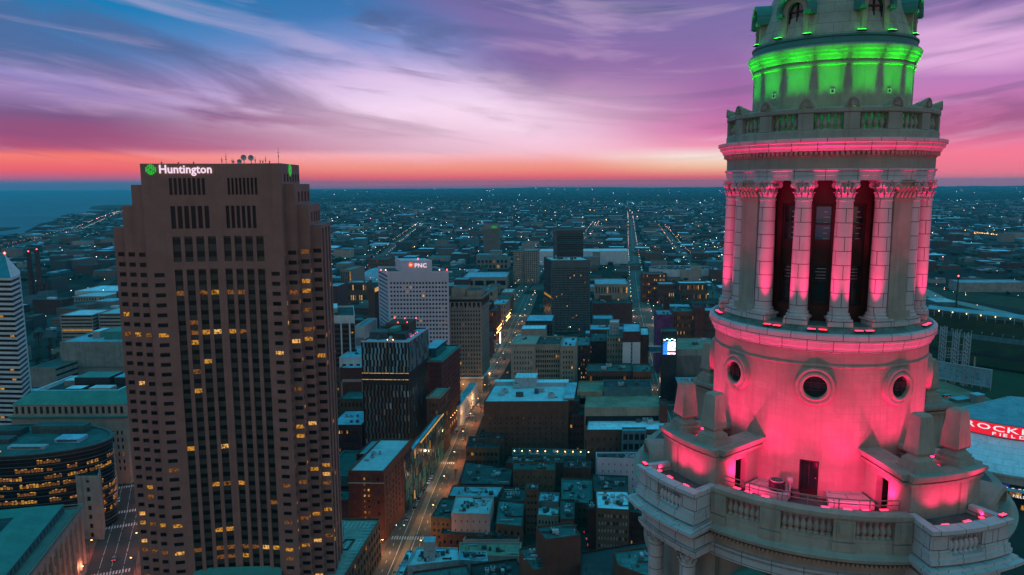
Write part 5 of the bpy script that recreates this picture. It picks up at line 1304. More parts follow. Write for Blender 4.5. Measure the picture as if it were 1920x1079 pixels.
# checkered hotel
def checkered():
    Y=478; k=bldg('checkered_tower','slim tower clad in staggered dark and pale teal panels with a glowing orange belt',677,765,641,Yd=Y,D=48,fy=-3,saz=9.5,wall='dark_metal',roof='roof_blue',par=.8)
    root=k['root']; A,B,Cc,Dd=k['poly']; zt=k['zt']; zb1,zb0=atY(720,700,Y)[2],atY(720,712,Y)[2]
    r=random.Random(21)
    def clad(p0,p1,n,name,upper=True):
        dx,dy=p1[0]-p0[0],p1[1]-p0[1]; L=math.hypot(dx,dy); ux,uy=dx/L,dy/L; ox,oy=uy,-ux
        cw=L/n; fh=4.2; nf=int(zt/fh)
        q=MB()
        for j in range(nf+1):
            z1=zt-j*fh; z0=max(0,z1-fh+.06)
            if z0<zb1 and z1>zb0: 
                if z1>zb1+.5: z0=zb1+.05
                else: continue
            if upper!=(z1>zb1+.5): continue
            for i in range(n):
                sh=(.5 if j%2 else 0)*cw
                for half in (0,1):
                    u0=(i+half*.5)*cw+sh*.35; u1=u0+cw*.5-.04
                    u0=max(0,u0); u1=min(L,u1)
                    if half==0: m='glass_dark_0'; d=.05
                    else:
                        t=r.random(); top=z1>zb1
                        m=('panel_teal' if t<.38 else ('teal_wall' if t<.42 else ('rib_grey' if t<.8 else 'concrete'))) if top else ('rib_grey' if t<.45 else ('brick_brown' if t<.88 else ('stone_grey' if t<.96 else 'unit_metal')))
                        d=.35
                    skew=.12*(1 if j%2 else -1)
                    a0,a1=u0,u1
                    q.use(m); q.face([(p0[0]+ux*a0+ox*d,p0[1]+uy*a0+oy*d,z0),(p0[0]+ux*a1+ox*d,p0[1]+uy*a1+oy*d,z0),(p0[0]+ux*min(L,a1+skew)+ox*d,p0[1]+uy*min(L,a1+skew)+oy*d,z1),(p0[0]+ux*max(0,a0+skew)+ox*d,p0[1]+uy*max(0,a0+skew)+oy*d,z1)])
        o=q.build(name,root,world=True); return o
    [clad(*a_,u_) for a_ in ((A,B,13,'front_cladding'),(B,Cc,20,'side_cladding')) for u_ in (True,False)]
    q=MB().use('frame_dark'); q.prism(inset(k['poly'],-.05),zb0,zb1,top=False,bottom=False); q.build('belt',root,world=True)
    for z in (zb0-.1,zb1-.15):
        q=MB().use('window_warm'); q.prism([(A[0],A[1]-.55),(B[0],B[1]-.55),(B[0],B[1]-.4),(A[0],A[1]-.4)],z,z+.32); q.build('light_strip',root,world=True)
    q=MB().use('panel_lilac'); 
    for a,b in ((A,B),(B,Cc)):
        d=Vector((b[0]-a[0],b[1]-a[1])).normalized(); n=Vector((d.y,-d.x))*.5
        q.prism([(a[0]+n.x,a[1]+n.y),(b[0]+n.x,b[1]+n.y),b,a],zt-.4,zt+.6)
    q.build('coping',root,world=True)
    P=lambda u,v:lerp(lerp(A,B,u),lerp(Dd,Cc,u),v)
    for u0,u1,v0,v1,h,wm in ((.25,.75,.55,.95,7,'brick_dark'),(.05,.45,.25,.5,4,'unit_dark'),(.5,.85,.2,.45,3.4,'dark_metal'),(.1,.3,.6,.8,5,'unit_dark'),(.45,.6,.3,.6,6,'copper_green')):
        pp=[P(u0,v0),P(u1,v0),P(u1,v1),P(u0,v1)]; q=MB().use(wm); q.prism(pp,zt-.8,zt+h); q.build('plant_room',root,world=True)
    rr=random.Random(2)
    for i in range(9):
        x,y=P(rr.uniform(.05,.9),rr.uniform(.1,.6)); q=MB().use(rr.choice(('unit_dark','unit_metal','copper_green'))); q.lathe([(0,0),(1.2,0),(1.2,2.4),(.9,2.8),(0,2.9)],n=10); q.build('rooftop_unit',root,(x-root.location.x,y-root.location.y,zt-.8))
    for u,v,h,m in ((.25,.95,8,'light_beacon'),(.5,.93,8,'light_beacon'),(.75,.95,8,'light_beacon'),(.5,.6,8,'light_beacon'),(.7,.62,8,'light_beacon'),(.93,.4,1.2,'light_red'),(.93,.3,1.2,'light_red'),(.93,.5,1.2,'light_red'),(.93,.6,1.2,'light_red'),(.5,.12,.6,'light_warm'),(.62,.12,.6,'light_warm')):
        x,y=P(u,v); lit_point(root,(x,y,zt+h-.5),m,.32,'roof_lamp')
checkered()
k=bldg('red_brick_block','tall red brick block with a stone base right of the checkered tower',800,828,676,Yd=520,D=52,fy=0,saz=10.5,wall='brick_red',roof='roof_teal',front=(3,13,.5,.45,2,8,2),side=(14,13,.45,.62,1,12,2),lit=0,glass=('glass_teal','glass_dark_1'),cornice=('copper_green',.9,.8),penthouse=[(-.55,.3,.25,.8,7,'glass_teal','roof_blue')])
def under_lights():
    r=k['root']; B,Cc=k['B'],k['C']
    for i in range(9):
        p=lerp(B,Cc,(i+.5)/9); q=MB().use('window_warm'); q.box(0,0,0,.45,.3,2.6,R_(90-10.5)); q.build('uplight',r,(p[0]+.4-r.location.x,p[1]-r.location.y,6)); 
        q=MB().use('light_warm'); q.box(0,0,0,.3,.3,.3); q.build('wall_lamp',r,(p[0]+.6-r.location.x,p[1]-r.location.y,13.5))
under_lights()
bldg('lower_brick_block','lower brick block with lamp lit piers against the taller red block',800,824,745,Yd=490,D=26,fy=0,saz=10.5,wall='brick_brown',roof='roof_teal',front=(3,7,.4,.5,1,5,3),side=(6,6,.5,.6,1,8,4),lit=.12,cornice=('limestone',.6,.5))
k=bldg('glass_arcade','long green glass arcade building along the avenue below the checkered tower',748,760,862,Yd=405,D=88,fy=0,saz=9.0,wall='glass_teal',roof='roof_blue',side=(34,5,.86,.88,.3,1,1),lit=.03,rec=.12,glass=('glass_teal','copper_green','glass_dark_0'))
q=MB().use('window_warm'); B,Cc=k['B'],k['C']; a=lerp(B,Cc,.35); q.prism([a,(a[0]+.4,a[1]),(Cc[0]+.4,Cc[1]),Cc],k['zt']-1.4,k['zt']-.7); q.build('light_strip',k['root'],world=True)
k=bldg('white_low_hall','low pale hall with a lit base along the avenue before the stone tower',846,862,762,Yd=560,D=70,fy=0,saz=9,wall='panel_white',roof='roof_blue',side=(12,1,.5,.4,1,1,5),lit=.5,par=.6)
# brick tower by the garage
k=bldg('brick_tower','dark red brick warehouse tower with a column of amber windows above the parking garage',653,719,883,Yd=372,D=50,fy=-2,saz=9.5,wall='brick_red',roof='roof_white',front=(2,11,.42,.42,7.2,2,3),side=(9,9,.34,.62,2,8,4),lit=.85,nunits=4,litfn=lambda w:.75 if abs(w[5])<.2 else .03,glass=('glass_dark_0','glass_dark_1'))
w=[]; A,B=k['A'],k['B']; q=MB().use('brick_red'); facade(q,w,(A[0],A[1]-.2),(A[0]+6.5,A[1]-.25),6,k['zt']-1.5,1,5,.22,.32,.15); facade(q,w,(B[0]-6,B[1]-.2),(B[0],B[1]-.2),6,k['zt']-1.5,1,5,.22,.32,.15); q.build('corner_bay',k['root'],world=True); add_windows(k['root'],w,0,2,20,glass=('glass_teal','glass_dark_0'))
q=MB().use('limestone'); q.prism([(A[0]-.3,A[1]-.5),(B[0]+.3,B[1]-.5),(B[0],B[1]),(A[0],A[1])],k['zt']-7,k['zt']-6.4); q.build('belt_course',k['root'],world=True)
bldg('brick_tower','taller pale roofed rear part of the dark brick warehouse tower',668,738,852,Yd=418,D=26,fy=-2,saz=9.5,wall='brick_red',roof='roof_blue',front=(6,9,.3,.4),side=(5,9,.36,.62,1,4,4),lit=.02,nunits=6)
# garage
def garage():
    k=bldg('parking_garage','brick parking garage with an open striped roof deck beside the avenue',600,705,982,Yd=345,D=30,fy=-3,saz=9,wall='brick_brown',roof='asphalt',par=1.1,side=(8,4,.5,.45,1,1,2),front=(4,4,.5,.4)) if False else None
    z=22.0
    pts=[gnd(590,968,z),gnd(712,968,z),gnd(640,1072,z),gnd(632,1110,z),gnd(560,1110,z)]
    far_r=gnd(713,972,z); near_r=gnd(640,1090,z); nl=gnd(560,1100,z); fl=gnd(590,972,z)
    poly=[nl,near_r,far_r,fl]; NAMED.append(poly)
    root=empty('parking_garage',(near_r[0],near_r[1],0),0,'brick parking garage with an open striped roof deck beside the avenue','parking garage')
    q=MB().use('brick_brown'); w=[]; facade(q,w,near_r,far_r,0,z,14,4,.55,.55,.5,.5,.5,1.5); q.face([(*nl,0),(*near_r,0),(*near_r,z),(*nl,z)]); q.face([(*far_r,0),(*fl,0),(*fl,z),(*far_r,z)])
    ins=inset(poly,.4)
    for i in range(4): j=(i+1)%4; q.face([(*poly[i],z),(*poly[j],z),(*ins[j],z),(*ins[i],z)]); q.face([(*ins[i],z),(*ins[j],z),(*ins[j],z-1),(*ins[i],z-1)])
    q.build('wall',root,world=True); add_windows(root,w,.10,3,60,glass=('frame_dark',),litm=('window_dim','window_amber'),name='opening')
    q=MB().use('concrete'); q.face([(*p,z-1) for p in ins]); q.build('roof_deck',root,world=True)
    q=MB().use('paint_white')
    P=lambda u,v:lerp(lerp(ins[0],ins[1],u),lerp(ins[3],ins[2],u),v)
    for k_ in range(17):
        v=.06+k_*.055
        a,b=P(.80,v),P(.99,v+.0); q.face([(*a,z-.99),(*b,z-.99),(b[0],b[1]+.28,z-.99),(a[0],a[1]+.28,z-.99)])
    for k_ in range(12):
        u=.1+k_*.07; 
        for v0,v1 in ((.86,.97),(.50,.66)):
            a,b=P(u,v0),P(u+.02,v1); q.face([(*a,z-.99),(a[0]+.28,a[1],z-.99),(b[0]+.28,b[1],z-.99),(*b,z-.99)])
    q.build('parking_line',root,world=True)
    x,y=P(.55,.72); o=empty('light_pole',(x,y,z-1),0,'slim lamp pole standing on the garage roof deck','lamp pole'); q=MB().use('unit_dark'); q.cone((0,0,0),(0,0,8),.14,.09,6); q.build('pole',o); q=MB().use('unit_metal'); q.box(0,0,8,1.2,.4,.2); q.build('lamp_head',o)
    # stair tower in front
    a=gnd(636,1040,24); 
    k2=bldg('stair_tower','dark stair tower with a column of small amber lights at the garage corner',634,668,978,Yd=304,D=12,fy=0,saz=8,wall='brick_dark',roof='unit_dark',front=(4,7,.12,.2,4,1,3),lit=.6,par=.6) if False else None
garage()
bldg('stair_tower','dark stair tower with small amber lights at the near end of the garage',633,652,1030,Yd=322,D=10,fy=0,saz=8,wall='brick_dark',roof='unit_metal',side=(2,6,.25,.3,.5,1,2),lit=.9,par=.6)
# left-of-centre small blocks
k=bldg('mural_building','brick building whose blank wall carries a framed red mural, blue roof above',637,680,690,Yd=560,D=45,fy=0,saz=6,wall='brick_red',roof='roof_blue',par=.5)
q=MB().use('panel_pink'); A,B=k['A'],k['B']; zt=k['zt']
for (u0,u1,z0,z1) in ((.04,1,.93,.96),(.04,.09,.45,.96),(.09,1,.45,.49),(.94,1,.45,.96)): q.prism([(A[0]+(B[0]-A[0])*u0,A[1]-.3),(A[0]+(B[0]-A[0])*u1,A[1]-.3),(A[0]+(B[0]-A[0])*u1,A[1]),(A[0]+(B[0]-A[0])*u0,A[1])],zt*z0-8,zt*z1-8+.8)
q.build('mural_frame',k['root'],world=True)
bldg('glazed_penthouse_block','pale block with a blue roof and corner windows above the red mural',636,680,670,Yd=568,D=40,wall='panel_white',roof='roof_blue',front=(3,1,.5,.3,1,42,2),nunits=2,seed=3,par=.4)
bldg('brown_low_block','brown low block with a teal roof under the red mural wall',637,680,748,Yd=540,D=28,wall='brick_brown',roof='roof_teal',front=(6,3,.4,.35),par=.4)
bldg('narrow_brick_annex','narrow brown brick annex with a blue roof squeezed beside the skyscraper',622,636,690,Yd=585,D=30,wall='brick_brown',roof='roof_blue',front=(2,8,.3,.4))
bldg('loading_block','dark low block with a row of amber windows right of the skyscraper',618,678,797,Yd=478,D=32,fy=0,saz=6,wall='brick_dark',roof='roof_blue',front=(10,3,.5,.35,2,8,2),litfn=lambda w:.85 if (w[7]==2 and w[6]<6) else .05,nunits=5,par=.5)
k=bldg('glass_hall','teal curved glass hall with a lit storey between skyscraper and brick tower',600,655,902,Yd=392,D=40,fy=0,saz=6,wall='teal_wall',roof='roof_teal',front=(1,2,.96,.35,0,2,2),litfn=lambda w:1 if w[7]==1 else 0,litm=None) if False else bldg('glass_hall','teal hall with one brightly lit glass storey between skyscraper and brick tower',600,655,893,Yd=392,D=40,fy=0,saz=6,wall='teal_wall',roof='roof_teal',front=(3,2,.96,.35,0,2,2),litfn=lambda w:.9 if w[7]==0 else 0)
bldg('low_brown_block','small dark brown block beside the garage deck at the skyscraper foot',610,652,938,Yd=368,D=14,wall='brick_dark',roof='roof_teal',nunits=2)
# ================================================================== CENTRE RIGHT
k=bldg('brick_theatre_block','broad windowless brown brick block under a large pale blue roof',907,1066,753,Yd=497,D=52,fy=0,saz=8,wall='brick_brown',roof='roof_white',front=(14,6,.20,.34,2,6,10),side=None,lit=.04,nunits=8,penthouse=[(.28,.55,.72,.98,8,'unit_metal','roof_white'),(.0,.28,.86,.98,3,'unit_metal','roof_white'),(.55,.95,.8,.97,3,'unit_metal','roof_white'),(.93,1.06,.1,.9,1.6,'concrete','roof_blue')])
bldg('brown_annex','dark brown annex wall at the right end of the broad brick block',1067,1085,752,Yd=505,D=34,fy=0,saz=8,wall='brick_dark',roof='roof_dark',front=(2,6,.3,.3))
bldg('dark_glass_link','dark recessed glass link between the brick block and the white roofed block',1068,1100,778,Yd=500,D=22,fy=0,saz=8,wall='brown_panel',roof='roof_dark',front=(5,5,.5,.4),lit=.1)
k=bldg('white_roof_block','brick block with a wide white roof carrying a boxy white penthouse',1099,1250,806,Yd=470,D=55,fy=0,saz=9,wall='brick_brown',roof='roof_white',front=(12,3,.22,.3,2,3,3),nunits=12,lit=.02,penthouse=[(.46,.68,.55,.95,9,'concrete','roof_white')])
bldg('glazed_loft','teal framed loft front with big square windows under the white roof',1166,1212,808,Yd=462,D=7,fy=0,saz=9,wall='teal_wall',roof='roof_blue',front=(4,4,.72,.62,.5,2,1),left=(0,0,1,1),rec=.3,lit=.02)
bldg('brick_end_block','small dark brick end block right of the teal framed loft',1213,1252,832,Yd=450,D=20,fy=0,saz=9,wall='brick_dark',roof='roof_blue',front=(4,4,.4,.4),nunits=3)
bldg('pale_office_bay','pale stone bay with arched top windows at the left of the window grid office',958,1003,645,Yd=588,D=34,fy=0,saz=8,wall='limestone',roof='roof_white',front=(7,11,.34,.52,2,6,5),lit=.02,nunits=3,cornice=('limestone',.8,.7))
bldg('grid_office','tan office front made of a tight grid of dark windows beside the pale bay',1003,1051,646,Yd=592,D=34,fy=0,saz=8,wall='stone_beige',roof='roof_dark',front=(11,13,.62,.56,.5,1,4),lit=.05,nunits=3)
bldg('beige_office_end','beige end bay with three columns of windows right of the window grid office',1051,1079,649,Yd=589,D=36,fy=0,saz=8,wall='stone_beige',roof='roof_blue',front=(4,12,.4,.52,1.5,3,3),lit=.02,nunits=3)
bldg('dark_brick_office','dark brick office with many small amber windows behind the beige end bay',1080,1106,648,Yd=640,D=40,fy=0,saz=8,wall='brick_dark',roof='roof_teal',front=(6,12,.4,.4),lit=.32,nunits=3)
bldg('dark_brick_office','dark setback wall with few lit windows between the amber office and the beige tower',1106,1138,640,Yd=655,D=40,fy=0,saz=8,wall='brick_dark',roof='roof_teal',front=(7,12,.4,.4),lit=.10,nunits=3)
bldg('beige_tower','short beige tower with narrow windows under the pale blue water tank house',1138,1169,632,Yd=648,D=30,fy=0,saz=8,wall='stone_beige',roof='roof_teal',front=(6,10,.35,.5),lit=.05)
bldg('tank_house','pale blue tank house with a few dark windows on the beige tower',1143,1161,604,Yd=662,D=12,fy=0,saz=8,wall='unit_metal',roof='roof_white',front=(3,7,.3,.35,.5,40,1),glass=('frame_dark',),cat='building')
k=bldg('two_tone_tower','slab with a brown top and two tall white panels facing the camera',1168,1201,622,Yd=625,D=40,fy=0,saz=9,wall='brown_panel',roof='roof_blue',lit=0,par=1)
A,B=k['A'],k['B']; zt=k['zt']; wx=B[0]-A[0]
for u0,u1 in ((.0,.46),(.56,1.0)):
    q=MB().use('panel_white'); q.prism([(A[0]+wx*u0,A[1]-.3),(A[0]+wx*u1,A[1]-.3),(A[0]+wx*u1,A[1]),(A[0]+wx*u0,A[1])],8,zt-9.5); q.build('white_panel',k['root'],world=True)
w=[]; q=MB().use('concrete'); facade(q,w,(A[0]+wx*.47,A[1]-.2),(A[0]+wx*.55,A[1]-.2),8,zt-9.5,1,12,.6,.4,.1); q.build('stair_strip',k['root'],world=True); add_windows(k['root'],w,0,1,20)
bldg('two_tone_tower','dark brown return wall right of the slab with white panels',1201,1217,628,Yd=632,D=34,fy=0,saz=9,wall='brick_dark',roof='roof_white')
k=bldg('long_brick_block','long low brick block with pale bands and scattered lit windows',1099,1186,696,Yd=575,D=26,fy=0,saz=8,wall='brick_brown',roof='roof_teal',front=(16,4,.62,.5,.5,1,2),lit=.12,nunits=6)
bldg('long_brick_block','right end of the long low brick block with paler red banding',1187,1222,697,Yd=572,D=26,fy=0,saz=8,wall='brick_red',roof='roof_teal',front=(6,4,.66,.5,.5,1,2),lit=.03,nunits=2)
k=bldg('teal_warehouse','flat teal painted warehouse with four tall dark openings',1130,1222,727,Yd=520,D=22,fy=0,saz=8,wall='teal_wall',roof='roof_dark',front=(8,1,.28,.45,2,4,4),nunits=3,lit=.15,rec=.5,glass=('frame_dark',))
bldg('ramp_deck','tan concrete parking ramps stacked behind the white roofed block',1082,1132,735,Yd=520,D=30,fy=0,saz=8,wall='concrete_tan',roof='concrete_tan',front=(1,3,.95,.4,0,1,1),rec=1.0)
bldg('ramp_deck','long tan parking deck with sloping ramps in front of the teal warehouse',1096,1238,764,Yd=490,D=32,fy=0,saz=8,wall='concrete_tan',roof='concrete_tan',front=(1,2,.97,.4,0,1,1),rec=1.0,par=.8)
bldg('brick_lift_tower','small red brick lift tower at the right end of the tan parking deck',1238,1252,760,Yd=486,D=14,fy=0,saz=8,wall='brick_red',roof='roof_brown')
bldg('small_grey_block','small low grey block with ribbed sides left of the black tower foot',985,1036,602,Yd=760,D=40,fy=0,saz=6,wall='far_wall_teal',roof='roof_blue',front=(10,2,.4,.6),maxn=20)
bldg('octagon_hall','teal roofed hall with arched windows below the black tower',977,1023,617,Yd=730,D=20,fy=0,saz=6,wall='limestone',roof='roof_white',front=(8,1,.4,.5),maxn=20,par=.4)
# casino side (right)
def casino():
    k=bldg('ribbed_hall','long low grey ribbed hall running right of the bright screen',1268,1345,655,Yd=640,D=48,fy=0,saz=8,wall='concrete',roof='concrete_tan',front=(34,1,.45,.8,.5,1,2),lit=0,par=.8,glass=('dark_metal',),nunits=3)
    k=bldg('screen_house','dark corner block carrying a bright video screen over the crossing',1241,1270,622,Yd=625,D=18,fy=0,saz=8,wall='dark_metal',roof='roof_teal')
    A,B=k['A'],k['B']; r=k['root']
    a=atY(1243,665,624.3); b=atY(1267,641,624.3); w=b[0]-a[0]; h=b[2]-a[2]
    q=MB().use('screen_blue'); q.prism([(a[0],624.3),(a[0]+w*.35,624.3),(a[0]+w*.35,624.7),(a[0],624.7)],a[2],b[2]); q.use('screen_white'); q.prism([(a[0]+w*.35,624.3),(b[0],624.3),(b[0],624.7),(a[0]+w*.35,624.7)],a[2]+h*.3,b[2]); q.use('sign_red'); q.prism([(a[0]+w*.35,624.3),(b[0],624.3),(b[0],624.7),(a[0]+w*.35,624.7)],a[2]+h*.15,a[2]+h*.29); q.use('screen_white'); q.prism([(a[0]+w*.35,624.3),(b[0],624.3),(b[0],624.7),(a[0]+w*.35,624.7)],a[2],a[2]+h*.14); q.build('screen',r,world=True)
    q=MB().use('light_cyan')
    for i in range(5): q.box(a[0]+w*(.1+.2*i),624,b[2]+1.2+(.8 if i%2 else 0),1.3,.3,.7)
    q.build('sign_lamp',r,world=True)
    o=empty('skywalk',(a[0]-10,622,0),0,'blue lit enclosed footbridge crossing the avenue to the screen house','footbridge'); q=MB().use('glass_blue'); c=atY(1216,655,628); d=atY(1243,655,628); q.prism([(c[0],626),(d[0],626),(d[0],630),(c[0],630)],c[2]-2,c[2]+2.4); q.build('tube',o,world=True); q=MB().use('unit_metal'); q.prism([(c[0],625.7),(d[0],625.7),(d[0],630.3),(c[0],630.3)],c[2]-2.5,c[2]-2); q.prism([(c[0],625.7),(d[0],625.7),(d[0],630.3),(c[0],630.3)],c[2]+2.4,c[2]+2.7); q.build('deck',o,world=True)
casino()
bldg('purple_wall_block','block whose side wall is painted deep purple',1232,1262,590,Yd=720,D=30,fy=0,saz=6,wall='purple_mural',roof='roof_blue',nunits=3,left=(8,7,.4,.5))
bldg('red_brick_flats','red brick flats with rows of small amber lit windows right of the purple wall',1262,1303,584,Yd=740,D=24,fy=0,saz=6,wall='brick_red',roof='roof_teal',front=(12,7,.35,.42,1,2,3),lit=.22,nunits=3)
bldg('red_brick_flats','plain taller red brick wing at the middle of the flats',1303,1322,577,Yd=735,D=26,fy=0,saz=6,wall='brick_red',roof='roof_brown',front=(3,7,.2,.3))
bldg('red_brick_flats','last dark wing of the red brick flats beside the stone tower',1322,1350,583,Yd=745,D=24,fy=0,saz=6,wall='brick_brown',roof='roof_blue',front=(8,7,.35,.42),lit=.08)
bldg('church_tower','stubby dark brick tower with a red lamp behind the purple wall',1245,1256,558,Yd=800,D=9,fy=0,saz=6,wall='brick_dark',roof='roof_brown')
bldg('brick_hospital','brick block with a bright red lamp and warm lit windows near the oval arena',1205,1247,514,Yd=1160,D=30,fy=0,saz=4,wall='brick_red',roof='roof_teal',front=(12,7,.4,.45),lit=.3)
bldg('brick_hospital','lower brick annex with warm windows beside the block with the red lamp',1235,1265,533,Yd=1130,D=30,fy=0,saz=4,wall='brick_brown',roof='roof_blue',front=(8,3,.4,.45),lit=.2,maxn=30)
bldg('low_lit_school','long low building with a white roof and glowing door before the oval arena',1273,1327,531,Yd=1170,D=25,fy=0,saz=4,wall='brick_brown',roof='roof_white',front=(14,2,.4,.45),lit=.4,maxn=30)
def arena_far():
    x,y=gnd(1285,528); o=empty('oval_arena',(x,y+45,0),0,'white walled oval sports arena with a dark speckled roof out in the city','arena')
    q=MB().use('panel_white'); n=40; a,b=62,40
    ring=[(a*math.cos(2*PI*i/n),b*math.sin(2*PI*i/n)) for i in range(n)]
    q.prism(ring,8,22,top=False); q.use('concrete_tan'); q.prism([(p[0]*.96,p[1]*.96) for p in ring],0,8,top=False,bottom=False); q.build('wall',o)
    q=MB().use('roof_dark'); q.face([(*p,21) for p in ring]); q.build('roof',o)
    for i in range(26):
        r=random.Random(i); t=r.random()*6.28; u=r.random()**.5*.85; q=MB().use('roof_white'); q.box(0,0,0,3,1.6,.8); q.build('roof_vent',o,(a*u*math.cos(t),b*u*math.sin(t),21))
arena_far()
bldg('blue_dome_hall' if False else 'theatre_block','dark red theatre block with a pale edge right of the black tower',1111,1186,569,590+18,D=55,fy=0,saz=5,wall='brown_panel',roof='roof_teal',nunits=4,penthouse=[(.2,.5,.5,.9,8,'brick_red','roof_blue')])
bldg('theatre_block','pale stone theatre hall with a blue roof behind the dark red one',1116,1178,533,Yd=1010,D=60,fy=0,saz=5,wall='stone_beige',roof='roof_blue',front=(12,3,.4,.5),maxn=36)
bldg('theatre_block','teal low block in front of the dark red theatre block',1112,1150,598,Yd=830,D=26,fy=0,saz=5,wall='teal_wall',roof='roof_blue',front=(8,1,.5,.5),maxn=20)
bldg('brown_low_row','low brown row with a blue roof right of the black tower foot',1106,1188,618,Yd=745,D=30,fy=0,saz=6,wall='brick_brown',roof='roof_blue',nunits=9,front=(14,2,.4,.4),maxn=30)
def dome():
    x,y=gnd(706,528); o=empty('blue_bubble_dome',(x,y+20,0),0,'big pale blue air supported dome left of the lilac tower','sports dome'); q=MB().use('roof_blue',True); 
    q.lathe([(34,0),(33,6),(30,12),(24,18),(15,22),(7,24),(0,24.5)],n=40); smooth_weld(q.build('membrane',o),60); 
dome()
bldg('columned_hall','dark hall with a columned front beside the wide road left of the dome',638,658,506,Yd=1300,D=60,saz=12,wall='stone_grey',roof='copper_green',front=(6,1,.55,.8),maxn=6)
bldg('lit_brick_school','brick and tan school with warm lit windows before the blue dome',648,687,530,Yd=1170,D=30,saz=6,wall='brick_brown',roof='roof_blue',front=(10,2,.5,.5),lit=.35,maxn=20,nunits=2)
bldg('brown_office_slab','brown office slab with a cut corner right of the skyscraper edge',608,633,537,Yd=1000,D=40,saz=8,wall='far_wall_brick',roof='roof_blue')
bldg('brown_office','dark brown mid height office left of the lilac tower far behind',690,728,487,Yd=1500,D=60,saz=4,wall='brick_brown',roof='roof_dark',front=(10,5,.4,.4),maxn=20)
bldg('dark_cube_office','dark cube shaped office block beside the wide diagonal road',742,772,455,Yd=2100,D=70,wall='far_wall_teal',roof='roof_dark')
bldg('brick_mill','long mill with a grid of windows and a red brick end',804,850,461,Yd=2050,D=50,wall='far_wall_grey',roof='roof_teal')
bldg('white_shed_row','wide white roofed sheds strung behind the towers',1010,1178,471,Yd=1700,D=60,wall='panel_white',roof='roof_white')
bldg('glass_roof_hall','hall with a glossy blue roof near the far ribbed tower',868,950,520,Yd=1320,D=80,saz=4,wall='stone_beige',roof='roof_blue',front=(4,1,.8,.4),maxn=5)
for i,(a,b,c,y,w,r,l) in enumerate(((875,925,545,1020,'stone_beige','roof_teal','brown flat roofed store left of the lit theatre street'),(922,948,570,960,'stone_beige','roof_blue','pale store whose corner is washed by warm light'),(918,930,583,880,'brick_red','roof_dark','red theatre front with a glowing upright sign'),(930,956,560,1060,'brick_brown','roof_teal','brown store block above the theatre street'),(880,916,575,890,'brick_dark','roof_teal','dark flat roofed shop block behind the stone tower'),(940,960,548,1180,'limestone','roof_white','white gable building at the far end of the theatre street'))):
    k=bldg('shop_block',l,a,b,c,Yd=y,D=40,saz=8,wall=w,roof=r,front=(6,4,.4,.45),side=(8,4,.4,.45),lit=.05,maxn=24,nunits=2)
    if i in (1,2):
        B,Cc=k['B'],k['C']
        for j in range(10): p=lerp(B,Cc,(j+.5)/10); q=MB().use('light_warm'); q.box(0,0,0,.5,.5,1.6); q.build('wall_lamp',k['root'],(p[0]+.7-k['root'].location.x,p[1]-k['root'].location.y,12 if j%2 else 8))
def blade_sign():
    p=atY(938,650,835); o=empty('blade_sign',(p[0],835,0),0,'tall pink glowing upright theatre sign over the avenue','sign'); q=MB().use('light_pink'); zt=atY(938,623,835)[2]; z0=atY(938,644,835)[2]; q.box(0,0,z0,1.1,.5,zt-z0); q.build('sign_face',o); q=MB().use('frame_dark'); q.box(-1.0,0,z0+2,1.2,.2,.3); q.box(-1.0,0,zt-3,1.2,.2,.3); q.box(-1.7,0,0,.3,.3,zt-2); q.build('bracket',o)
blade_sign()
# ================================================================== LOW BLOCKS AT THE FOOT OF THE TOWER
def roofblk(name,label,px,z,wall,roof,fr=None,sd=None,lit=.03,nu=0,par=.8,z0=0,glass=None,litfn=None,cat='building',seed=None):
    p=[gnd(x,y,z) for x,y in px]; NAMED.append(p)
    root=empty(name,(*p[0],0),0,label,cat); q=MB().use(wall); w=[]
    fr=fr or (0,0,1,1); sd=sd or (0,0,1,1)
    K=lambda f:dict(mx=f[4] if len(f)>4 else .5,mz0=f[5] if len(f)>5 else 1,mz1=f[6] if len(f)>6 else 2)
    facade(q,w,p[0],p[1],z0,z,*fr[:4],**K(fr))
    if p[1][0]<p[2][0]*p[1][1]/p[2][1]: facade(q,w,p[1],p[2],z0,z,*sd[:4],**K(sd))
    else: q.face([(*p[1],z0),(*p[2],z0),(*p[2],z),(*p[1],z)])
    q.face([(*p[2],z0),(*p[3],z0),(*p[3],z),(*p[2],z)]); q.face([(*p[3],z0),(*p[0],z0),(*p[0],z),(*p[3],z)])
    ins=inset(p,.35)
    for i in range(4): j=(i+1)%4; q.face([(*p[i],z),(*p[j],z),(*ins[j],z),(*ins[i],z)]); q.face([(*ins[i],z),(*ins[j],z),(*ins[j],z-par),(*ins[i],z-par)])
    q.build('wall',root,world=True); q=MB().use(roof); q.face([(*a,z-par) for a in ins]); q.build('roof',root,world=True)
    sd_=seed or int(px[0][0]*3+px[0][1])
    if w: add_windows(root,w,lit,sd_,100,litfn=litfn,**({'glass':glass} if glass else {}))
    units(root,p,z-par,nu+3,sd_,.75)
    rr=random.Random(sd_+5); pl=inset(p,1.2)
    for k_ in range(4):
        u,v=rr.random(),rr.random(); a=lerp(lerp(pl[0],pl[1],u),lerp(pl[3],pl[2],u),v); q=MB().use(rr.choice(('unit_metal','unit_dark','brick_dark')))
        if k_%2: q.cone((0,0,0),(0,0,1.3),.22,.22,6); q.cone((0,0,1.3),(0,0,1.5),.34,.3,6); nm='vent_pipe'
        else: l_=rr.uniform(3,7); q.box(0,0,.25,l_,.5,.45); q.box(l_/2,0,0,.6,.7,.9); nm='duct'
        q.build(nm,root,(a[0]-root.location.x,a[1]-root.location.y,z-par))
    return dict(root=root,p=p,z=z,ins=ins)
B_='low_rise'
roofblk('low_rise','brown gabled brick shop block beside the avenue with a row of dim windows',[(873,839),(935,840),(938,821),(879,818)],14,'brick_brown','roof_brown',(8,2,.6,.4),nu=2)
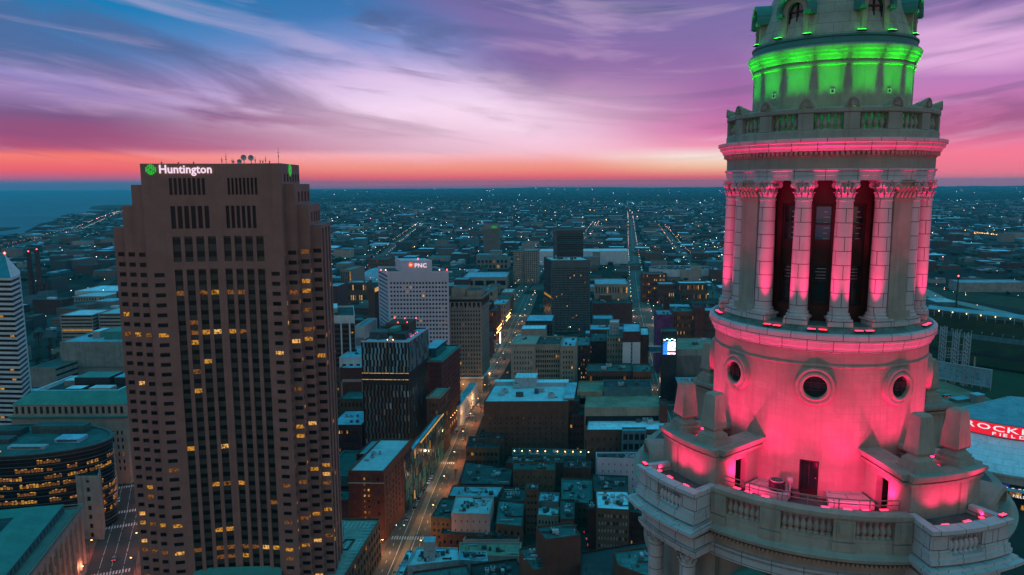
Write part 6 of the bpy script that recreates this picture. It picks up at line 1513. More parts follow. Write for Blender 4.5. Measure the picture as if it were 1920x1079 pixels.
roofblk('low_rise','small brick block behind the brown shop roof with a pale blue peaked skylight',[(893,822),(944,824),(946,806),(905,805)],16,'brick_brown','roof_brown',nu=3)
roofblk('low_rise','wide black roofed block cluttered with small vents beside the avenue',[(862,907),(957,909),(962,877),(872,864)],12,'brick_dark','roof_dark',(10,2,.4,.4),nu=9)
roofblk('low_rise','teal roofed block between the black roof and the pale blue roof',[(840,930),(932,932),(944,911),(849,910)],15,'brick_brown','roof_blue',nu=4)
roofblk('low_rise','pink walled block under a bright blue roof dotted with dark fans',[(846,962),(918,964),(926,932),(855,930)],18,'panel_pink','roof_white',(6,3,.15,.22),nu=9,lit=0)
roofblk('low_rise','dark teal roofed brick block on the avenue corner left of the pink wall',[(808,969),(845,972),(854,934),(829,933)],14,'brick_brown','roof_teal',(4,3,.4,.4),nu=1)
roofblk('low_rise','low brown sheds in front of the pink wall',[(826,1001),(925,1003),(930,975),(835,972)],8,'brick_brown','roof_dark',(8,1,.3,.4),nu=3)
roofblk('low_rise','low tan walled block lit orange beside a fire stair',[(868,1012),(972,1012),(978,996),(880,995)],7,'panel_pink','roof_dark',(6,1,.3,.3),nu=5)
roofblk('low_rise','long dark green roof right of the pink wall',[(929,982),(979,987),(984,942),(935,937)],13,'brick_brown','roof_teal',(4,2,.4,.4),nu=4)
roofblk('low_rise','cluttered black roof between the blue roof and the narrow brown tower',[(934,938),(985,940),(987,916),(945,913)],13,'brick_dark','roof_dark',nu=12)
roofblk('low_rise','narrow brown brick tower standing up among the low roofs',[(985,918),(1009,918),(1010,906),(987,906)],26,'brick_brown','roof_teal',(3,6,.5,.4),nu=1)
roofblk('low_rise','small pale blue roof right of the narrow brown tower',[(1009,940),(1047,941),(1049,924),(1013,923)],15,'stone_grey','roof_blue',(5,2,.4,.4),nu=4)
roofblk('low_rise','mottled white roof with peeling patches',[(1007,965),(1047,968),(1048,947),(1010,945)],12,'stone_beige','roof_white',(6,2,.45,.45),nu=2)
roofblk('low_rise','dark green roof with pale coping in the middle of the low blocks',[(1050,973),(1077,973),(1078,936),(1050,936)],17,'brick_brown','roof_teal',(3,3,.4,.4),nu=3)
roofblk('low_rise','broad stained teal roof with water marks',[(1052,938),(1111,945),(1111,899),(1052,896)],14,'brick_brown','roof_teal',(6,2,.4,.4),nu=6)
roofblk('low_rise','brick block with a thin green roof and two rows of small windows',[(962,880),(1041,882),(1041,868),(962,866)],20,'brick_brown','roof_teal',(7,3,.2,.25),nu=2)
roofblk('low_rise','brown roofed block with a reddish edge left of the cream building',[(1056,876),(1108,878),(1108,862),(1059,861)],19,'brick_dark','roof_brown',(5,3,.2,.25),nu=3)
roofblk('low_rise','cream walled building with a dark roof edged in red',[(1119,858),(1210,861),(1208,848),(1117,848)],22,'panel_lilac','roof_dark',(7,4,.12,.35,2,2,2),nu=6,lit=0)
k=roofblk('low_rise','teal roof terrace strung with a line of warm lamps',[(960,853),(1098,855),(1099,843),(961,840)],14,'teal_wall','roof_teal',nu=0)
for i in range(10):
    t=.03+.105*i+(.06 if i>4 else 0); p=lerp(lerp(k['p'][0],k['p'][1],t),lerp(k['p'][3],k['p'][2],t),.45); lit_point(k['root'],(*p,14.6),'light_warm',.38)
roofblk('low_rise','narrow brown roof before the lamp strung terrace',[(1000,866),(1056,868),(1056,857),(1002,856)],15,'brick_brown','roof_brown')
roofblk('low_rise','red brick roof patch left of the lamp strung terrace',[(948,868),(1000,869),(1002,857),(955,856)],15,'brick_red','roof_brown',nu=2)
roofblk('low_rise','dark roof with a square pale skylight behind the blue roofed brick office',[(1113,920),(1178,921),(1178,892),(1112,890)],15,'brick_brown','roof_dark',nu=9)
roofblk('low_rise','brick office with rows of paired pale windows under a blue roof',[(1119,953),(1180,956),(1178,920),(1117,919)],27,'brick_brown','roof_white',(10,6,.55,.45,.6,1,2),nu=8,glass=('unit_metal','unit_metal','glass_dark_0'))
roofblk('low_rise','narrow bright red party wall left of the blue roofed brick office',[(1103,955),(1118,955),(1115,938),(1104,938)],22,'brick_red','roof_dark')
roofblk('low_rise','dark brick row right of the blue roofed office below the white balcony',[(1181,960),(1215,965),(1215,925),(1180,922)],20,'brick_dark','roof_dark',(6,4,.5,.5),lit=.1,nu=2)
roofblk('brick_cube','tall plain brown brick cube with a dark green roof and studs at its corners',[(1023,1012),(1089,1003),(1071,978),(1005,987)],50,'brick_brown','roof_teal',(1,1,.02,.04,1,1,34))
roofblk('low_rise','dark lower roof wrapped round the left of the brick cube',[(1000,1070),(1030,1062),(1010,1020),(973,1029)],38,'brick_brown','roof_teal',nu=1)
roofblk('low_rise','great dark slate roof filling the bottom before the white balcony',[(1085,1125),(1215,1125),(1215,1014),(1090,1035)],38,'brick_dark','roof_dark',nu=0)
roofblk('low_rise','raised dark roof with brick edges on the great slate roof',[(1158,1060),(1240,1090),(1240,1022),(1150,1033)],46,'brick_brown','roof_teal',nu=1)
roofblk('low_rise','long tan roof terrace in front of the orange lit wall',[(860,1040),(972,1043),(978,1017),(862,1017)],9,'panel_pink','concrete_tan',(8,1,.2,.2),nu=1)
k=roofblk('low_rise','white roofed block beside the avenue carrying a tall blue box and dark fans',[(764,1061),(861,1050),(858,1027),(781,1026)],22,'unit_metal','roof_white',nu=12)
q=MB().use('unit_metal'); x,y=gnd(806,1036,24); q.box(0,0,0,5,5,9); q.use('roof_blue'); q.box(0,0,9,5.2,5.2,.3); q.build('stair_house',k['root'],(x-k['root'].location.x,y-k['root'].location.y,21))
roofblk('low_rise','narrow ice blue roof strip along the avenue at the bottom edge',[(738,1085),(752,1085),(776,1032),(763,1032)],15,'unit_metal','roof_white')
roofblk('low_rise','dark teal roof cut by the bottom edge right of the avenue',[(772,1125),(898,1125),(876,1058),(774,1072)],30,'brick_dark','roof_teal')
roofblk('low_rise','blue roof with a row of grey boxes behind the dark teal roof',[(861,1050),(915,1052),(912,1034),(862,1033)],19,'unit_metal','roof_blue',nu=5)
roofblk('low_rise','black roof crowded with pale pipes left of the brick cube',[(890,1100),(1000,1100),(968,1047),(882,1058)],27,'brick_dark','roof_dark',nu=16)
# round skylight roof, half hidden by the left balcony
def round_roof():
    x,y=gnd(1218,930,22); o=empty('round_roof',(x,y,0),0,'round dark roof ringed by a notched green rim, half hidden by the white balcony','roof rotunda')
    q=MB().use('brick_dark'); q.lathe([(10.5,0),(10.5,22)],n=48); q.build('wall',o); q=MB().use('copper_green'); q.lathe([(10.5,21.5),(10.9,22),(10.9,22.6),(9.2,22.8),(8.9,21.6)],n=48)
    for i in range(36): a=2*PI*i/36; q.box(10.2*math.cos(a),10.2*math.sin(a),22.6,.7,.3,.35,a)
    q.build('rim',o); q=MB().use('roof_brown'); q.face([(9*math.cos(2*PI*i/40),9*math.sin(2*PI*i/40),21.7) for i in range(40)]); q.build('roof',o)
round_roof()
# ================================================================== BALLPARK (right)
def ballpark():
    fld=[gnd(*p) for p in ((1838,742),(1960,790),(1960,716),(1870,712))]; flat('playing_field',[gnd(*p) for p in ((1730,700),(1850,745),(1970,800),(1970,700),(1760,668))],.05,'field_green')
    root=empty('ballpark_stand',(*gnd(1850,690),0),0,'dark green tiered ballpark stand with a pale ribbon roof and small white lamps','stadium stand')
    a=gnd(1700,668); b=gnd(1985,712); d=Vector((b[0]-a[0],b[1]-a[1])); L=d.length; d.normalize(); n=Vector((-d.y,d.x))
    def T(u,v): return (a[0]+d.x*u+n.x*v,a[1]+d.y*u+n.y*v)
    tiers=((0,14,2,8,'field_green'),(14,16,8,12,'dark_metal'),(16,34,12,22,'grass_dark'),(34,36,22,27,'teal_wall'),(36,58,27,42,'grass_dark'))
    for v0,v1,z0,z1,m in tiers:
        q=MB().use(m); n_=max(1,int((v1-v0)/2))
        for i in range(n_):
            va,vb=v0+(v1-v0)*i/n_,v0+(v1-v0)*(i+1)/n_; za,zb=z0+(z1-z0)*i/n_,z0+(z1-z0)*(i+1)/n_
            q.face([(*T(0,va),za),(*T(L,va),za),(*T(L,va),zb),(*T(0,va),zb)]); q.face([(*T(0,va),zb),(*T(L,va),zb),(*T(L,vb),zb),(*T(0,vb),zb)])
        q.build('seating_tier',root,world=True)
    q=MB().use('concrete'); q.face([(*T(L,58),0),(*T(0,58),0),(*T(0,58),42),(*T(L,58),42)]); q.build('back_wall',root,world=True)
    q=MB().use('roof_blue'); N=16
    for i in range(N):
        u0,u1=L*i/N,L*(i+1)/N; f=lambda u:50+3*math.sin(u/L*3.1)
        q.face([(*T(u0,52),47),(*T(u1,52),47),(*T(u1,64),49),(*T(u0,64),49)]); q.face([(*T(u0,52),46.2),(*T(u1,52),46.2),(*T(u1,52),47),(*T(u0,52),47)])
        q.beam((*T(u0,53),30),(*T(u0,53),46.5),.5)
    q.build('canopy_roof',root,world=True)
    for i in range(9):
        u=L*(.1+i*.1); lit_point(root,(*T(u,51),45.6),'light_warm',.5)
    for i,(u,v,z,w,h,m) in enumerate(((.30,35.6,23,9,4,'panel_white'),(.52,35.6,23,10,4,'panel_white'),(.63,35.6,23,9,4,'panel_white'),(.45,35.6,30,0.1,.1,'panel_white'),(.36,57,37,12,3,'stone_grey'),(.56,57,37,14,3,'stone_grey'))):
        q=MB().use(m); p=T(L*u,v-.6); q.box(0,0,0,w,.4,h,math.atan2(d.y,d.x)); q.build('banner_board',root,(p[0]-root.location.x,p[1]-root.location.y,z))
    for i in range(14):
        q=MB().use('concrete'); u=L*(.02+i*.07); q.prism([T(u,36),T(u+.6,36),T(u+.6,57),T(u,57)],27,30); q.build('aisle',root,world=True) if i<0 else q.build('aisle_stair',root,world=True)
    NAMED.append([T(0,0),T(L,0),T(L,64),T(0,64)])
    # scoreboard: back of the big board
    A=gnd(1726,709); Bp=gnd(1857,733); z=atY(1853,694,Bp[1])[2]
    o=empty('scoreboard',(*A,0),0,'big pale blue back of the ballpark scoreboard on steel posts','scoreboard')
    dd=Vector((Bp[0]-A[0],Bp[1]-A[1])); LL=dd.length; dd.normalize(); nn=Vector((-dd.y,dd.x))
    S=lambda u,v:(A[0]+dd.x*u+nn.x*v,A[1]+dd.y*u+nn.y*v)
    q=MB().use('roof_blue'); q.prism([S(0,0),S(LL,0),S(LL,1.5),S(0,1.5)],3,z); q.build('panel',o,world=True)
    for i in range(9):
        q=MB().use('unit_metal'); u=LL*i/8; q.prism([S(u-.3,-.5),S(u+.3,-.5),S(u+.3,0),S(u-.3,0)],0,z+.5); q.build('rib',o,world=True)
    for zz in (3,z-.4):
        q=MB().use('unit_metal'); q.prism([S(0,-.8),S(LL,-.8),S(LL,0),S(0,0)],zz-.3,zz+.3); q.build('walkway',o,world=True)
    r=random.Random(6)
    for i in range(16):
        q=MB().use('teal_wall'); u=LL*(.1+.85*r.random()); zc=5+r.random()*(z-9); q.prism([S(u,-.12),S(u+2.6,-.12),S(u+2.6,0),S(u,0)],zc,zc+.7); q.build('vent_panel',o,world=True)
    for i,(px,pt) in enumerate(((1770,612),(1794,618),(1815,624))):
        Yt=gnd(px,716+i*6)[1]+8; x=atY(px,pt,Yt)[0]; zt=atY(px,pt,Yt)[2]
        o=empty('light_tower',(x,Yt,0),0,'%s pale steel lattice light tower above the scoreboard'%('left','middle','right')[i],'light tower','lattice light towers at the ballpark')
        q=MB().use('unit_metal'); w=2.0
        for sx in (-w,w):
            for sy in (-w,w): q.beam((sx,sy,0),(sx,sy,zt),.45)
        nz=int(zt/4)
        for k_ in range(nz):
            z0,z1=k_*4,k_*4+4
            for sy in (-w,w): q.beam((-w,sy,z0),(w,sy,z0),.3); q.beam((-w,sy,z0),(w,sy,z1),.25)
            q.beam((-w,-w,z0),(-w,w,z1),.25); q.beam((w,-w,z0),(w,w,z1),.25)
        q.build('lattice',o)
        if i<2:
            q=MB().use('unit_metal')
            for zz in (zt*.42,zt*.48,zt*.54,zt*.60,zt*.72): q.beam((w,0,zz),(12.5,0,zz-1),.35)
            for xx in (4,6,8,10): q.beam((xx,0,zt*.42-.6),(xx,0,zt*.60-.6),.25)
            q.build('lamp_frame',o)
    p=gnd(1823,718); o=empty('foul_pole',(*p,0),0,'tall thin orange foul pole right of the lattice towers','pole'); q=MB().use('sign_dark') if False else MB().use('concrete_tan'); q.cone((0,0,0),(0,0,26),.35,.3,8); q.build('shaft',o); q=MB().use('concrete_tan'); q.box(.8,0,10,1.2,.1,15); q.build('screen',o)
    for i,(px,py,w,d_,h,l) in enumerate(((1831,754,9,7,7,'small grey plant hut below the scoreboard corner'),(1800,752,16,8,2.5,'low flat shelter in the yard below the scoreboard'),(1775,745,6,3,2,'dark parked machine in the yard below the scoreboard'))):
        x,y=gnd(px,py); o=empty('yard_hut',(x,y,0),.3,l,'hut'); q=MB().use(('stone_grey','teal_wall','dark_metal')[i]); q.box(0,0,0,w,d_,h); q.build('wall',o); q=MB().use('roof_blue'); q.box(0,0,h+.01,w+.6,d_+.6,.3); q.build('roof',o)
ballpark()
# tall mast beside the ballpark
p=gnd(1790,606); o=empty('radio_mast',(*p,0),0,'tall thin dark mast with a red lamp beyond the ballpark','mast'); q=MB().use('dark_metal'); zt=atY(1790,524,p[1])[2]; q.cone((0,0,0),(0,0,zt),1.2,.7,6); q.lathe([(0,zt),(3.2,zt+.4),(3.2,zt+3),(0,zt+3.4)],n=14); q.build('pole',o); lit_point(o,(*p,zt+4.5),'light_beacon',.9,'beacon')
bldg('brick_tower','small brick block with a glowing red sign beside the highway',1737,1768,573,606,D=20,wall='brick_red',roof='roof_brown')
# ================================================================== ARENA (right edge)
def arena():
    def circ(P,Q_,R):
        mx,my=(P[0]+Q_[0])/2,(P[1]+Q_[1])/2; dx,dy=Q_[0]-P[0],Q_[1]-P[1]; l=math.hypot(dx,dy); h=math.sqrt(max(0,R*R-l*l/4)); n=(-dy/l,dx/l)
        return (mx+n[0]*h,my+n[1]*h)
    z1=20; c=(337,484)
    root=empty('arena',(c[0],c[1],0),0,'round sports arena with a red glowing roof sign and a blue lit glass wall','arena')
    R1=90; NAMED.append([(c[0]-R1,c[1]-R1),(c[0]+R1,c[1]-R1),(c[0]+R1,c[1]+R1),(c[0]-R1,c[1]+R1)])
    T0,T1=-70,90
    q=MB().use('concrete'); arcbox(q,R1-2,R1,T0,T1,z1-5,z1-1,3); arcbox(q,R1-2,R1+.6,T0,T1,z1-1,z1,3); q.build('fascia',root)
    q=MB().use('roof_blue'); arcbox(q,R1,R1+4,T0,T1,z1-8,z1-7.4,3); q.build('canopy',root)
    q=MB(); r=random.Random(5)
    for j in range(80):
        a0=T0+(T1-T0)*j/80; a1=T0+(T1-T0)*(j+1)/80
        for z0_,z1_ in ((0,3),(3.3,6.6),(7,10.5),(10.8,14.6)):
            t=r.random(); q.use('window_amber' if t<.10 else ('window_dim' if t<.22 else ('screen_deep' if t<.42 and z0_>8 else 'glass_dark_0'))); q.face([P3(R1-1.5,a0+.1,z0_),P3(R1-1.5,a1-.1,z0_),P3(R1-1.5,a1-.1,z1_),P3(R1-1.5,a0+.1,z1_)])
    q.build('glass_wall',root)
    q=MB().use('dark_metal'); q.lathe([(R1-1.7,0),(R1-1.7,z1-5)],t0=R_(T0),t1=R_(T1),n=60); q.build('wall',root)
    q=MB().use('roof_white'); q.lathe([(R1-1,z1-.3),(R1-28,z1+12),(R1-30,z1+12.6)],t0=R_(T0),t1=R_(T1),n=60); q.build('lower_roof',root)
    R2=R1-30; zb=z1+12
    q=MB().use('teal_wall'); q.lathe([(R2,zb-.5),(R2,zb+1.5)],t0=R_(T0),t1=R_(T1),n=60); q.build('drum',root)
    q=MB().use('sign_red'); q.lathe([(R2+.3,zb+1.4),(R2+.2,zb+9.2)],t0=R_(T0),t1=R_(T1),n=60); q.build('sign_band',root)
    q=MB().use('teal_wall'); arcbox(q,R2-.5,R2+.5,T0,T1,zb+9.2,zb+9.6,3); q.build('sign_coping',root)
    q=MB().use('roof_blue'); 
    q.lathe([(R2,zb+9.3),(0,zb+13)],t0=R_(T0),t1=R_(T1),n=48); q.build('upper_roof',root)
    for i in range(6):
        q=MB().use('roof_blue'); a=T0+4+i*26; q.beam(P3(R2,a,zb+9.4),P3(1,a,zb+13.05),.35); q.build('roof_rib',root)
    q=MB().use('concrete'); q.face([P3(R1-1,T0,0),P3(.1,T0,0),P3(.1,T0,zb+13),P3(R2,T0,zb+9.2),P3(R2,T0,z1+12),P3(R1-1,T0,z1-.5)]); q.build('end_wall',root)
    def band_text(s,size,r,a0,z,m,xs=1.0,sp=1.0):
        """letters one by one round the drum"""
        a=a0
        for ch in s:
            if ch==' ': a+=math.degrees(size*.5*sp/r); continue
            tm=text_mesh(ch,size,.06,m,.04,0,'LEFT',1.0,xs); o=bpy.data.objects.new('lettering',tm); C.objects.link(o); o.parent=root; o.location=P3(r,a,z); o.rotation_euler.z=rad(a)
            w=max((v.co.x for v in tm.vertices),default=size*.5)
            a+=math.degrees((w+size*.12)*sp/r)
    return root,c,R1,R2,zb,band_text
AR=arena()
def arena_signs():
    root,c,R1,R2,zb,bt=AR
    def ang(px,py,z,R):
        x,y=gnd(px,py,z); return math.degrees(math.atan2(x-c[0],-(y-c[1])))
    a0=ang(1815,793,zb+5,R2); bt('ROCKET MORTGAGE',4.9,R2+.5,a0,zb+4.9,'sign_plain_white',2.0,1.02)
    a1=ang(1864,806,zb+3,R2); bt('FIELDHOUSE',2.6,R2+.55,a1,zb+2.1,'sign_plain_white',1.9,1.5)
    a2=ang(1884,925,11,R1); bt('ROCKET',3.3,R1-1.0,a2,10.4,'sign_plain_white',1.0,1.05); bt('FIELDHOUSE',2.2,R1-1.0,a2+2.6,7.2,'sign_plain_white',1.0,1.05)
arena_signs()
bldg('corner_shop','small corner block with a yellow painted front below the bright screen',1286,1302,705,742,D=14,wall='dark_metal',roof='roof_teal')
bldg('corner_shop','pale framed low block right of the crossing under the screen',1270,1288,670,690,D=24,wall='limestone',roof='roof_blue',front=(5,2,.6,.6),maxn=10)
bldg('corner_shop','brown brick block with a white roof patch beside the rear obelisk',1288,1330,664,700,D=30,wall='brick_brown',roof='roof_white',front=(5,3,.3,.4),nunits=2)
bldg('corner_shop','long low teal roofed row running down beside the stone tower',1270,1345,720,770,D=26,wall='brick_dark',roof='roof_blue',nunits=6,front=(12,2,.4,.4),lit=.1)
# ================================================================== THE SPREAD OF THE CITY
def in_poly(x,y,poly,ex=0):
    xs=[p[0] for p in poly]; ys=[p[1] for p in poly]
    return min(xs)-ex<x<max(xs)+ex and min(ys)-ex<y<max(ys)+ex
LAKE=[gnd(*p) for p in shore]
def in_lake(x,y):
    # left of the shore line
    best=None
    for a,b in zip(LAKE,LAKE[1:]):
        if a[1]<=y<=b[1]:
            t=(y-a[1])/(b[1]-a[1]+1e-9); return x<a[0]+(b[0]-a[0])*t+40
    return y<LAKE[0][1] and False
ROADS=[(EU,36),(PR,36),(LF,36)]+[(p,w+14) for p,w in (([gnd(560,640),gnd(655,558),gnd(690,520),gnd(720,478),gnd(752,450),gnd(790,421)],26),([gnd(960,560),gnd(1010,510),gnd(1060,470),gnd(1100,445),gnd(1118,418)],22),([gnd(1345,560),gnd(1300,498),gnd(1268,462),gnd(1240,424)],24),([gnd(-40,480),gnd(30,463),gnd(100,443),gnd(150,431),gnd(212,403),gnd(260,392)],40),([gnd(1680,520),gnd(1760,560),gnd(1830,575),gnd(1960,606)],60),([gnd(1680,560),gnd(1760,590),gnd(1850,602),gnd(1960,640)],50))]
def near_road(x,y):
    for pts,w in ROADS:
        for a,b in zip(pts,pts[1:]):
            dx,dy=b[0]-a[0],b[1]-a[1]; l2=dx*dx+dy*dy
            t=max(0,min(1,((x-a[0])*dx+(y-a[1])*dy)/l2)) if l2 else 0
            if (x-a[0]-dx*t)**2+(y-a[1]-dy*t)**2<(w/2)**2: return True
    return False
def vis(x,y): return abs(x)<y*.735+20
cr_=random.Random(42)
c65,s65=math.cos(R_(-6.5)),math.sin(R_(-6.5))
spots=[]
def cells(y0,y1,cw,ch,prob):
    u=-int(6000/cw)
    n=int(6000/cw)
    for i in range(-n,n):
        for j in range(int(y0/ch),int(y1/ch)):
            a,b=i*cw,j*ch; x=a*c65-b*s65+cr_.uniform(-.2,.2)*cw; y=a*s65+b*c65+cr_.uniform(-.15,.15)*ch
            if not (y0<y<y1) or not vis(x,y): continue
            if cr_.random()>prob or in_lake(x,y) or near_road(x,y): continue
            if any(in_poly(x,y,p,22 if y<1000 else 30) for p in NAMED): continue
            # parks, highway land on the right, fields
            if 500<x<1400 and 900<y<1350 and cr_.random()<.85: continue
            if 225<x<620 and y<1000: continue
            spots.append((x,y,cw,ch))
cells(560,1500,58,50,.80); cells(1500,3400,64,56,.62); cells(3400,7500,110,90,.40)
spots.sort(key=lambda s:s[1])
WALLS=('far_wall_brick','far_wall_grey','far_wall_teal','brick_brown','brick_dark','stone_grey','limestone','brick_dark','teal_wall','teal_wall'); ROOFS=('roof_teal','roof_dark','roof_teal','roof_dark','roof_blue','roof_blue','roof_white','roof_brown','roof_brown','roof_dark')
far=MB(); house=MB(); nind=0
for (x,y,cw,ch) in spots:
    big=cr_.random()
    w=cr_.uniform(.35,.85)*cw; d=cr_.uniform(.35,.8)*ch; h=cr_.uniform(4,11) if big<.8 else cr_.uniform(12,26)
    if y>2500: h=min(h,15)
    wl=cr_.choice(WALLS); rf=cr_.choice(ROOFS)
    if nind<290 and y<2600:
        o=MB().use(wl); o.box(0,0,0,w,d,h,R_(-6.5)); o.use(rf); o.box(0,0,h+.02,w-1,d-1,.05,R_(-6.5))
        if cr_.random()<.6: o.use(cr_.choice(('roof_white','unit_metal','brick_dark'))); o.box(cr_.uniform(-.2,.2)*w,cr_.uniform(-.2,.2)*d,h+.08,w*.25,d*.25,2.6,R_(-6.5))
        if cr_.random()<.35: o.use(wl); o.box(w*.32,d*.1,0,w*.5,d*.6,h*1.4,R_(-6.5)); o.use(rf); o.box(w*.32,d*.1,h*1.4+.02,w*.46,d*.56,.1,R_(-6.5))
        ob_=o.build('far_building',None,(x,y,0)); nind+=1
        tone={'roof_white':'white','roof_blue':'pale blue','roof_brown':'brown','roof_dark':'dark','roof_teal':'dull teal'}[rf]
        sz='broad' if w>42 else ('small' if w<28 else 'middling')
        tag(ob_,'%s %s low building with a %s roof among the far city blocks'%(sz,'tall' if h>12 else 'flat',tone),'building','%s %s roofed far buildings %s'%(sz,tone,'tall' if h>12 else 'flat'))
    else:
        far.use(wl); far.box(x,y,0,w,d,h,R_(-6.5)); far.use(rf); far.face([(x+(a*c65-b*s65),y+(a*s65+b*c65),h+.3) for a,b in ((-w/2,-d/2),(w/2,-d/2),(w/2,d/2),(-w/2,d/2))])
        if cr_.random()<.5:
            for _ in range(2):
                hx,hy=x+cr_.uniform(-1,1)*cw*.6,y+cr_.uniform(-1,1)*ch*.6; house.use(cr_.choice(('far_wall_grey','brick_dark','stone_grey','limestone'))); house.box(hx,hy,0,cr_.uniform(7,12),cr_.uniform(8,14),5); house.use(cr_.choice(ROOFS)); house.box(hx,hy,5,12,13,2.5,0,.35)
o=far.build('distant_buildings'); o['kind']='stuff'
for _ in range(5200):
    y=1600+cr_.random()**.8*6000; x=cr_.uniform(-1,1)*y*.73
    if in_lake(x,y) or near_road(x,y): continue
    s=1+ y/9000
    house.use(cr_.choice(('far_wall_grey','brick_dark','stone_grey','limestone','brick_dark'))); house.box(x,y,0,10*s,12*s,5,cr_.choice((0,-.11,-.11))); house.use(cr_.choice(ROOFS)); house.box(x,y,5,11*s,13*s,3,0,.4)
o=house.build('distant_houses'); o['kind']='stuff'
# woods: many small rough crowns
wd=MB().use('crown_dark'); 
def clump(q,x,y,r,h):
    n=6; ring=[(x+r*math.cos(2*PI*i/n+r)*cr_.uniform(.7,1.2),y+r*math.sin(2*PI*i/n+r)*cr_.uniform(.7,1.2)) for i in range(n)]
    m=h*cr_.uniform(.35,.6); t=(x+cr_.uniform(-.3,.3)*r,y+cr_.uniform(-.3,.3)*r,h)
    for i in range(n):
        a,b=ring[i],ring[(i+1)%n]; q.face([(x,y,0),(*b,m),(*a,m)][::-1]); q.face([(*a,m),(*b,m),t])
for _ in range(9000):
    y=900+cr_.random()**.75*9000; x=cr_.uniform(-1,1)*y*.73
    if in_lake(x,y) or near_road(x,y) : continue
    if y<2300 and any(in_poly(x,y,p,10) for p in NAMED): continue
    r=cr_.uniform(4,9)*(1+y/6000); clump(wd,x,y,r,r*1.1)
for _ in range(2600):
    y=8000+cr_.random()*14000; x=cr_.uniform(-.55,1)*y*.74
    if in_lake(x,y): continue
    r=cr_.uniform(30,70); clump(wd,x,y,r,cr_.uniform(12,26))
o=wd.build('far_woodland'); o['kind']='stuff'
# lamps of the city
lamps=[]
def addl(x,y,z,m,s=1.0): lamps.append((x,y,z,m,s))
for pts,w in ROADS[:8]:
    L=linelen(pts); d=30
    step=46
    while d<L:
        p,a=along(pts,d); 
        if p and p[1]>820 and not in_lake(*p):
            for sd_ in (-1,1):
                if cr_.random()<.75: addl(p[0]+sd_*w*.36*math.sin(a),p[1]-sd_*w*.36*math.cos(a),9,cr_.choice(('light_pink','light_pink','light_warm','light_pink','light_cyan')),.7)
        d+=step
for (cx,cy,sx,sy,n,ms) in ((gnd(1310,470)[0],gnd(1310,470)[1],260,380,70,('light_white','light_warm','light_cyan','light_pink')),(*gnd(1830,400),1500,1300,90,('light_pink','light_warm','light_white')),(*gnd(1840,440),500,260,60,('light_warm','light_white','light_warm')),(*gnd(1200,380),1800,1700,90,('light_white','light_pink','light_cyan')),(*gnd(740,455),500,500,70,('light_cyan','light_white','light_pink')),(*gnd(660,445),700,600,60,('light_cyan','light_white')),(*gnd(1100,420),900,700,70,('light_cyan','light_white','light_pink')),(*gnd(130,500),300,500,40,('light_white','light_pink','light_warm')),(*gnd(950,400),2000,1200,50,('light_white','light_cyan'))):
    for _ in range(n):
        x,y=cr_.gauss(cx,sx),cr_.gauss(cy,sy)
        if y>900 and vis(x,y) and not in_lake(x,y): addl(x,y,8,cr_.choice(ms),cr_.uniform(.6,1.5))
for _ in range(900):
    y=800+cr_.random()**1.5*9000; x=cr_.uniform(-1,1)*y*.73
    if not in_lake(x,y): addl(x,y,8,cr_.choice(('light_cyan','light_white','light_white','light_pink','light_warm')),cr_.random()**3*1.7+.3)
for _ in range(70):
    y=10000+cr_.random()*11000; x=cr_.uniform(-.5,1)*y*.72
    if not in_lake(x,y): addl(x,y,25,cr_.choice(('light_white','light_pink')),cr_.uniform(.8,1.5))
lamps.sort(key=lambda l:l[1])
lm={}
def lamp_mesh(m):
    if m not in lm:
        q=MB().use('unit_dark'); q.cone((0,0,-8),(0,0,0),.14,.09,5); q.use(m); q.cone((0,0,-.5),(0,0,.1),.12,.55,6); q.cone((0,0,.1),(0,0,.5),.55,.12,6); o=q.build('lampsrc'); lm[m]=o.data; bpy.data.objects.remove(o)
    return lm[m]
GC={'light_pink':'pink','light_warm':'orange','light_white':'white','light_cyan':'cold cyan'}
pm=MB()
for i,(x,y,z,m,s) in enumerate(lamps):
    if i<280:
        o=bpy.data.objects.new('street_light',lamp_mesh(m)); C.objects.link(o); o.location=(x,y,z); k_=min(1.5,s)*(.45+y/4200); o.scale=(k_,k_,1 if k_<1 else 1); tag(o,'small %s street light glowing among the far city blocks'%GC[m],'street light','%s street lights in the far city'%GC[m])
    else:
        r=s*(.16+y*.00021); pm.use(m); pm.cone((x,y,z-r),(x,y,z),r*.2,r,4,False); pm.cone((x,y,z),(x,y,z+r),r,r*.2,4,False)
o=pm.build('city_lights'); o['kind']='stuff'
# bright lit lot rows far right and white lit roofs
for px,py,w,n in ((1843,442,60,5),):
    for i in range(5):
        x,y=gnd(px+i*6.5,py+i*1.0); q=MB().use('light_warm'); 
        for j in range(8): q.box(0,j*28,9,1.2,1.2,.6)
        o=q.build('lot_lights',None,(x,y-110,0)); tag(o,'row %s of warm lot lamps running away in the far right lot'%('one','two','three','four','five')[i],'lamp row','rows of lot lamps far right'); 
for px,py,l in ((1868,530,'left glowing white strip on the long shed far right'),(1900,533,'right glowing white strip on the long shed far right')):
    x,y=gnd(px,py+6); q=MB().use('sign_white'); q.box(0,0,6,22,.5,1.6); q.use('concrete'); q.box(0,1.5,0,24,2,9); o=q.build('lit_facade',None,(x,y,0)); tag(o,l,'lit wall')
bldg('long_shed','long pale shed crossing the far right beyond the highway',1800,1925,530,548,D=40,wall='concrete',roof='roof_blue')
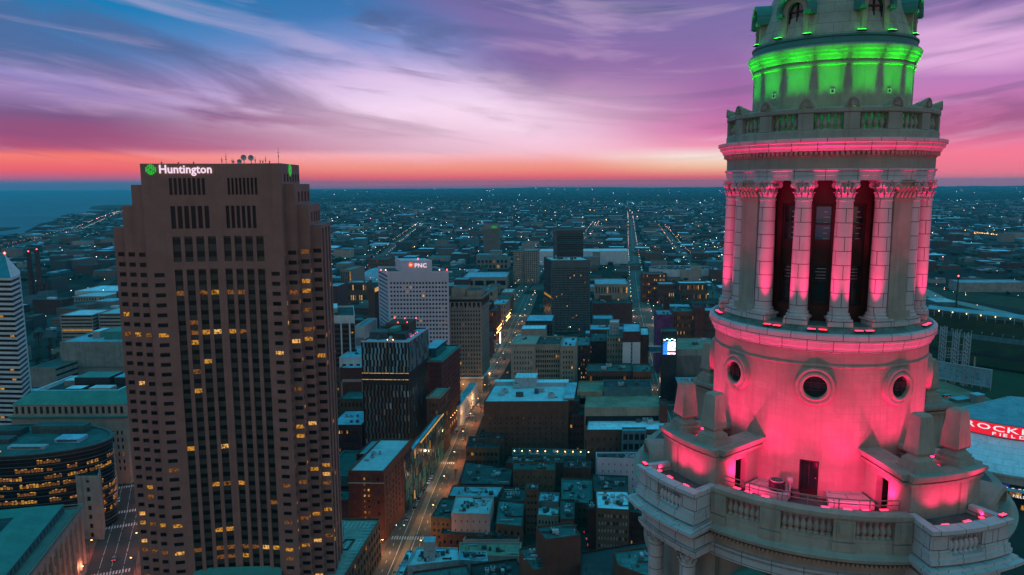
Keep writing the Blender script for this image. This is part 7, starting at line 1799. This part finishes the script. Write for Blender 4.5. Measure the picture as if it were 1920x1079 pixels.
# ================================================================== STREET LIFE
def make_car(colr):
    root=empty('car',(0,0,0)); 
    q=MB().use('car_'+colr)
    prof=[(-2.25,.35),(-2.3,.75),(-2.1,.92),(-1.2,.98),(1.5,.98),(2.2,.85),(2.3,.6),(2.25,.35)]
    def ext(pr,w,wt=None):
        wt=wt or w; n=len(pr); zmax=max(z for _,z in pr)
        for i in range(n):
            (y0,z0),(y1,z1)=pr[i],pr[(i+1)%n]
            q.face([(-w,y0,z0),(-w,y1,z1),(w,y1,z1),(w,y0,z0)])
        q.face([(w,y,z) for y,z in pr]); q.face([(-w,y,z) for y,z in reversed(pr)])
    ext(prof,.9); q.build('body',root)
    q=MB().use('glass_dark_0'); 
    lo=[(-.84,-1.55),(.84,-1.55),(.84,1.15),(-.84,1.15)]; hi=[(-.66,-1.1),(.66,-1.1),(.66,.45),(-.66,.45)]
    for i in range(4): j=(i+1)%4; q.face([(*lo[i],.98),(*lo[j],.98),(*hi[j],1.42),(*hi[i],1.42)])
    q.build('window',root); q=MB().use('car_'+colr); q.box(0,-.32,1.42,1.36,1.6,.06); q.build('roof',root)
    wm=None
    for sx in (-.86,.86):
        for sy in (-1.4,1.4):
            if wm is None: q=MB().use('tyre'); q.cone((-.12,0,0),(.12,0,0),.34,.34,12); q.use('unit_metal'); q.cone((-.13,0,0),(.13,0,0),.18,.18,8); o=q.build('wheel',root,(sx,sy,.34)); wm=o.data
            else: link(wm,'wheel',root,(sx,sy,.34))
    for sx in (-.62,.62):
        q=MB().use('sign_white'); q.box(0,0,0,.3,.06,.14); q.build('headlight',root,(sx,2.3,.62)); q=MB().use('tail_red'); q.box(0,0,0,.3,.06,.14); q.build('tail_light',root,(sx,-2.32,.7))
    return root
protos={c:make_car(c) for c in ('white','black','grey','red')}; used=set()
def put_car(colr,x,y,ang,label,group=None,z=.08):
    r=protos[colr]
    if colr in used:
        n=r.copy(); C.objects.link(n)
        for ch in r.children: c=ch.copy(); C.objects.link(c); c.parent=n
        r=n
    used.add(colr); r.location=(x,y,z); r.rotation_euler.z=ang-PI/2; tag(r,label,'car',group or 'cars on the avenues')
    if group is None: r['group']='cars on the avenues'
def on(pts,d,off,colr,label,rev=False,z=.08,jit=0):
    p,a=along(pts,d); nx,ny=math.sin(a),-math.cos(a); put_car(colr,p[0]+nx*off,p[1]+ny*off,a+(PI if rev else 0)+jit,label,z=z)
eu=lambda px,py:None
def dist_at(pts,px,py):
    x,y=gnd(px,py); best=(1e9,0,0); D=0
    for a,b in zip(pts,pts[1:]):
        dx,dy=b[0]-a[0],b[1]-a[1]; l=math.hypot(dx,dy); t=max(0,min(1,((x-a[0])*dx+(y-a[1])*dy)/l/l)); e=math.hypot(x-a[0]-dx*t,y-a[1]-dy*t)
        if e<best[0]: best=(e,D+t*l,((x-a[0])*dy-(y-a[1])*dx)/l)
        D+=l
    return best[1],best[2]
for px,py,c,l in ((777,955,'black','dark car at the kerb of the avenue nearest the bottom of the row'),(785,938,'black','second dark car from the bottom in the kerb row on the avenue'),(795,922,'black','dark car below the two white cars on the avenue'),(804,906,'white','lower of the two white cars parked nose to tail on the avenue'),(809,897,'white','upper of the two white cars parked nose to tail on the avenue'),(835,846,'black','dark car driving by the lamp lit brick pier'),(857,812,'black','dark car in the middle of the avenue above the crossing'),(877,781,'white','first white car in the parked row beside the low pale hall'),(880,776,'white','second white car in the parked row beside the low pale hall'),(883,770,'grey','grey car in the middle of the parked row beside the low pale hall'),(886,765,'black','dark car near the top of the parked row beside the low pale hall'),(889,760,'white','last white car of the parked row beside the low pale hall'),(889,723,'grey','grey car turning at the foot of the grey stone tower'),(952,700,'white','white car below the glowing theatre sign'),(940,672,'grey','grey car on the avenue under the theatre sign'),(752,1078,'grey','grey car at the bottom edge of the avenue'),(868,800,'grey','grey car beside the tan median of the avenue')):
    d,o_=dist_at(EU,px,py); on(EU,d,o_,c,l,rev=o_<0)
for px,py,c,l in ((1235,690,'white','white car waiting at the crossing below the screen'),(1250,700,'grey','grey car leaving the crossing below the screen'),(1225,655,'black','dark car under the blue footbridge'),(1243,735,'white','white car on the right hand avenue by the tan ramps'),(1232,742,'black','dark car on the right hand avenue beside the tan ramps'),(1203,585,'red','red car far up the right hand avenue'),(1197,545,'white','white car farther up the right hand avenue'),(1211,622,'grey','grey car on the right hand avenue before the purple wall'),(1252,722,'white','white van like car at the kerb right of the crossing')):
    d,o_=dist_at(PR,px,py); on(PR,d,o_,c,l,rev=o_<0,z=.1)
for px,py,c,l in ((222,940,'white','white car on the street left of the skyscraper'),(233,912,'black','dark car on the street near the red lit arch'),(214,1050,'grey','grey car at the bottom of the street left of the skyscraper')):
    d,o_=dist_at(LF,px,py); on(LF,d,o_,c,l,rev=o_<0)
for px,py,c,a,l in ((642,835,'white',.1,'white car alone on the lot behind the dark amber windowed block'),(672,831,'black',.1,'dark car alone on the lot beside the checkered tower'),(1107,1013,'white',.05,'white car in the small yard right of the brick cube'),(1110,1024,'black',.05,'dark car in the small yard right of the brick cube'),(1103,1000,'black',.1,'dark car at the top of the small yard right of the brick cube')):
    x,y=gnd(px,py); put_car(c,x,y,a,l)
lots=((1100,612,5,3),(640,600,6,3),(1285,560,9,3),(600,650,5,2),(190,520,8,3),(1770,745,3,2),(1245,605,4,3))
for c in list(protos):
    if c not in used: put_car(c,*gnd(650,600),0,'%s car in a far lot'%c)
for (px,py,nx_,ny_) in lots:
    x0,y0=gnd(px,py)
    for i in range(nx_):
        for j in range(ny_):
            if cr_.random()<.3: continue
            c=cr_.choice(('white','grey','black','grey','white')); put_car(c,x0+i*3.2,y0+j*13,R_(90-6.5),'%s car parked in a row in a far lot'%c,'%s cars parked in far lots'%c)
for i in range(20):
    c=cr_.choice(('white','grey','black','grey','red')); sd_=cr_.choice((-1,1)); on(EU,110+i*27+cr_.uniform(-6,6),sd_*cr_.choice((4.6,5.2,8.9)),c,'%s car on the avenue, %s'%(c,'coming towards the camera' if sd_<0 else 'heading away from the camera'),rev=sd_<0)
# lamps on the avenues, with real light
LPOST=[]
def make_post(m):
    root=empty('street_lamp',(0,0,0)); q=MB().use('dark_metal'); q.cone((0,0,0),(0,0,8.5),.13,.08,6); q.cone((0,0,8.4),(1.6,0,8.9),.07,.06,5); q.build('pole',root)
    q=MB().use(m); q.box(1.6,0,8.72,.7,.35,.14); q.build('lamp_head',root); return root
lp=make_post('light_warm'); first=[True]
def put_post(x,y,ang,label,group,energy,colr=(1,.50,.20)):
    r=lp
    if not first[0]:
        r=lp.copy(); C.objects.link(r)
        for ch in lp.children:
            if ch.type=='MESH': c=ch.copy(); C.objects.link(c); c.parent=r
    first[0]=False; r.location=(x,y,.15); r.rotation_euler.z=ang; tag(r,label,'street lamp',group)
    L=bpy.data.lights.new('bulb','POINT'); L.energy=energy; L.color=colr; L.shadow_soft_size=.3; b=bpy.data.objects.new('bulb',L); C.objects.link(b); b.parent=r; b.location=(1.6,0,8.55)
marks=('beside the parking garage','by the brick warehouse tower','in front of the brick warehouse tower','before the glass arcade','halfway along the glass arcade','at the far end of the glass arcade','by the lamp lit brick piers','beside the tall red brick block','before the low pale hall','beside the low pale hall','at the grey stone tower corner','beside the grey stone tower','under the theatre sign','beyond the theatre sign','among the theatre shops','near the top of the avenue')
d=70
for i in range(16):
    for s in (-1,1):
        p,a=along(EU,d)
        if p is None: break
        nx,ny=math.sin(a),-math.cos(a); put_post(p[0]+nx*s*11.5,p[1]+ny*s*11.5,a-PI/2+(PI if s>0 else 0),'warm lamp on the %s avenue kerb %s'%('left' if s<0 else 'right',marks[i]),'street lamps along the avenue',PE_ST*(1.1 if i<7 else .45))
    d+=42 if i<10 else 55
for i in range(7):
    p,a=along(LF,15+i*28)
    if p is None: break
    for s in (-1,1):
        nx,ny=math.sin(a),-math.cos(a); put_post(p[0]+nx*s*12,p[1]+ny*s*12,a-PI/2+(PI if s>0 else 0),'street lamp %s from the camera on the %s kerb left of the skyscraper'%(('first','second','third','fourth','fifth','sixth','seventh')[i],'left' if s<0 else 'right'),'street lamps left of the skyscraper',PE_ST*.5,(1,.26,.16))
for i in range(10):
    p,a=along(PR,90+i*62)
    if p is None: break
    s=1 if i%2 else -1
    nx,ny=math.sin(a),-math.cos(a); put_post(p[0]+nx*s*13,p[1]+ny*s*13,a-PI/2+(PI if s>0 else 0),'street lamp %s along the right hand avenue'%(('first','second','third','fourth','fifth','sixth','seventh','eighth','ninth','tenth')[i]),'street lamps along the right hand avenue',PE_ST*.8,(1,.62,.4))
# traffic signals over the crossings
def signal(x,y,ang,label,m):
    o=empty('traffic_signal',(x,y,.15),ang,label,'traffic signal','traffic signals'); q=MB().use('dark_metal'); q.cone((0,0,0),(0,0,7),.14,.1,6); q.cone((0,0,6.6),(8.5,0,7),.1,.06,5); q.build('mast_arm',o)
    for k_ in (3.5,7.8):
        q=MB().use('frame_dark'); q.box(k_,0,5.8,.45,.4,1.15); h=q.build('signal_head',o); q=MB().use(m); q.box(k_,-.22,6.05 if m!='light_beacon' else 6.6,.3,.1,.3); q.build('signal_lamp',h)
for i,(d_,m) in enumerate(((92,'light_cyan'),(200,'light_cyan'),(304,'light_beacon'))):
    p,a=along(EU,d_); nx,ny=math.sin(a),-math.cos(a); signal(p[0]-nx*10.8,p[1]-ny*10.8,a-PI/2,'traffic signal on a long arm over the avenue at the %s crossing'%('first','second','third')[i],m)
for i,(d_,m) in enumerate(((165,'light_cyan'),(186,'light_cyan'))):
    p,a=along(PR,d_); nx,ny=math.sin(a),-math.cos(a); signal(p[0]-nx*12.5,p[1]-ny*12.5,a-PI/2,'green traffic signal at the %s side of the crossing under the screen'%('near','far')[i],m)
p,a=along(LF,24); nx,ny=math.sin(a),-math.cos(a); signal(p[0]-nx*11.5,p[1]-ny*11.5,a-PI/2,'traffic signal arm over the crossing left of the skyscraper','light_beacon')
# bare winter trees
def tree_meshes(seed):
    r=random.Random(seed); t=MB().use('bark'); cw=MB().use('bark')
    t.cone((0,0,0),(.1,.05,2.4),.22,.16,7)
    def grow(a,d,l,rad_,dep):
        b=a+d*l; (t if dep>=4 else cw).cone(tuple(a),tuple(b),rad_,rad_*.65,4 if dep<4 else 6,False)
        if dep==0: return
        for _ in range(3 if dep>1 else 4):
            nd=(d+Vector((r.uniform(-.8,.8),r.uniform(-.8,.8),r.uniform(-.1,.6)))).normalized(); grow(b,nd,l*r.uniform(.6,.8),rad_*.6,dep-1)
    for _ in range(3): grow(Vector((.1,.05,2.3)),Vector((r.uniform(-.5,.5),r.uniform(-.5,.5),1)).normalized(),1.9,.12,4)
    return t,cw
tp=[]
for s_ in (1,2):
    r_=empty('bare_tree',(0,0,0)); a_,b_=tree_meshes(s_); a_.build('trunk',r_); b_.build('crown',r_); tp.append([r_,False])
def put_tree(x,y,sc_,label,group):
    t=cr_.choice(tp) if all(k_[1] for k_ in tp) else [k_ for k_ in tp if not k_[1]][0]; r=t[0]
    if t[1]:
        r=t[0].copy(); C.objects.link(r)
        for ch in t[0].children: c=ch.copy(); C.objects.link(c); c.parent=r
    t[1]=True; r.location=(x,y,.1); r.scale=(sc_,)*3; r.rotation_euler.z=cr_.random()*6; tag(r,label,'tree',group)
d=60
for i in range(13):
    for s in (-1,1):
        if (i+s)%3==0: continue
        p,a=along(EU,d+ (9 if s>0 else 0)); nx,ny=math.sin(a),-math.cos(a); put_tree(p[0]+nx*s*14.2,p[1]+ny*s*14.2,.85,'bare tree on the %s avenue pavement %s'%('left' if s<0 else 'right',marks[i]),'bare street trees along the avenue')
    d+=34
for i in range(7):
    p,a=along(LF,28+i*20); nx,ny=math.sin(a),-math.cos(a); put_tree(p[0]-nx*14.8,p[1]-ny*14.8,.8,'bare tree %s from the camera on the pavement left of the skyscraper'%(('first','second','third','fourth','fifth','sixth','seventh')[i]),'bare trees left of the skyscraper')
for i in range(34):
    px,py=cr_.uniform(62,112),cr_.uniform(622,705); x,y=gnd(px,py); put_tree(x,y,cr_.uniform(1.3,2.0),'bare dark tree in the grove between the banded tower and the windowless hall','grove by the banded tower')
for i in range(16):
    px,py=cr_.uniform(1222,1345),cr_.uniform(560,585); x,y=gnd(px,py); put_tree(x,y,cr_.uniform(1.0,1.5),'bare dark tree in the park behind the red brick flats','trees in the park')
# steam plume, flag
x,y=gnd(118,640); 
# ================================================================== HAZE
if HAZE>0:
    q=MB(); 
    x0,x1,y0,y1,z0,z1=-42000,42000,-3300,HZ+900,-1,260
    P=[(x0,y0),(x1,y0),(x1,y1),(x0,y1)]
    hm=bpy.data.materials.new('haze'); hm.use_nodes=True; nt=hm.node_tree; nt.nodes.clear(); vv=nt.nodes.new('ShaderNodeVolumePrincipled'); vv.inputs['Color'].default_value=HCOL; vv.inputs['Density'].default_value=HAZE; vv.inputs['Anisotropy'].default_value=0.0
    oo=nt.nodes.new('ShaderNodeOutputMaterial'); nt.links.new(vv.outputs[0],oo.inputs['Volume']); M['haze']=hm
    q.use('haze'); q.prism(P,z0,z1); o=weld(q.build('haze')); o['kind']='stuff'
